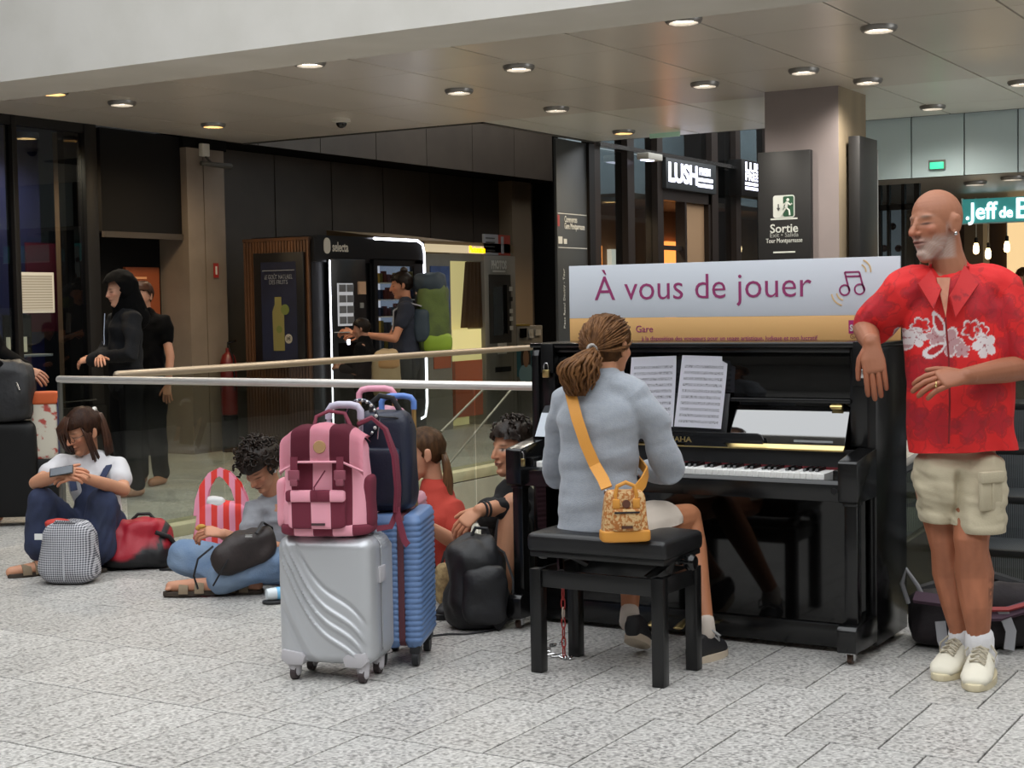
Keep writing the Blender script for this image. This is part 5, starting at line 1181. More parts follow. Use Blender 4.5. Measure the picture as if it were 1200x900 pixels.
# earring and rings
bm = bmesh.new(); ell(bm, T @ Vector((.080, .008, -.036)), (.007, .007, .009)); build('earring', bm, chrome, mn.root)
# shirt
red_cloth = M('aloha_cloth', '#b01a1c', .75, attr='Col', bump=.12, bscale=260)
bm = bmesh.new()
torso(bm, [(P(1126, 528, .06), .190, .158), (P(1126, 480, .05), .186, .150), (P(1124, 420, .05), .188, .145), (P(1119, 365, .05), .192, .135), (P(1115, 337, .05), .165, .105), (P(1113, 322, .06), .085, .075)], (0, -1, 0), 28)
mn.limb([P(1080, 335, .05), shl, shl.lerp(el, .55), el.lerp(shl, .12)+Vector((.015, 0, .0))], [.085, .083, .082, .078], bm)
mn.limb([P(1150, 335, .05), shr, P(1190, 380, .03), P(1200, 412, .02)], [.088, .09, .092, .09], bm)
fl_rs = np.random.RandomState(4)
dark_fl = [(P(px, py, -.1), s, fl_rs.uniform(0, 6)) for px, py, s in ((1082, 345, .05), (1150, 350, .075), (1085, 440, .06), (1105, 420, .05), (1160, 455, .07), (1100, 500, .07), (1140, 500, .06), (1175, 495, .05), (1180, 365, .06), (1125, 340, .05), (1075, 490, .05), (1040, 360, .045), (1025, 380, .04), (1190, 405, .05))]
white_fl = [(P(px, py, -.1), s, a) for px, py, s, a in ((1073, 397, .042, .3), (1081, 396, .034, 1.2), (1113, 401, .052, .1), (1101, 395, .034, 2.), (1156, 405, .045, .6), (1129, 410, .028, 1.), (1085, 382, .03, .5), (1140, 386, .036, .2), (1152, 388, .03, 1.))]
def flower(co, c, s, a):
    dx, dz = co[:, 0]-c.x, co[:, 2]-c.z; r = np.hypot(dx, dz)/s; th = np.arctan2(dz, dx)+a
    return r/(.62+.38*np.abs(np.cos(2.5*th))), r, th
def aloha(co, nr):
    n = len(co); C = np.tile(L3('#d0191a'), (n, 1)); C *= (1+.10*swirl(co, 30, 2))[:, None]
    fr = nr[:, 1] < .55
    for c, s, a in dark_fl:
        f, r, th = flower(co, c, s, a); ins = (f < 1) & fr; C[ins] = C[ins]*.5+L3('#8a1028')*.5
        ed = (np.abs(f-1.12) < .09) & fr; C[ed] = C[ed]*.5+L3('#8a0f18')*.5; vein = ins & (np.abs(np.cos(2.5*th)) > .97); C[vein] = L3('#a31a22')
    wave = swirl(co, 26, 11); thin = (np.abs(wave) < .05) & fr; C[thin] = C[thin]*.6+L3('#800f14')*.4
    for i, (c, s, a) in enumerate(white_fl):
        f, r, th = flower(co, c, s, a); ins = (f < 1) & fr; tone = L3('#d8cfd0') if i in (1, 4) else L3('#b98f92')
        if i > 5: ins = ins & (np.abs(f-.9) < .09)
        C[ins] = tone; ring = (np.abs(f-1.0) < .07) & fr; C[ring] = L3('#dcd2d2')
        vein = ins & ((np.abs(np.cos(2.5*th)) < .10) | (r < .12)); C[vein] = L3('#a05a60')
    for px, py, ln, an in ((1103, 379, .045, 1.9), (1100, 410, .045, .6)):
        c = P(px, py, -.1); dx, dz = co[:, 0]-c.x, co[:, 2]-c.z; u = dx*math.cos(an)+dz*math.sin(an); w = -dx*math.sin(an)+dz*math.cos(an)
        e = (u/ln)**2+(w/(.4*ln)*(1+.4*u/ln))**2; ins = (e < 1) & fr; C[ins] = L3('#d9d0d0'); mid = (e < .4) & fr; C[mid] = L3('#b01c22')
    return C
def shirt_post(me):
    co = getco(me); z0 = P(1120, 529, 0).z; k = np.clip((z0+.30-co[:, 2])/.30, 0, 1)
    co[:, 1] += -.010*k*np.sin(co[:, 0]*34+1.2)*(co[:, 1] < 0.1); co[:, 0] += .006*k*np.sin(co[:, 2]*25); zz = z0+.008*np.sin(co[:, 0]*9+.8); low = co[:, 2] < zz; co[low, 2] = zz[low]+(co[low, 2]-zz[low])*.05
    setco(me, co)
mn.cloth('shirt', red_cloth, bm, .0045, 5, (.007, 13, 3, (1.2, 1, .8)), aloha, post=shirt_post)
# collar: two folded lapels and the open neck
lap = M('aloha_collar', '#b5191b', .75, col2='#8a1018', nscale=20, thr=(.55, .62), bump=.1)
for q in ([P(1091, 316, -.02), P(1076, 332, -.085), P(1094, 362, -.118), P(1103, 338, -.095)], [P(1130, 312, -.02), P(1147, 334, -.085), P(1119, 372, -.124), P(1112, 348, -.11)]):
    bm = bmesh.new(); f = bm.faces.new([bm.verts.new(x) for x in q]); bmesh.ops.subdivide_edges(bm, edges=list(bm.edges), cuts=3, use_grid_fill=True); solid(bm, .008); build('collar', bm, lap, mn.root)
bm = bmesh.new(); ribbon(bm, [P(1090, 318, .02), P(1098, 312, .10), P(1115, 308, .13), P(1130, 312, .09), P(1134, 320, .0)], .05, .008, [(-1, 0, 0), (-.5, 1, 0), (0, 1, 0), (1, .5, 0), (1, 0, 0)]); build('collar', bm, lap, mn.root)
bm = bmesh.new(); f = bm.faces.new([bm.verts.new(x) for x in (P(1097, 326, -.062), P(1113, 326, -.062), P(1108, 372, -.117))]); bmesh.ops.subdivide_edges(bm, edges=list(bm.edges), cuts=2); solid(bm, .006); build('chest', bm, M('chest_skin', '#b5785c', .55, col2='#a86a50', nscale=30), mn.root, label='bare chest in the open collar')
bm = bmesh.new(); tube(bm, [P(1108, 372, -.118), P(1112, 420, -.115), P(1113, 470, -.118), P(1112, 520, -.12)], .0035, 6); build('button_placket', bm, M('placket', '#7a1014', .7), mn.root)
# shorts
sand = M('shorts_sand', '#b7ac93', .85, col2='#aca188', nscale=7, bump=.15, bscale=160)
bm = bmesh.new()
torso(bm, [(P(1124, 575, .04), .165, .125), (P(1122, 548, .05), .155, .11), (P(1122, 524, .06), .13, .09)], (0, -1, 0))
mn.limb([hipL+Vector((-.01, 0, .0)), P(1099, 580, .06), P(1099, 611, .05)], [(.085, .10), (.072, .09), (.066, .088)], bm, upv=(0, -1, 0))
mn.limb([hipR+Vector((.0, 0, .0)), P(1147, 585, -.03), P(1148, 617, -.05)], [(.10, .11), (.098, .10), (.096, .10)], bm, upv=(0, -1, 0))
def shorts_post(me):
    co = getco(me)
    for x0, x1, z0 in ((-9, P(1117, 600, 0).x, P(1100, 613, 0).z), (P(1117, 600, 0).x, 9, P(1148, 620, 0).z)):
        m = (co[:, 0] >= x0) & (co[:, 0] < x1) & (co[:, 2] < z0+.03); co[m, 2] = np.maximum(co[m, 2], z0)
    xg = P(1117, 580, 0).x; g = np.exp(-((co[:, 0]-xg-.02*(co[:, 2]-.6))/.014)**2)*np.clip((P(1117, 545, 0).z-co[:, 2])/.05, 0, 1)*(co[:, 1] < .05); co[:, 1] += .030*g
    setco(me, co)
sh_o = mn.cloth('shorts', sand, bm, .006, 3, (.008, 15, 8, (1, 1, 2.0)), post=shorts_post)
c = P(1163, 578, -.15); bm = bmesh.new(); box(bm, -.05, .05, -.012, .012, -.065, .055, bev=.01); box(bm, -.052, .052, -.02, .01, .035, .075, bev=.006); box(bm, -.006, .006, -.016, .0, -.06, .04, bev=.003)
pko = build('cargo_pocket', bm, sand, mn.root, loc=c+Vector((.0, .02, 0)), rotz=.45, kind='stuff')
# socks and shoes
cream = M('canvas_cream', '#d9d3c2', .8, bump=.1, bscale=300); rub = M('rubber_cream', '#cfc3a4', .6); lace_m = M('lace_cream', '#a89f8c', .8)
for a_, heel, toe in ((aL, P(1133, 770, .17), P(1100, 787, -.08)), (aR, P(1155, 780, .06), P(1141, 797, -.24))):
    heel = Vector((heel.x, heel.y, .0)); toe = Vector((toe.x, toe.y, .0)); mn.shoe('shoe', heel, toe, .09, cream, rub, .056, lace_m, a_)
    bm = bmesh.new(); mn.limb([a_+Vector((0, .0, .03)), a_+Vector((0, 0, -.02)), heel+(toe-heel)*.2+Vector((0, 0, .06))], [.052, .052, .052], bm); build('sock', bm, M('sock_white', '#d6d4d6', .9, bump=.2, bscale=200), mn.root, ang=180)

def sit_clip(zmin):
    def f(me): co = getco(me); co[:, 2] = np.maximum(co[:, 2], zmin); setco(me, co)
    return f
# ---------------------------------------------------------------- the pianist
pi_ = Fig('person', 'person in a grey fleece seated on the bench playing the piano', .38, 5.72)
P = pi_.p
T = pi_.head(P(714, 408, .05), 140, 6, 0, 1.0, neck=P(712, 455, .0), neck_r=.048)
fdir = Vector((.513, .858, 0)); side_ = Vector((.858, -.513, 0))
hipc = P(708, 622, .02)
torso(pi_.skin, [(hipc, .12, .09), (P(704, 540, .02), .11, .08), (P(708, 470, .0), .12, .08)], fdir)
sR, sL = P(741, 462, -.05), P(664, 470, .09)
eR, wR = P(786, 556, .02), P(760, 553, .33); eL, wL = P(652, 560, .25), P(700, 556, .50)
for a, b, c_ in ((sR, eR, wR), (sL, eL, wL)):
    pi_.limb([a, b], [.04, .035]); pi_.limb([b, c_], [.036, .026]); pi_.hand(c_, fdir*1+Vector((-.1, 0, -.12)), (0, 0, 1), 1 if a is sL else -1, curl=(.4, .6, .4), sc=.9)
kR_ = P(806, 606, .33); kL_ = P(742, 612, .47)
aR_ = P(826, 728, .12); aL_ = P(738, 716, .20)
for hx, k_, a_ in ((P(735, 628, -.04), kR_, aR_), (P(690, 628, .08), kL_, aL_)):
    pi_.limb([hx, hx.lerp(k_, .5), k_], [.085, .075, .055]); pi_.limb([k_, k_.lerp(a_, .3), k_.lerp(a_, .7), a_], [.054, .056, .042, .034])
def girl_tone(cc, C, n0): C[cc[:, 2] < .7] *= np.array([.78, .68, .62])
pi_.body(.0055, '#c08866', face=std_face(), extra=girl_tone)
fleece = M('fleece_grey', '#949aa3', .95, col2='#9a9fa7', nscale=70, bump=.25, bscale=220, sheen=.3)
bm = bmesh.new()
torso(bm, [(P(704, 632, .03), .175, .135), (P(703, 600, .02), .165, .13), (P(701, 545, .02), .150, .115), (P(702, 495, .0), .165, .115), (P(704, 465, .0), .150, .095), (P(709, 445, .01), .075, .065)], fdir, 24)
pi_.limb([P(725, 457, -.03), sR, P(768, 500, -.03), eR, eR.lerp(wR, .4), wR], [.07, .066, .062, .058, .052, .044], bm)
pi_.limb([P(680, 465, .06), sL, P(655, 515, .17), eL, wL], [.07, .064, .06, .055, .045], bm)
pi_.cloth('fleece_sweater', fleece, bm, .0065, 4, (.0065, 9, 21, (.6, .6, 2.4)), post=lambda me: sit_clip(.530)(me))
bm = bmesh.new(); c0 = P(711, 446, .01); rg = [c0+side_*(.068*math.cos(a))+fdir*(.06*math.sin(a)) for a in [math.pi*(.9+1.25*k/12) for k in range(13)]]
ribbon(bm, [q+Vector((0, 0, .01)) for q in rg], .05, .012, [(q-c0)+Vector((0, 0, .02)) for q in rg]); build('sweater_collar', bm, fleece, pi_.root, ang=180)
shs = M('shorts_beige', '#c9bdb0', .9, bump=.15)
bm = bmesh.new(); torso(bm, [(P(706, 632, .03), .15, .12), (P(706, 605, .03), .15, .12)], fdir)
for hx, k_ in ((P(735, 626, -.04), kR_), (P(690, 626, .08), kL_)): pi_.limb([hx, hx.lerp(k_, .35), hx.lerp(k_, .52)], [.10, .098, .097], bm)
pi_.cloth('shorts', shs, bm, .0065, 3, (.005, 18, 4), post=sit_clip(.528))
# hair: combed cap, tie, curly ponytail
bm = bmesh.new(); hair_cap(T, bm, front_z=.05, low=-.035, back=-.085, thick=.012, amp=.003, sub=4); solid(bm, .01)
build('hair', bm, hair_br, pi_.root, ang=180)
knot = P(694, 410, -.055); st = []
rs = random.Random(5)
for k in range(190):
    a = rs.uniform(-1.9, 1.9); b = rs.uniform(-.3, 1.25)
    d_ = Vector((math.sin(a)*math.cos(b), -.15+math.cos(a)*math.cos(b), math.sin(b)))
    s0 = T @ Vector((d_.x*.088, .018+d_.y*.110, .028+d_.z*.104)); mid = s0.lerp(knot, .5); cen = T @ Vector((0, .018, .028)); mid = cen+(mid-cen).normalized()*(.1+.008*rs.random())
    q1 = s0.lerp(mid, .5); q1 = cen+(q1-cen).normalized()*(.103+.004*rs.random()); q3 = mid.lerp(knot, .6); q3 = cen+(q3-cen)*1.03
    st.append([s0, q1, mid, q3, knot])
bm = bmesh.new(); strands(bm, st, .0032); build('hair_strands', bm, hair_br, pi_.root, ang=180, kind='stuff')
bm = bmesh.new(); st = []
for k in range(130):
    a = rs.uniform(0, 6.28); r0 = .014*math.sqrt(rs.random()); L_ = rs.uniform(.65, 1.); sw = rs.uniform(.015, .055); ph = rs.uniform(0, 6.28); pts = []
    for j in range(9):
        t = j/8*L_; ex = sw*math.sin(t*math.pi*.9)*1.3; w = .007*math.sin(t*16+ph)
        pts.append(knot+Vector((-.035*t-.035*math.sin(t*2.6)+math.cos(a)*(r0+ex)+w, -.03*math.sin(t*2.2)+math.sin(a)*(r0+ex)*.8, -.165*t+.02*math.sin(t*3)+.006*math.sin(t*13+ph))))
    st.append(pts)
for k in range(70):
    a = rs.uniform(0, 6.28); ph = rs.uniform(0, 6.28); rr_ = rs.uniform(.02, .05); pts = []; R_ = rs.uniform(.008, .014); tw = rs.uniform(9, 14)
    for j in range(22):
        t = j/21; ex = rr_*math.sin(t*math.pi*.85)*1.2
        pts.append(knot+Vector((-.03*t-.045*math.sin(t*2.4)+math.cos(a)*ex+R_*t*math.cos(tw*t+ph), -.025*math.sin(t*2.2)+math.sin(a)*ex*.8+R_*t*math.sin(tw*t+ph), -.17*t+.02*math.sin(t*3))))
    st.append(pts)
strands(bm, st, .006, 5); build('ponytail', bm, hair_br, pi_.root, ang=180, kind='stuff')
bm = bmesh.new(); tube(bm, [knot+Vector((.016*math.cos(a), -.005+.012*math.sin(a)*.3, .018*math.sin(a))) for a in [2*math.pi*k/14 for k in range(14)]], .0075, 8, closed=True); build('hair_tie', bm, M('tie_grey', '#8a8580', .35, metal=.3), pi_.root)
bm = bmesh.new(); st = [[T @ Vector((.06+.01*rs.random(), -.06, .05)), T @ Vector((.068+.01*rs.random(), -.085, .02)), T @ Vector((.06+.015*rs.random(), -.092, -.01+.02*rs.random())), T @ Vector((.065, -.075, -.03))] for k in range(12)]; strands(bm, st, .003); build('hair_lock', bm, hair_br, pi_.root, ang=180, kind='stuff')
# shoes
blk_sh = M('shoe_black', '#1b1a1d', .6, bump=.1); sole_w = M('sole_cream', '#c9b9a4', .6)
h1 = P(812, 757, .05); t1 = P(848, 742, .22); pi_.shoe('shoe', Vector((h1.x, h1.y, .0)), Vector((t1.x, t1.y, .0)), .10, blk_sh, sole_w, .045, M('lace_grey', '#9a9a9a', .8))
h2 = P(739, 716, .12); t2 = P(748, 748, .24); pi_.shoe('shoe', Vector((h2.x, h2.y, .085)), Vector((t2.x+.02, t2.y+.03, .01)), .09, blk_sh, sole_w, .045)
for a_ in (aR_, aL_): bm = bmesh.new(); pi_.limb([a_+Vector((0, 0, .0)), a_+Vector((0, 0, -.04))], [.037, .042], bm); build('sock', bm, M('sock_pale', '#c9bdb2', .9), pi_.root, ang=180)
# shoulder bag with a yellow strap
yel = M('strap_yellow', '#c98a35', .6, bump=.08, bscale=200)
bagm = M('bag_print', '#caa877', .7, col2='#a8682f', nscale=85, thr=(.46, .54), detail=2, bump=.1)
hb = Fig('shoulder_bag', 'small patterned tan shoulder bag with a yellow strap resting at the pianist hip', .38, 5.72, 'bag'); P2 = hb.p
cb = P2(732, 606, -.275); bm = bmesh.new()
soft(bm, (0, 0, -.082), 0.175, .085, .18, e1=.3, e2=.35, taper=.2, noise_a=.004); bo_ = build('body', bm, bagm, hb.root, ang=180, loc=cb, rotz=.1)
bx('front_pocket', bagm, bo_, -.052, .052, -.052, -.03, -.045, .035, bev=.012); bx('zip', M('strap_black'), bo_, -.045, .045, -.055, -.05, .02, .026); bx('name_plate', M('plate_brown', '#4a2a1c', .5), bo_, -.02, .02, -.055, -.05, -.034, -.024)
bm = bmesh.new(); lathe(bm, [(.014, -.046), (.015, -.04), (.015, -.03)], 16, (0, 0, .052), 'y'); build('round_badge', bm, M('badge_brown', '#5a3322', .6), bo_)
bm = bmesh.new(); soft(bm, (0, 0, -.086), .178, .09, .045, e1=.3, e2=.35); build('base', bm, yel, bo_, ang=180)
bm = bmesh.new(); tube(bm, [(-.036, -.03, .05), (-.038, -.032, .085), (-.03, -.03, .115), (0, -.03, .128), (.03, -.03, .115), (.038, -.032, .085), (.036, -.03, .05)], .0075, 8); build('handle', bm, yel, bo_)
for x in (-.036, .036): bx('handle_tab', yel, bo_, x-.013, x+.013, -.045, -.032, .035, .07, bev=.004)
pts = [(671, 450, -.02), (669, 462, -.075), (676, 490, -.118), (686, 520, -.125), (697, 545, -.135), (707, 562, -.19), (711, 572, -.23)]
bm = bmesh.new(); ribbon(bm, [P2(*q) for q in pts], .042, .006, [(0, -.3, 1), (0, -1, .6), (0, -1, .2), (0, -1, 0), (0, -1, 0), (0, -1, 0), (0, -1, 0)]); build('strap', bm, yel, hb.root)
bm = bmesh.new(); ribbon(bm, [P2(744, 578, -.25), P2(754, 565, -.2), P2(759, 553, -.08), P2(748, 540, .02), P2(720, 520, .10)], .04, .006, [(.3, -1, 0), (.6, -1, 0), (1, -.4, 0), (1, .3, 0), (1, 1, 0)]); build('strap', bm, yel, hb.root)
bm = bmesh.new(); ringc = P2(713, 578, -.245); tube(bm, [ringc+Vector((.014*math.cos(a), 0, .012*math.sin(a))) for a in [2*math.pi*k/12 for k in range(12)]], .003, 6, closed=True); build('strap_ring', bm, chrome, hb.root)
bm = bmesh.new(); tube(bm, [ringc+Vector((.008, 0, -.01)), P2(719, 590, -.27)], .005, 6); build('clasp', bm, chrome, hb.root)
# ---------------------------------------------------------------- woman in overalls with a phone
wo = Fig('person', 'person in navy overalls and white tee sitting on the floor with a phone', -2.30, 8.25); P = wo.p
T = wo.head(P(96, 506, -.02), -38, 24, 4, 1.0, neck=P(106, 540, .05), neck_r=.047)
sl_, sr_ = P(74, 545, .0), P(138, 548, .05); el_, er_ = P(42, 566, -.22), P(145, 574, -.10); wl2, wr2 = P(70, 556, -.38), P(96, 559, -.38)
for a, b, c_ in ((sl_, el_, wl2), (sr_, er_, wr2)): wo.limb([a, b], [.043, .036]); wo.limb([b, b.lerp(c_, .4), c_], [.036, .036, .026])
wo.hand(wl2, (.75, -.2, .1), (-.1, -.6, .6), -1, curl=(.5, .5, .3), sc=.92); wo.hand(wr2, (-.9, -.2, .1), (.1, -.6, .6), 1, curl=(.45, .5, .3), sc=.92)
hpL, hpR = P(100, 645, .05), P(135, 645, .08); knL, knR = P(50, 588, -.24), P(118, 590, -.20); anL, anR = P(50, 650, -.24), P(112, 653, -.22)
torso(wo.skin, [(P(118, 640, .08), .13, .1), (P(114, 590, .06), .11, .09), (P(108, 550, .04), .12, .08)], (-.3, -1, 0))
for h_, k_, a_ in ((hpL, knL, anL), (hpR, knR, anR)): wo.limb([h_, k_], [.075, .05]); wo.limb([k_, k_.lerp(a_, .3), a_], [.05, .05, .034])
for a_, tx in ((anL, -.14), (anR, -.10)): wo.limb([a_, Vector((a_.x-.02, a_.y-.02, .04)), Vector((a_.x+tx, a_.y-.08, .028))], [.034, .036, .030])
wo.body(.0055, '#c08a6c', face=std_face('#3a281c', closed=True))
tee = M('tee_white', '#c9c7ca', .9, bump=.12, bscale=150); denim = M('denim_navy', '#20283f', .85, col2='#2a3350', nscale=12, bump=.2, bscale=250)
bm = bmesh.new(); torso(bm, [(P(117, 625, .07), .14, .115), (P(113, 585, .05), .13, .11), (P(108, 555, .04), .155, .105), (P(106, 543, .05), .12, .08)], (-.3, -1, 0))
for a, b in ((sl_, el_), (sr_, er_)): wo.limb([P(106, 550, .04).lerp(a, .5), a, a.lerp(b, .5)], [.07, .062, .064], bm)
wo.cloth('tee_shirt', tee, bm, .008, 3, (.006, 15, 31))
bm = bmesh.new(); torso(bm, [(P(118, 648, .06), .18, .14), (P(116, 620, .05), .165, .135), (P(112, 590, .02), .125, .122), (P(109, 568, -.01), .09, .085)], (-.3, -1, 0))
for h_, k_, a_ in ((hpL, knL, anL), (hpR, knR, anR)): wo.limb([h_, h_.lerp(k_, .5), k_], [.11, .10, .084], bm); wo.limb([k_, k_.lerp(a_, .4), k_.lerp(a_, .82)], [.084, .09, .10], bm)
wo.cloth('overalls', denim, bm, .008, 3, (.010, 13, 33, (1, 1, .8)), post=sit_clip(.004))
for px0, px1 in ((84, 82), (121, 127)):
    bm = bmesh.new(); ribbon(bm, [P(px0+3, 575, -.1), P(px0, 558, -.085), P(px1, 546, -.03), P(px1+2, 541, .06)], .035, .007, [(0, -1, .2), (0, -1, .4), (0, -.5, 1), (0, 0, 1)]); build('overall_strap', bm, denim, wo.root)
hair_w = hair_mat('hair_chestnut', '#33201a', '#4f3222')
bm = bmesh.new(); hair_cap(T, bm, front_z=.048, low=-.02, back=-.08, thick=.014, seed=3); solid(bm, .01); build('hair', bm, hair_w, wo.root, ang=180)
bm = bmesh.new(); st = []; kn = T @ Vector((.02, .10, .06)); rs = random.Random(8)
for k in range(60):
    a = rs.uniform(0, 6.28); r0 = .02*rs.random(); st.append([kn+Vector((r0*math.cos(a), r0*math.sin(a), 0))+Vector((.05*t+.02*math.sin(t*2), .02*t+.02*math.sin(a)*t, -.20*t*t-.02*t+.01*math.sin(t*7+a))) for t in (0, .2, .4, .6, .8, 1)])
strands(bm, st, .007); build('ponytail', bm, hair_w, wo.root, ang=180, kind='stuff')
bm = bmesh.new(); st = []
for k in range(26): x = rs.uniform(-.055, .02); st.append([T @ Vector((x*.5, -.05, .115)), T @ Vector((x*1.1-.01, -.095, .06)), T @ Vector((x*1.2-.012, -.105+.02*rs.random(), .0)), T @ Vector((x*1.2-.015, -.09, -.05-.04*rs.random()))])
for k in range(24): j_ = rs.uniform(-.018, .018); st.append([T @ Vector((.06, -.02+j_, .07)), T @ Vector((.083, -.03+j_, 0)), T @ Vector((.082, -.03+j_*1.4, -.10-.06*rs.random()))])
strands(bm, st, .0055); build('fringe', bm, hair_w, wo.root, ang=180, kind='stuff')
bm = bmesh.new(); tube(bm, [kn+Vector((.0, .028*math.cos(a), .028*math.sin(a))) for a in [2*math.pi*k/14 for k in range(14)]], .011, 8, closed=True); build('scrunchie', bm, M('scrunchie_white', '#c9c6c0', .9), wo.root)
bm = bmesh.new()
for sx in (-1, 1): tube(bm, [T @ Vector((sx*.031+.022*math.cos(a), -.094, .006+.018*math.sin(a))) for a in [2*math.pi*k/14 for k in range(14)]], .0018, 5, closed=True)
tube(bm, [T @ Vector((-.009, -.096, .008)), T @ Vector((.009, -.096, .008))], .0018, 5); tube(bm, [T @ Vector((.053, -.092, .008)), T @ Vector((.076, .01, .008))], .0018, 5); build('eyeglasses', bm, M('wire_dark', '#4a4038', .3, metal=.8), wo.root, kind='stuff')
ph = P(72, 552, -.425); t = Fig('smartphone', 'dark smartphone held by the person in overalls', -2.30, 8.25, 'phone'); bm = bmesh.new(); box(bm, -.06, .06, -.004, .004, -.03, .03, bev=.003); o = build('case', bm, M('black_gloss'), t.root, loc=ph); o.rotation_euler = (-.9, -.15, .1)
bm = bmesh.new(); box(bm, -.055, .055, -.0046, -.004, -.026, .026); o2 = build('screen', bm, M('screen_grey', '#4b5058', .2), o)
sandal_m = M('sandal_taupe', '#7a6a55', .8, bump=.2); sole_s = M('sandal_sole', '#3b3128', .8)
def sandal(fig, heel, toe, w=.046):
    heel, toe = Vector(heel), Vector(toe); d = toe-heel; L_ = d.length; d.normalize(); sd = d.cross(Vector((0, 0, 1))).normalized()
    F = Matrix(((sd.x, d.x, 0, heel.x), (sd.y, d.y, 0, heel.y), (sd.z, d.z, 1, heel.z), (0, 0, 0, 1))); t = bmesh.new(); poly = [(w*sgp(math.cos(a), .7)*(.85+.2*math.sin(a)), L_/2+L_/2*math.sin(a)) for a in [2*math.pi*k/20 for k in range(20)]]
    prism(t, poly, 0, .022, 'xy', bev=.004); bm = bmesh.new(); merge(bm, t, 0, F); so = build('sandal', bm, sole_s, fig.root)
    for y0, hh in ((.35, .075), (.62, .062)):
        bm = bmesh.new(); ribbon(bm, [F @ Vector((w*1.0*math.cos(a), L_*y0, .012+hh*math.sin(a)*.8)) for a in [math.pi*k/10 for k in range(11)]], .045, .006, [F.to_3x3() @ Vector((math.cos(a), 0, math.sin(a))) for a in [math.pi*k/10 for k in range(11)]]); build('strap', bm, sandal_m, so)
for a_, tx in ((anL, -.155), (anR, -.115)): sandal(wo, (a_.x+.05, a_.y+.03, .0), (a_.x+tx, a_.y-.10, .0))

# ---------------------------------------------------------------- curly haired person in grey tee
cu_ = Fig('person', 'person in grey tee and light jeans sitting cross-legged on the floor', -1.26, 7.62); P = cu_.p
T = cu_.head(P(305, 548, -.06), -28, 42, 0, 1.0, neck=P(322, 585, .06), neck_r=.05)
s1, s2 = P(297, 597, -.02), P(350, 592, .08); e1, e2 = P(290, 640, -.12), P(352, 650, -.05); w1, w2 = P(262, 626, -.26), P(318, 640, -.25)
for a, b, c_ in ((s1, e1, w1), (s2, e2, w2)): cu_.limb([a, b], [.043, .037]); cu_.limb([b, b.lerp(c_, .4), c_], [.038, .038, .028])
cu_.hand(w1, (-.9, -.1, .15), (0, -.4, .8), 1, curl=(.5, .7, .5), sc=.95); cu_.hand(w2, (-.9, -.2, 0), (0, -.5, .8), 1, curl=(.4, .6, .4), sc=.95)
torso(cu_.skin, [(P(335, 672, .10), .14, .11), (P(330, 630, .08), .12, .1), (P(323, 600, .05), .12, .08)], (-.5, -.9, 0))
lgA = (P(318, 668, .06), P(216, 652, -.08), P(262, 680, -.22)); lgB = (P(348, 668, .05), P(340, 655, -.30), P(252, 676, -.30))
for h_, k_, a_ in (lgA, lgB): cu_.limb([h_, k_], [.08, .055]); cu_.limb([k_, a_], [.052, .036])
fA = (Vector((lgB[2].x+.0, lgB[2].y, .055)), Vector((P(200, 676, -.30).x, -.30, .05)))
cu_.limb([fA[0], fA[0].lerp(fA[1], .5), fA[1]], [.036, .034, .026]); fB = (Vector((lgA[2].x, lgA[2].y-.02, .05)), Vector((P(300, 684, -.3).x, -.26, .04))); cu_.limb(list(fB), [.034, .028])
for k in range(5): ell(cu_.skin, fA[1]+Vector((-.01, -.03+.014*k, -.008)), (.016, .0085, .009))
cu_.body(.0055, '#b98468', face=std_face('#2a1c14', closed=True))
gtee = M('tee_grey', '#8b8d93', .95, col2='#94969c', nscale=30, bump=.15, bscale=180); jean = M('jeans_light', '#7f93ab', .9, col2='#5f7694', nscale=5, bump=.25, bscale=140)
bm = bmesh.new(); torso(bm, [(P(335, 678, .10), .17, .14), (P(331, 640, .08), .155, .13), (P(324, 605, .06), .165, .115), (P(322, 590, .06), .11, .08)], (-.5, -.9, 0))
for a, b in ((s1, e1), (s2, e2)): cu_.limb([P(324, 602, .05).lerp(a, .5), a, a.lerp(b, .5)], [.075, .066, .064], bm)
cu_.cloth('tee_shirt', gtee, bm, .008, 3, (.009, 14, 41, (.7, .7, 1.8)), post=sit_clip(.004))
bm = bmesh.new(); torso(bm, [(P(338, 682, .08), .17, .14), (P(334, 665, .09), .165, .135)], (-.5, -.9, 0))
for h_, k_, a_ in (lgA, lgB): cu_.limb([h_, h_.lerp(k_, .5), k_], [.10, .092, .078], bm); cu_.limb([k_, k_.lerp(a_, .5), k_.lerp(a_, .92)], [.078, .08, .084], bm)
cu_.cloth('jeans', jean, bm, .008, 3, (.011, 14, 43), post=sit_clip(.004))
bm = bmesh.new(); rs = random.Random(3)
hair_cap(T, bm, front_z=.05, low=-.01, back=-.07, thick=.028, seed=6, amp=.012); 
for k in range(150):
    a = rs.uniform(0, 6.28); b = rs.uniform(-.25, 1.5); d_ = Vector((math.cos(a)*math.cos(b), math.sin(a)*math.cos(b), math.sin(b)))
    if d_.y < -.55 and d_.z < .5: continue
    c0 = T @ Vector((d_.x*.105, .018+d_.y*.125, .03+d_.z*.118)); ax = Vector((rs.uniform(-1, 1), rs.uniform(-1, 1), rs.uniform(-1, 1))).normalized(); u_ = ax.orthogonal().normalized(); w_ = ax.cross(u_); r_ = rs.uniform(.007, .013)
    tube(bm, [c0+u_*(r_*math.cos(t))+w_*(r_*math.sin(t))+ax*(.006*t-.015) for t in [k2*.75 for k2 in range(12)]], .0042, 5)
build('curly_hair', bm, hair_dk, cu_.root, ang=180, kind='stuff')
sandal(cu_, fA[0]+Vector((.03, 0, -.045)), fA[1]+Vector((-.04, 0, -.045))); sandal(cu_, Vector((fB[0].x-.03, fB[0].y, .002)), Vector((fB[1].x+.03, fB[1].y, .002)))
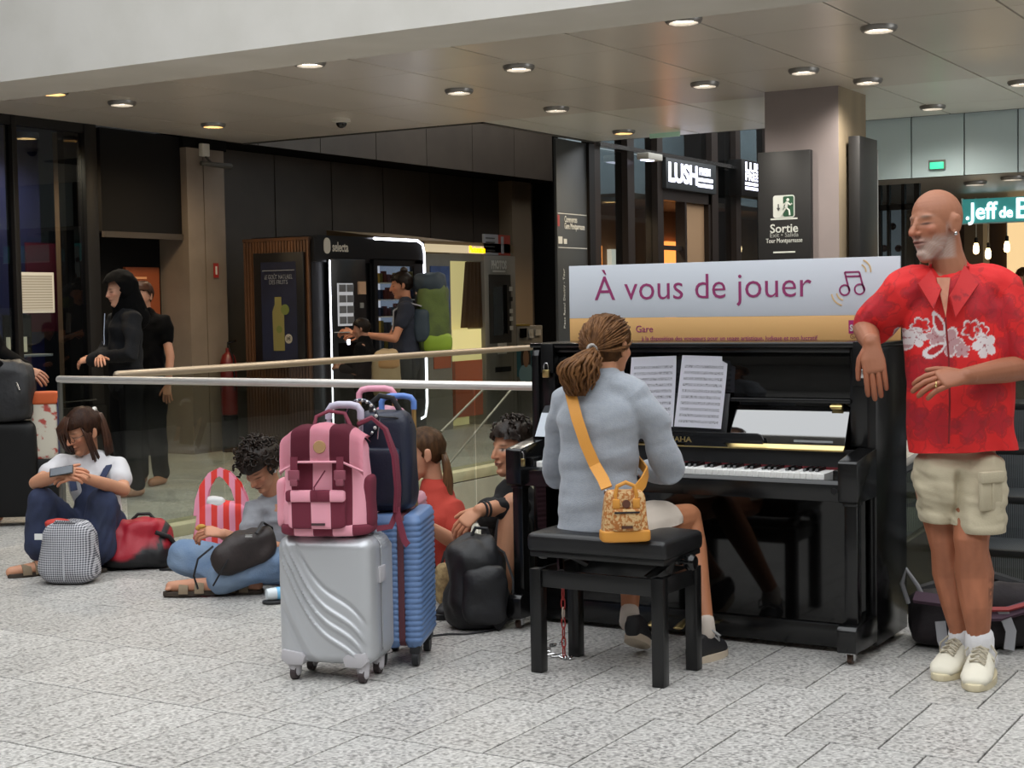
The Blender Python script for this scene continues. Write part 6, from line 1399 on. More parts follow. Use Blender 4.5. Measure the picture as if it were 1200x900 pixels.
bm = bmesh.new(); ell(bm, T @ Vector((.086, -.005, -.012)), (.008, .008, .012)); build('earphone', bm, M('earphone_white', '#e0e0e0', .3), cu_.root)
lp = Fig('lap_bag', 'dark brown soft bag on the lap of the person in light jeans', -1.26, 7.62, 'bag'); c0 = lp.p(288, 648, -.36)
bm = bmesh.new(); soft(bm, (0, 0, -.075), .30, .15, .17, e1=.6, e2=.7, noise_a=.03, noise_s=9, seed=71); o = build('body', bm, M('bag_brown', '#2a1f1d', .6, col2='#1f1716', nscale=8, bump=.2), lp.root, ang=180, loc=c0); o.rotation_euler = (0, -.35, .1)
bm = bmesh.new(); tube(bm, [lp.p(250, 640, -.42), lp.p(232, 655, -.44), lp.p(227, 675, -.44), lp.p(232, 690, -.43)], .010, 8, flat=.5); build('strap', bm, M('strap_black'), lp.root)
bm = bmesh.new(); tube(bm, [lp.p(268, 655, -.45), lp.p(258, 672, -.46), lp.p(250, 686, -.44)], .009, 8, flat=.5); build('strap', bm, MATS['strap_black'], lp.root)
bm = bmesh.new(); tube(bm, [lp.p(300, 625, -.42), lp.p(308, 612, -.36), lp.p(318, 618, -.28), lp.p(320, 640, -.26)], .009, 8, flat=.5); build('strap', bm, MATS['strap_black'], lp.root)
bx('metal_tag', chrome, lp.root, lp.p(291, 625, -.44).x-.015, lp.p(291, 625, -.44).x+.02, -.446, -.44, lp.p(291, 628, -.44).z-.006, lp.p(291, 628, -.44).z+.008, bev=.002)
sn = Fig('snack', 'small golden snack in the hand of the person in light jeans', -1.26, 7.62, 'snack'); bm = bmesh.new(); ell(bm, sn.p(236, 617, -.30), (.022, .014, .012)); ell(bm, sn.p(232, 619, -.30), (.013, .012, .012)); build('snack', bm, M('snack_gold', '#b98a3c', .7), sn.root)

# ---------------------------------------------------------------- girl in red tee
gr = Fig('person', 'person in a red tee sitting on the floor behind the suitcases', -.36, 7.25); P = gr.p
T = gr.head(P(495, 532, .04), -80, 14, 0, 1.0, neck=P(510, 572, .06), neck_r=.046)
s1, s2 = P(530, 598, -.02), P(496, 592, .16); e1, e2 = P(540, 640, -.08), P(478, 635, .05); w1, w2 = P(497, 614, -.24), P(470, 612, -.10)
for a, b, c_ in ((s1, e1, w1), (s2, e2, w2)): gr.limb([a, b], [.042, .036]); gr.limb([b, b.lerp(c_, .4), c_], [.036, .036, .026])
gr.hand(w1, (-.95, -.1, .2), (0, -.8, .5), 1, curl=(.5, .6, .4), sc=.9); gr.hand(w2, (-.9, -.2, .2), (0, -.8, .5), 1, curl=(.5, .6, .4), sc=.9)
torso(gr.skin, [(P(520, 682, .06), .13, .1), (P(517, 630, .06), .11, .09), (P(513, 595, .06), .12, .08)], (-1, -.2, 0))
gl_ = ((P(505, 682, .0), P(470, 618, -.12), P(462, 692, -.16)), (P(520, 685, .12), P(480, 640, .12), P(440, 690, .10)))
for h_, k_, a_ in gl_: gr.limb([h_, k_], [.08, .055]); gr.limb([k_, a_], [.052, .036])
gr.body(.0055, '#c08a6e', face=std_face('#3a281c', closed=True))
rtee = M('tee_red', '#a8372a', .9, bump=.15, bscale=160)
bm = bmesh.new(); torso(bm, [(P(520, 668, .06), .16, .135), (P(517, 635, .06), .15, .13), (P(513, 603, .06), .165, .125), (P(510, 577, .06), .11, .085)], (-1, -.2, 0))
for a, b in ((s1, e1), (s2, e2)): gr.limb([P(513, 600, .06).lerp(a, .5), a, a.lerp(b, .45)], [.085, .072, .066], bm)
gr.cloth('tee_shirt', rtee, bm, .008, 3, (.008, 15, 51))
bm = bmesh.new(); torso(bm, [(P(519, 692, .06), .16, .14), (P(519, 670, .06), .15, .13)], (-1, -.2, 0))
for h_, k_, a_ in gl_: gr.limb([h_, k_], [.10, .075], bm); gr.limb([k_, a_], [.074, .06], bm)
gr.cloth('dark_trousers', M('trouser_dark', '#17181c', .85, bump=.2), bm, .009, 3, (.008, 14, 52), post=sit_clip(.004))
hair_g = hair_mat('hair_light_brown', '#4a3322', '#6f4f33')
bm = bmesh.new(); hair_cap(T, bm, front_z=.062, low=-.02, back=-.08, thick=.010, seed=9); solid(bm, .01); build('hair', bm, hair_g, gr.root, ang=180)
bm = bmesh.new(); st = []; kn = T @ Vector((.03, .095, -.02))
for k in range(60): a = rs.uniform(0, 6.28); st.append([kn+Vector((.018*math.cos(a)*(.5+t), -.02*t+.018*math.sin(a), -.24*t+.006*math.sin(t*9+a)))+Vector((.02*math.sin(t*3), 0, 0)) for t in (0, .2, .4, .6, .8, 1)])
strands(bm, st, .007); build('ponytail', bm, hair_g, gr.root, ang=180, kind='stuff')
bm = bmesh.new(); tube(bm, [w1.lerp(e1, .22)+Vector((.0, .030*math.cos(a), .030*math.sin(a))) for a in [2*math.pi*k/14 for k in range(14)]], .008, 6, closed=True); build('wrist_watch', bm, M('strap_tan', '#7a5a3e', .6), gr.root)
hb2 = CT('straw_bag', 'pale straw bag on the floor by the person in the red tee', 'bag', -.29, 6.98, .2); bm = bmesh.new(); soft(bm, (0, 0, 0), .16, .12, .20, e1=.5, e2=.6, noise_a=.01); build('body', bm, M('straw', '#a08a62', .9, col2='#6f5a3c', nscale=40, bump=.3), hb2, ang=180)
bm = bmesh.new(); tube(bm, [(-.05, 0, .18), (-.03, 0, .25), (.03, 0, .25), (.05, 0, .18)], .007, 8); build('handle', bm, M('strap_black'), hb2)

# ---------------------------------------------------------------- young man in black
gy = Fig('person', 'person in black sitting against the glass with one bare knee raised', -.03, 6.96); P = gy.p
T = gy.head(P(599, 526, .05), -52, 5, 2, 1.02, neck=P(606, 574, .09), neck_r=.052)
s1, s2 = P(574, 602, .0), P(622, 600, .14); e1, w1 = P(606, 593, -.22), P(562, 598, -.33); e2, w2 = P(634, 645, .1), P(618, 658, -.06)
for a, b, c_ in ((s1, e1, w1), (s2, e2, w2)): gy.limb([a, b], [.045, .04]); gy.limb([b, b.lerp(c_, .4), c_], [.042, .041, .029])
gy.hand(w1, (-.75, -.2, -.6), (-.4, -.7, .5), 1, curl=(.35, .5, .4), sc=1.0, spread=.05)
torso(gy.skin, [(P(606, 690, .10), .14, .1), (P(604, 640, .10), .13, .1), (P(604, 603, .09), .13, .09)], (-.7, -.7, 0))
gl2 = ((P(602, 690, .0), P(602, 592, -.24), P(590, 690, -.32)), (P(622, 692, .1), P(606, 640, -.10), P(550, 694, -.18)))
for h_, k_, a_ in gl2: gy.limb([h_, h_.lerp(k_, .5), k_], [.085, .075, .058]); gy.limb([k_, k_.lerp(a_, .3), a_], [.056, .058, .038])
gy.body(.005, '#bd8869', face=std_face('#2a1c14', lip='#a0655a'))
hood = M('hoodie_black', '#141416', .9, bump=.2, bscale=120)
bm = bmesh.new(); torso(bm, [(P(606, 695, .10), .17, .14), (P(604, 645, .10), .165, .135), (P(604, 607, .09), .175, .125), (P(606, 583, .09), .11, .09)], (-.7, -.7, 0))
gy.limb([P(604, 602, .08).lerp(s1, .5), s1, s1.lerp(e1, .6), e1], [.08, .07, .064, .062], bm); gy.limb([e1, e1.lerp(w1, .45)], [.060, .05], bm); gy.limb([P(604, 602, .08).lerp(s2, .5), s2, e2, w2], [.08, .07, .06, .045], bm)
gy.cloth('black_sweater', hood, bm, .008, 3, (.010, 14, 61), post=sit_clip(.004))
bm = bmesh.new()
for h_, k_, a_ in gl2: gy.limb([h_, h_.lerp(k_, .4), h_.lerp(k_, .72)], [.11, .10, .09], bm)
torso(bm, [(P(608, 694, .08), .16, .13), (P(608, 670, .1), .16, .13)], (-.7, -.7, 0)); gy.cloth('black_shorts', M('trouser_dark'), bm, .009, 3, (.008, 14, 62), post=sit_clip(.004))
bm = bmesh.new(); hair_cap(T, bm, front_z=.058, low=.012, back=-.045, thick=.022, seed=12, amp=.010)
for k in range(90):
    a = rs.uniform(0, 6.28); b = rs.uniform(.1, 1.5); d_ = Vector((math.cos(a)*math.cos(b), math.sin(a)*math.cos(b), math.sin(b)))
    if d_.y < -.5 and d_.z < .55: continue
    c0 = T @ Vector((d_.x*.096, .018+d_.y*.114, .03+d_.z*.112)); ax = Vector((rs.uniform(-1, 1), rs.uniform(-1, 1), rs.uniform(-.3, .3))).normalized(); u_ = ax.orthogonal().normalized(); w_ = ax.cross(u_); r_ = .014
    tube(bm, [c0+u_*(r_*math.cos(t))+w_*(r_*math.sin(t))+ax*(.004*t) for t in [k2*.6 for k2 in range(7)]], .0045, 5)
build('hair', bm, hair_dk, gy.root, ang=180, kind='stuff')
for q in (.10, .20): bm = bmesh.new(); c0 = w1.lerp(e1, q); dd = (e1-w1).normalized(); uu = dd.orthogonal().normalized(); ww = dd.cross(uu); tube(bm, [c0+uu*(.033*math.cos(a))+ww*(.033*math.sin(a)) for a in [2*math.pi*k/14 for k in range(14)]], .006, 6, closed=True); build('bracelet', bm, M('strap_black'), gy.root)
for k_, (h_, kk, a_) in enumerate(gl2): gy.shoe('shoe', Vector((a_.x+.04, a_.y+.05, 0)), Vector((a_.x-.14, a_.y-.12, 0)), .09, blk_sh, M('wheel_black'), .046)

# ---------------------------------------------------------------- standing figures in the background
def stander(label, px, Y, ztop, yaw, top_m, leg_m, skin, arms, hair=None, hoodc=None, vox=.011, seed=0, name='person', lean=0):
    X = (px-600)/1800*Y; f = Fig(name, label, X, Y); k = ztop/1.74; fd = Vector((math.sin(math.radians(yaw)), -math.cos(math.radians(yaw)), 0)); sd = Vector((-fd.y, fd.x, 0))
    V = lambda a, b, z: sd*a*k+fd*b*k+Vector((0, 0, z*k))
    T = f.head(V(0, .04+lean, 1.615), yaw, 12, 0, 1.02*k, neck=V(0, -.01+lean, 1.44), neck_r=.05*k)
    torso(f.skin, [(V(0, 0, .92), .13*k, .09*k), (V(0, 0, 1.15), .12*k, .085*k), (V(0, lean, 1.38), .13*k, .08*k)], fd)
    for s_, (e_, w_) in zip((-1, 1), arms):
        sh = V(s_*.17, lean, 1.40); e_, w_ = V(*e_), V(*w_); f.limb([sh, e_], [.045*k, .037*k]); f.limb([e_, w_], [.037*k, .027*k]); f.hand(w_, (w_-e_), (0, -.6, .6), s_, curl=(.4, .5, .3), sc=.95*k)
    for s_ in (-1, 1): f.limb([V(s_*.09, 0, .92), V(s_*.10, .02, .5), V(s_*.10, -.02, .09)], [.085*k, .06*k, .042*k]); f.limb([V(s_*.10, -.04, .045), V(s_*.11, .14, .035)], [.045*k, .038*k])
    f.body(vox*.7, skin, face=std_face(closed=True))
    bm = bmesh.new(); torso(bm, [(V(0, 0, .90), .185*k, .135*k), (V(0, 0, 1.12), .165*k, .125*k), (V(0, lean, 1.34), .185*k, .125*k), (V(0, lean, 1.46), .09*k, .075*k)], fd)
    for s_, (e_, w_), q in zip((-1, 1), arms, hoodc or (.45, .45)):
        sh = V(s_*.17, lean, 1.38); e_, w_ = V(*e_), V(*w_); pts = [V(s_*.09, lean, 1.39), sh+V(0, 0, .02), sh.lerp(e_, min(1, q*1.0 if q < 1 else 1))]; rr = [.085*k, .082*k, .068*k]
        if q >= 1: pts += [e_.lerp(w_, .9)]; rr += [.055*k]
        f.limb(pts, rr, bm)
    f.cloth('top', top_m, bm, vox, 3, (.008, 13, seed))
    bm = bmesh.new(); torso(bm, [(V(0, 0, .86), .175*k, .125*k), (V(0, 0, .98), .165*k, .12*k)], fd)
    for s_ in (-1, 1): f.limb([V(s_*.09, 0, .90), V(s_*.10, .02, .5), V(s_*.10, -.02, .10)], [.10*k, .08*k, .07*k], bm)
    f.cloth('trousers', leg_m, bm, vox, 3, (.006, 13, seed+1))
    if hair: bm = bmesh.new(); hair_cap(T, bm, front_z=.055, low=-.02, back=-.08, thick=.013, seed=seed); solid(bm, .01*k); build('hair', bm, hair, f.root, ang=180)
    return f, T, V
coat = M('coat_charcoal', '#1a1b1e', .9, spec=.15, bump=.2, bscale=60); blkc = M('cloth_black', '#050506', .95, spec=.1, bump=.15); navyc = M('cloth_navy', '#141a2a', .85, bump=.15)
f, T, V = stander('person in a black hood and charcoal coat standing with arms crossed', 148, 11.4, 1.64, -55, coat, blkc, '#b98a72', (((-.27, .06, 1.12), (.10, .24, 1.10)), ((.27, .06, 1.12), (-.10, .26, 1.08))), hoodc=(1, 1), seed=70)
bm = bmesh.new(); hair_cap(T, bm, front_z=.075, low=-.20, back=-.24, thick=.045, seed=2, amp=.006); tube(bm, [T @ Vector((0, .06, -.04)), V(0, -.05, 1.40)], [(.10, .10), (.15, .11)], 16, cap='round'); build('hood', bm, blkc, f.root, ang=180)
bm = bmesh.new(); tube(bm, [V(-.05, .14, 1.44), V(.0, .17, 1.28), V(.03, .18, 1.2)], .006, 6); tube(bm, [V(.01, .19, 1.22), V(.05, .19, 1.19)], .006, 6); build('pendant_cord', bm, M('ring_dark'), f.root)
f, T, V = stander('person in black short sleeves standing behind the hooded figure', 172, 12.1, 1.60, -20, blkc, blkc, '#b08068', (((-.24, .05, 1.1), (-.2, .1, .85)), ((.24, .0, 1.1), (.24, .05, .86))), hair=hair_w, seed=72)
f, T, V = stander('person in navy top carrying a hiking backpack at the vending machine', 477, 13.95, 1.68, -82, navyc, M('trouser_dark'), '#a9745a', (((-.20, .12, 1.13), (-.16, .42, 1.16)), ((.20, .12, 1.12), (.10, .50, 1.18))), hair=hair_dk, seed=74)
bm = bmesh.new(); ell(bm, T @ Vector((0, .06, .13)), (.035, .035, .035)); build('hair_bun', bm, hair_dk, f.root, ang=180)
tk = Fig('smartphone', 'phone in the hand of the person at the vending machine', f.X0, f.Y0, 'phone'); bm = bmesh.new(); q = V(.10, .60, 1.19); box(bm, q.x-.07, q.x+.07, q.y-.035, q.y+.035, q.z-.004, q.z+.004, bev=.002); build('case', bm, M('grey_mid'), tk.root); bx('screen', MATS['screen_grey'], tk.root, q.x-.06, q.x+.06, q.y-.03, q.y+.03, q.z+.004, q.z+.005)
hk = Fig('hiking_backpack', 'tall green and blue hiking backpack on the person at the vending machine', f.X0, f.Y0, 'backpack'); B0 = V(0, -.26, .98)
bm = bmesh.new(); soft(bm, B0, .30, .30, .62, e1=.4, e2=.6, noise_a=.02, seed=81); build('body', bm, M('pack_green', '#4a5a24', .7, col2='#33401c', nscale=6, bump=.2), hk.root, ang=180)
bm = bmesh.new(); soft(bm, B0+Vector((-.02, 0, .53)), .29, .28, .2, e1=.6, e2=.7, noise_a=.02, seed=82); build('lid', bm, M('pack_blue', '#22303c', .7), hk.root, ang=180)
bm = bmesh.new(); soft(bm, B0+Vector((.03, -.02, -.01)), .28, .29, .2, e1=.6, e2=.7, noise_a=.01, seed=83); build('base', bm, M('pack_lime', '#6f8a1c', .7), hk.root, ang=180)
bm = bmesh.new(); soft(bm, B0+Vector((-.10, -.08, .1)), .16, .2, .3, e1=.5, e2=.6, noise_a=.01, seed=84); build('side_pocket', bm, MATS['pack_blue'], hk.root, ang=180)
bm = bmesh.new(); ribbon(bm, [V(.12, -.14, 1.42), V(.12, .0, 1.46), V(.12, .12, 1.38), V(.13, .13, 1.2)], .05, .012, [(0, 0, 1), (0, 0, 1), (-1, 0, .5), (-1, 0, 0)]); build('shoulder_strap', bm, M('strap_grey'), hk.root)
f, T, V = stander('short person in dark top with beige daypack at the vending machine', 428, 13.55, 1.27, -95, blkc, blkc, '#8a6250', (((-.2, .08, 1.1), (-.15, .25, 1.2)), ((.2, .08, 1.1), (.15, .25, 1.15))), hair=hair_dk, hoodc=(1, 1), seed=76)
db = Fig('daypack', 'beige daypack worn by the short person in dark top', f.X0, f.Y0, 'backpack'); bm = bmesh.new(); soft(bm, V(.02, -.26, .78), .26, .24, .42, e1=.5, e2=.6, noise_a=.02, seed=86); build('body', bm, M('pack_beige', '#8d7a5c', .8, bump=.2), db.root, ang=180)
bm = bmesh.new(); soft(bm, V(.06, -.30, 1.12), .2, .2, .12, e1=.6, e2=.7, noise_a=.01, seed=87); build('top_pocket', bm, M('pack_tan', '#9c7448', .8), db.root, ang=180)
f, T, V = stander('person in black reaching for the black suitcase beside the shop window', -42, 10.0, 1.74, 80, blkc, blkc, '#a5765e', (((-.22, .10, 1.12), (-.14, .36, 1.02)), ((.22, .12, 1.10), (.14, .38, 1.0))), hair=hair_dk, hoodc=(1, 1), seed=78)
wv = at(1199, 330, v=16.75); X = CY*wv.x-SY*wv.y; Y = SY*wv.x+CY*wv.y
f, T, V = stander('person in a beige jacket behind the counter of the chocolate shop', 600+1800*X/Y, Y, 1.66, -20, M('jacket_beige', '#7d6c4c', .85), blkc, '#c09070', (((-.22, .1, 1.1), (-.15, .3, 1.0)), ((.22, .1, 1.1), (.15, .3, 1.0))), hair=hair_g, hoodc=(1, 1), seed=90)
# ================================================================ MACHINES ALONG THE BACK WALL
KU = -9.0
kv0 = at(367, 274, u=KU).y; kv1 = at(498, 281, u=KU).y; kz = 2.06
ku0 = at(287, 280, v=kv0).x
kt = thing('vending_kiosk', 'black vending kiosk with wooden slat side and glowing white edge', 'vending machine', (KU, kv0, 0))
vblack = M('vend_black', '#121316', .35); L = kv1-kv0; W0 = ku0-KU
bm = bmesh.new(); prism(bm, [(.0, 0), (0, kz-.12), (.04, kz-.04), (.12, kz), (L-.12, kz), (L-.04, kz-.04), (L, kz-.12), (L, 0)], W0, -.03, 'yz'); build('cabinet', bm, vblack, kt, smooth=False)
led = M('led', '#f0f2ff', emit=4)
bm = bmesh.new(); tube(bm, [(.0, L-.9, kz-.012), (.0, L-.14, kz-.014), (.0, L-.05, kz-.05), (.0, L-.02, kz-.14), (.0, L-.02, .9)], .013, 8); build('light_edge', bm, led, kt)
bm = bmesh.new(); tube(bm, [(.0, L-.02, .9), (.0, L-.02, .35), (.0, L-.06, .22), (.0, L-.14, .2)], .013, 8); build('light_edge', bm, led, kt)
def fy(px): return at(px, 330, u=KU).y-kv0
def fz(px, py): return at(px, py, u=KU).z
bx('fascia', vblack, kt, -.03, 0, .01, L-.01, fz(430, 308), kz-.02)
ns = 22; wood = M('slat_wood', '#3d2616', .6, col2='#523219', nscale=4, stretch=(1, 1, .15), rnd=.12)
for k in range(ns):
    a = W0+(-.03-W0)*k/ns; b = W0+(-.03-W0)*(k+.72)/ns; bx('slat', wood, kt, a, b, -.03, 0, .05, kz-.05, bev=.003)
bx('slat_cap', wood, kt, W0-.005, -.03, -.035, .0, kz-.05, kz-.02)
# lit poster on the slatted side
def sx_(px): return at(px, 330, v=kv0-.06).x-KU
zt, zb = at(325, 296, v=kv0-.06).z, at(325, 422, v=kv0-.06).z
bx('poster_frame', M('frame_black', '#0b0b0d', .4), kt, sx_(298), sx_(356), -.07, -.03, zb-.05, zt, bev=.005)
po_ = bx('poster', M('poster_navy', '#0d1122', .5, col2='#151b33', nscale=3), kt, sx_(307), sx_(348), -.073, -.07, zb, zt-.09)
cxp = (sx_(307)+sx_(348))/2; pw = M('poster_ink', '#666a73', .6)
text('poster_lettering', 'LE GOÛT NATUREL', .06, pw, po_, B_plane((cxp, -.075, at(325, 325, v=kv0-.06).z)), width=.34); text('poster_lettering', 'DES FRUITS', .06, pw, po_, B_plane((cxp, -.075, at(325, 331, v=kv0-.06).z)), width=.22)
zz_ = lambda py: at(325, py, v=kv0-.06).z
bm = bmesh.new(); prism(bm, [(cxp-.075, zz_(411)), (cxp-.08, zz_(365)), (cxp-.05, zz_(357)), (cxp-.05, zz_(348)), (cxp+.03, zz_(348)), (cxp+.03, zz_(357)), (cxp+.06, zz_(365)), (cxp+.06, zz_(411))], -.076, -.073, 'xz'); build('bottle_print', bm, M('print_juice', '#6b663a', .6), po_)
for dx, py, r in ((.075, 363, .05), (.0, 386, .035)): bm = bmesh.new(); lathe(bm, [(r, -.078), (r, -.076)], 18, (cxp+dx, 0, zz_(py)), 'y'); build('fruit_print', bm, M('print_green', '#56602c', .6), po_)
bm = bmesh.new(); lathe(bm, [(.045, -.078), (.045, -.076)], 18, (cxp+.11, 0, zz_(397)), 'y'); bdg = build('price_badge', bm, M('badge_pale', '#8d8a80', .6), po_); text('poster_lettering', '3€', .05, vblack, bdg, B_plane((cxp+.11, -.079, zz_(397))))
bx('rule', pw, po_, sx_(309), sx_(346), -.076, -.073, zz_(317)-.004, zz_(317)+.004)
bm = bmesh.new(); prism(bm, rrect(.10, .15, .049, cx=fy(384), cy=fz(385, 288)), 0.0, .006, 'yz'); build('logo_disc', bm, M('logo_cream', '#cfc9bd', .6), kt)
text('logo_lettering', 'selecta', .13, MATS['logo_cream'], kt, A_plane((.003, fy(399.5), fz(398, 290))), width=.25, bold=.002)
# hot drinks machine
bx('drinks_machine', M('vend_grey', '#1b1c1f', .3), kt, -.0, .02, fy(384), fy(427), .15, fz(405, 304), bev=.006)
bx('light_bar', led, kt, .02, .028, fy(384), fy(385), .15, fz(385, 305))
zt, zb = fz(400, 332), fz(400, 382)
pnl = bx('choice_panel', M('panel_lit', '#b9bcc2', emit=.35), kt, .02, .026, fy(393), fy(411), zb, zt)
for i in range(2):
    for j in range(4):
        y0 = fy(393)+.02+(fy(411)-fy(393))*.5*i; z0 = zb+.02+(zt-zb)*.25*j; bx('choice_button', M('btn_grey', '#6d7076', .5), pnl, .026, .03, y0, y0+.11, z0, z0+.07, bev=.003)
bx('pay_terminal', M('pay_tan', '#a8876c', .5, emit=.1), kt, .02, .04, fy(417), fy(425), fz(420, 345), fz(420, 330)); bx('coin_slot', M('grey_mid'), kt, .02, .03, fy(419), fy(423), fz(420, 361), fz(420, 355)); bx('cup_light', led, kt, .02, .03, fy(403), fy(406), fz(404, 404), fz(404, 398)); bx('cup_hatch', M('black_gloss'), kt, .02, .026, fy(393), fy(414), fz(400, 435), fz(400, 402)); bx('status_light', M('led_violet', '#5a45ff', emit=3), kt, .02, .03, fy(418), fy(422), fz(420, 392), fz(420, 387))
# snack machine with lit window and goods
y0, y1, zt, zb = fy(440), fy(480), fz(455, 312), fz(455, 410)
bx('snack_machine', M('vend_grey'), kt, -.02, .0, fy(434), fy(496), .15, fz(460, 304)); 
for a in ((y0-.06, y0, zb-.06, zt+.06), (y1, y1+.06, zb-.06, zt+.06), (y0, y1, zt, zt+.06), (y0, y1, zb-.06, zb)): bx('window_frame', M('vend_grey'), kt, -.0, .03, *a)
bx('window_glow', M('cabinet_glow', '#aab0bc', emit=.55), kt, 0, .004, y0, y1, zb, zt); rs = random.Random(11)
cols = [M('snack_%d' % i, c, .5) for i, c in enumerate(('#8c2f2a', '#c9c4ba', '#2f3a55', '#a88a3a', '#5a5f66', '#7c4a58'))]
for r in range(5):
    z = zb+(zt-zb)*(r+.02)/5; bx('shelf', MATS['offwhite'], kt, 0, .06, y0, y1, z-.012, z)
    for c in range(9):
        a = y0+(y1-y0)*(c+.12)/9; h_ = (zt-zb)/5*rs.uniform(.45, .75); bx('snack', rs.choice(cols), kt, .01, .05, a, a+(y1-y0)/9*.75, z, z+h_, bev=.004)
bx('window_pane', gl, kt, .055, .06, y0, y1, zb, zt); bx('keypad', MATS['pay_tan'], kt, .0, .03, fy(484), fy(490), fz(487, 345), fz(487, 330)); bx('delivery_hatch', M('black_gloss'), kt, 0, .02, y0, y1, .35, .6)

# ---- photo booth
BU = -9.3; bv0 = kv1+.15; bv1 = at(602, 300, u=BU).y
pb = thing('photo_booth', 'grey photo booth with brown curtain and yellow lit name strip', 'photo booth', (BU, bv0, 0))
def by(px): return at(px, 330, u=BU).y-bv0
def bz(px, py): return at(px, py, u=BU).z
bgrey = M('booth_grey', '#8a857c', .5, col2='#807b72', nscale=3); lb = bv1-bv0
bx('back', bgrey, pb, -1.1, -1.0, 0, lb, 0, 1.98); bx('roof', M('booth_roof', '#7d684c', .6), pb, -1.1, .0, 0, lb, bz(550, 295), bz(550, 286)+.02)
bm = bmesh.new(); prism(bm, [(-1.1, bz(550, 286)+.02), (-.02, bz(550, 286)+.02), (-1.1, bz(550, 286)+.16)], 0, lb*.55, 'xz'); build('roof_slope', bm, MATS['booth_roof'], pb, smooth=False)
bx('light_strip', M('booth_strip', '#cdbb98', emit=.55), pb, 0, .02, 0, by(566), bz(550, 297), bz(550, 288)); 
text('name_lettering', 'Photomaton', .1, M('booth_yellow', '#ffb400', emit=2.5), pb, A_plane((.024, by(558), bz(558, 293))), width=.33, bold=.004)
bx('left_panel', bgrey, pb, -.06, 0, 0, by(528), 0, bz(510, 297)); bx('blue_poster', M('booth_blue', '#4c608c', .5, col2='#2f3c62', nscale=4, emit=.05), pb, 0, .012, by(504), by(526), bz(515, 404), bz(515, 312))
bx('header', bgrey, pb, -.06, 0, by(528), by(566), bz(545, 306), bz(545, 297)); bx('inside_wall', M('booth_cream_glow', '#cfc488', .7, emit=.5), pb, -.26, -.22, by(528)-.1, by(566)+.1, 0, 1.95)  # cream wall glows by emission, in place of light inside the booth
bx('low_panel', M('booth_cream_glow'), pb, -.04, 0, by(529), by(563), .75, bz(545, 386)); bx('orange_panel', M('booth_orange', '#b4552a', .6), pb, -.04, .006, by(531), by(563), .12, .75); bx('orange_panel', MATS['booth_orange'], pb, 0, .01, by(506), by(526), bz(515, 432), bz(515, 408))
bm = bmesh.new(); n = 30; pa, pbb = by(543), by(566)
for zi in range(2): pass
V0, V1 = [], []
for k in range(n+1):
    q = k/n; wv_ = .03*math.sin(q*26); V1.append(bm.verts.new((-.05+wv_, pa+.12+(pbb-pa-.12)*q, bz(555, 307)))); V0.append(bm.verts.new((-.05+wv_*1.6, pa+(pbb-pa)*q, bz(555, 384))))
for k in range(n): bm.faces.new((V0[k], V0[k+1], V1[k+1], V1[k]))
solid(bm, .01); build('curtain', bm, M('curtain_brown', '#7d6652', .9, bump=.1), pb, ang=180)
bx('right_panel', bgrey, pb, -.3, .02, by(566), lb, 0, bz(585, 300), bev=.006); bx('screen_frame', M('booth_dark', '#3a3733', .4), pb, .02, .03, by(571), by(596), bz(585, 402), bz(585, 322))
bx('mirror', M('booth_mirror', '#8f979b', .12, metal=.8), pb, .03, .035, by(575), by(586), bz(580, 393), bz(580, 336)); bx('mirror_side', M('black_gloss'), pb, .03, .036, by(587), by(591), bz(590, 391), bz(590, 334))
for py in (338, 350, 364, 373, 384): bx('panel_mark', vblack if py in (350,) else MATS['offwhite'], pb, .03, .036, by(594), by(597.5), bz(596, py)-.03, bz(596, py)+.02)
text('sign_lettering', 'PHOTOS', .13, MATS['offwhite'], pb, A_plane((.024, by(583), bz(583, 311))), width=.34, bold=.006); bx('sign_bar', MATS['offwhite'], pb, .02, .024, by(575.5), by(590.5), bz(583, 318)-.01, bz(583, 318)+.01)
bx('leaflet', MATS['offwhite'], pb, .02, .03, by(580), by(590), bz(585, 415), bz(585, 402)); bx('delivery_slot', vblack, pb, .02, .03, by(577), by(595), bz(585, 436), bz(585, 430))
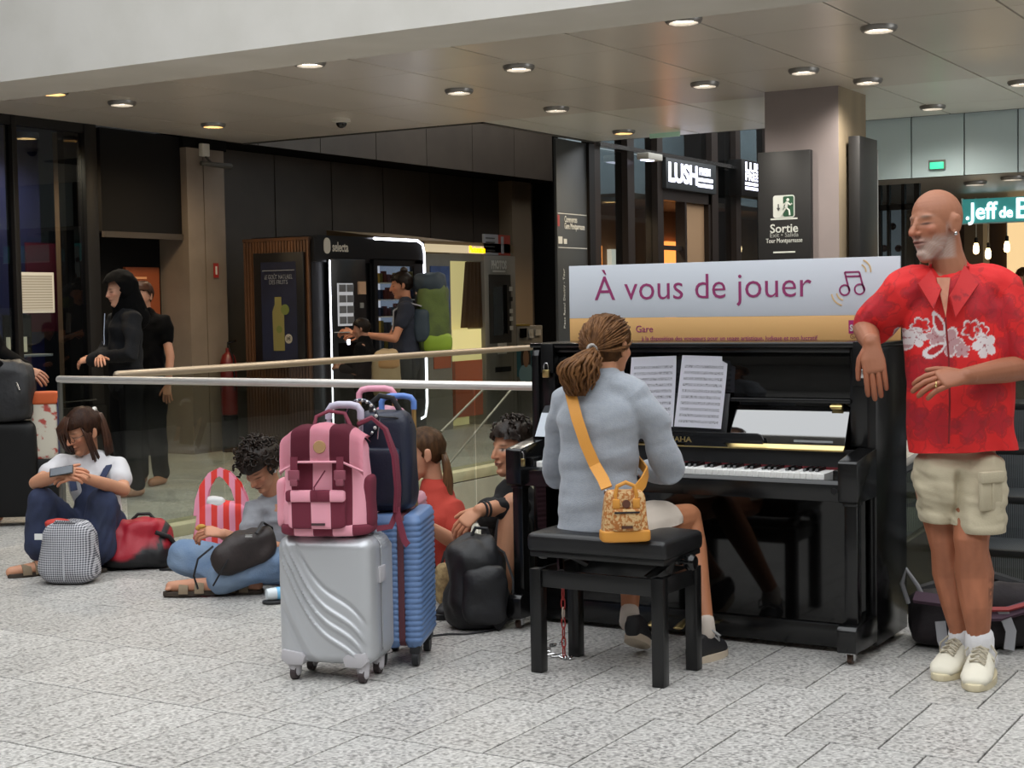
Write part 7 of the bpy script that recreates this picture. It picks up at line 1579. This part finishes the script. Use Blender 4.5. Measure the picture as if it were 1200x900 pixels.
t = thing('price_board', 'white and red price board on top of the photo booth', 'sign', (BU, at(582, 290, u=BU).y, bz(582, 299)))
ya, yb, ym = at(567, 290, u=BU).y-t.location.y, at(598, 290, u=BU).y-t.location.y, at(584, 290, u=BU).y-t.location.y
hh = bz(582, 275)-bz(582, 299); bx('white_half', M('board_white', '#a9a6a8', .6), t, -.02, .0, ya, ym, 0, hh); bx('red_half', M('board_red', '#b0473a', .6), t, -.02, .0, ym, yb, 0, hh)
for k in range(4): bx('print_line', M('grey_card'), t, 0, .003, ya+.04, ym-.08, hh*(.18+.2*k), hh*(.24+.2*k))
for k in (.3, .7): bx('print_mark', MATS['board_white'], t, 0, .003, ym+.06, ym+.12, hh*k-.05, hh*k+.05)
# copier beside the booth
cp = thing('coin_copier', 'small grey coin copier with yellow top beside the photo booth', 'machine', (-9.3, bv1+.05, 0)); q0 = 0; q1 = at(636, 390, u=-9.3).y-bv1-.05
bx('cabinet', bgrey, cp, -.5, 0, q0, q1, 0, bz(615, 382), bev=.01); bx('top', M('copier_yellow', '#9a8030', .6), cp, -.5, .0, q0, q1*.5, bz(615, 382), bz(615, 380)); bx('display', M('black_gloss'), cp, 0, .01, q1*.1, q1*.35, bz(610, 396), bz(610, 385)); bx('slot', MATS['offwhite'], cp, 0, .01, q1*.45, q1*.6, bz(620, 396), bz(620, 386)); bx('slot', MATS['offwhite'], cp, 0, .01, q1*.7, q1*.9, bz(630, 393), bz(630, 386))
pt = bx('portrait_poster', M('poster_teal', '#2f6f80', .6), cp, 0, .012, by(603)-lb-.05, by(624)-lb-.05, bz(613, 441), bz(613, 406))
yc, zc2 = (by(603)+by(624))/2-lb-.05, bz(613, 420)
for nm, m_, c_, r_ in (('hair_print', M('print_hair', '#2a1d18', .7), (.013, yc, zc2), (.003, .12, .17)), ('face_print', M('print_skin', '#b08468', .7), (.016, yc, zc2+.0), (.003, .07, .11)), ('shirt_print', M('print_shirt', '#8fb4c4', .7), (.014, yc, bz(613, 438)), (.003, .17, .12))): bm = bmesh.new(); ell(bm, c_, r_); build(nm, bm, m_, pt)
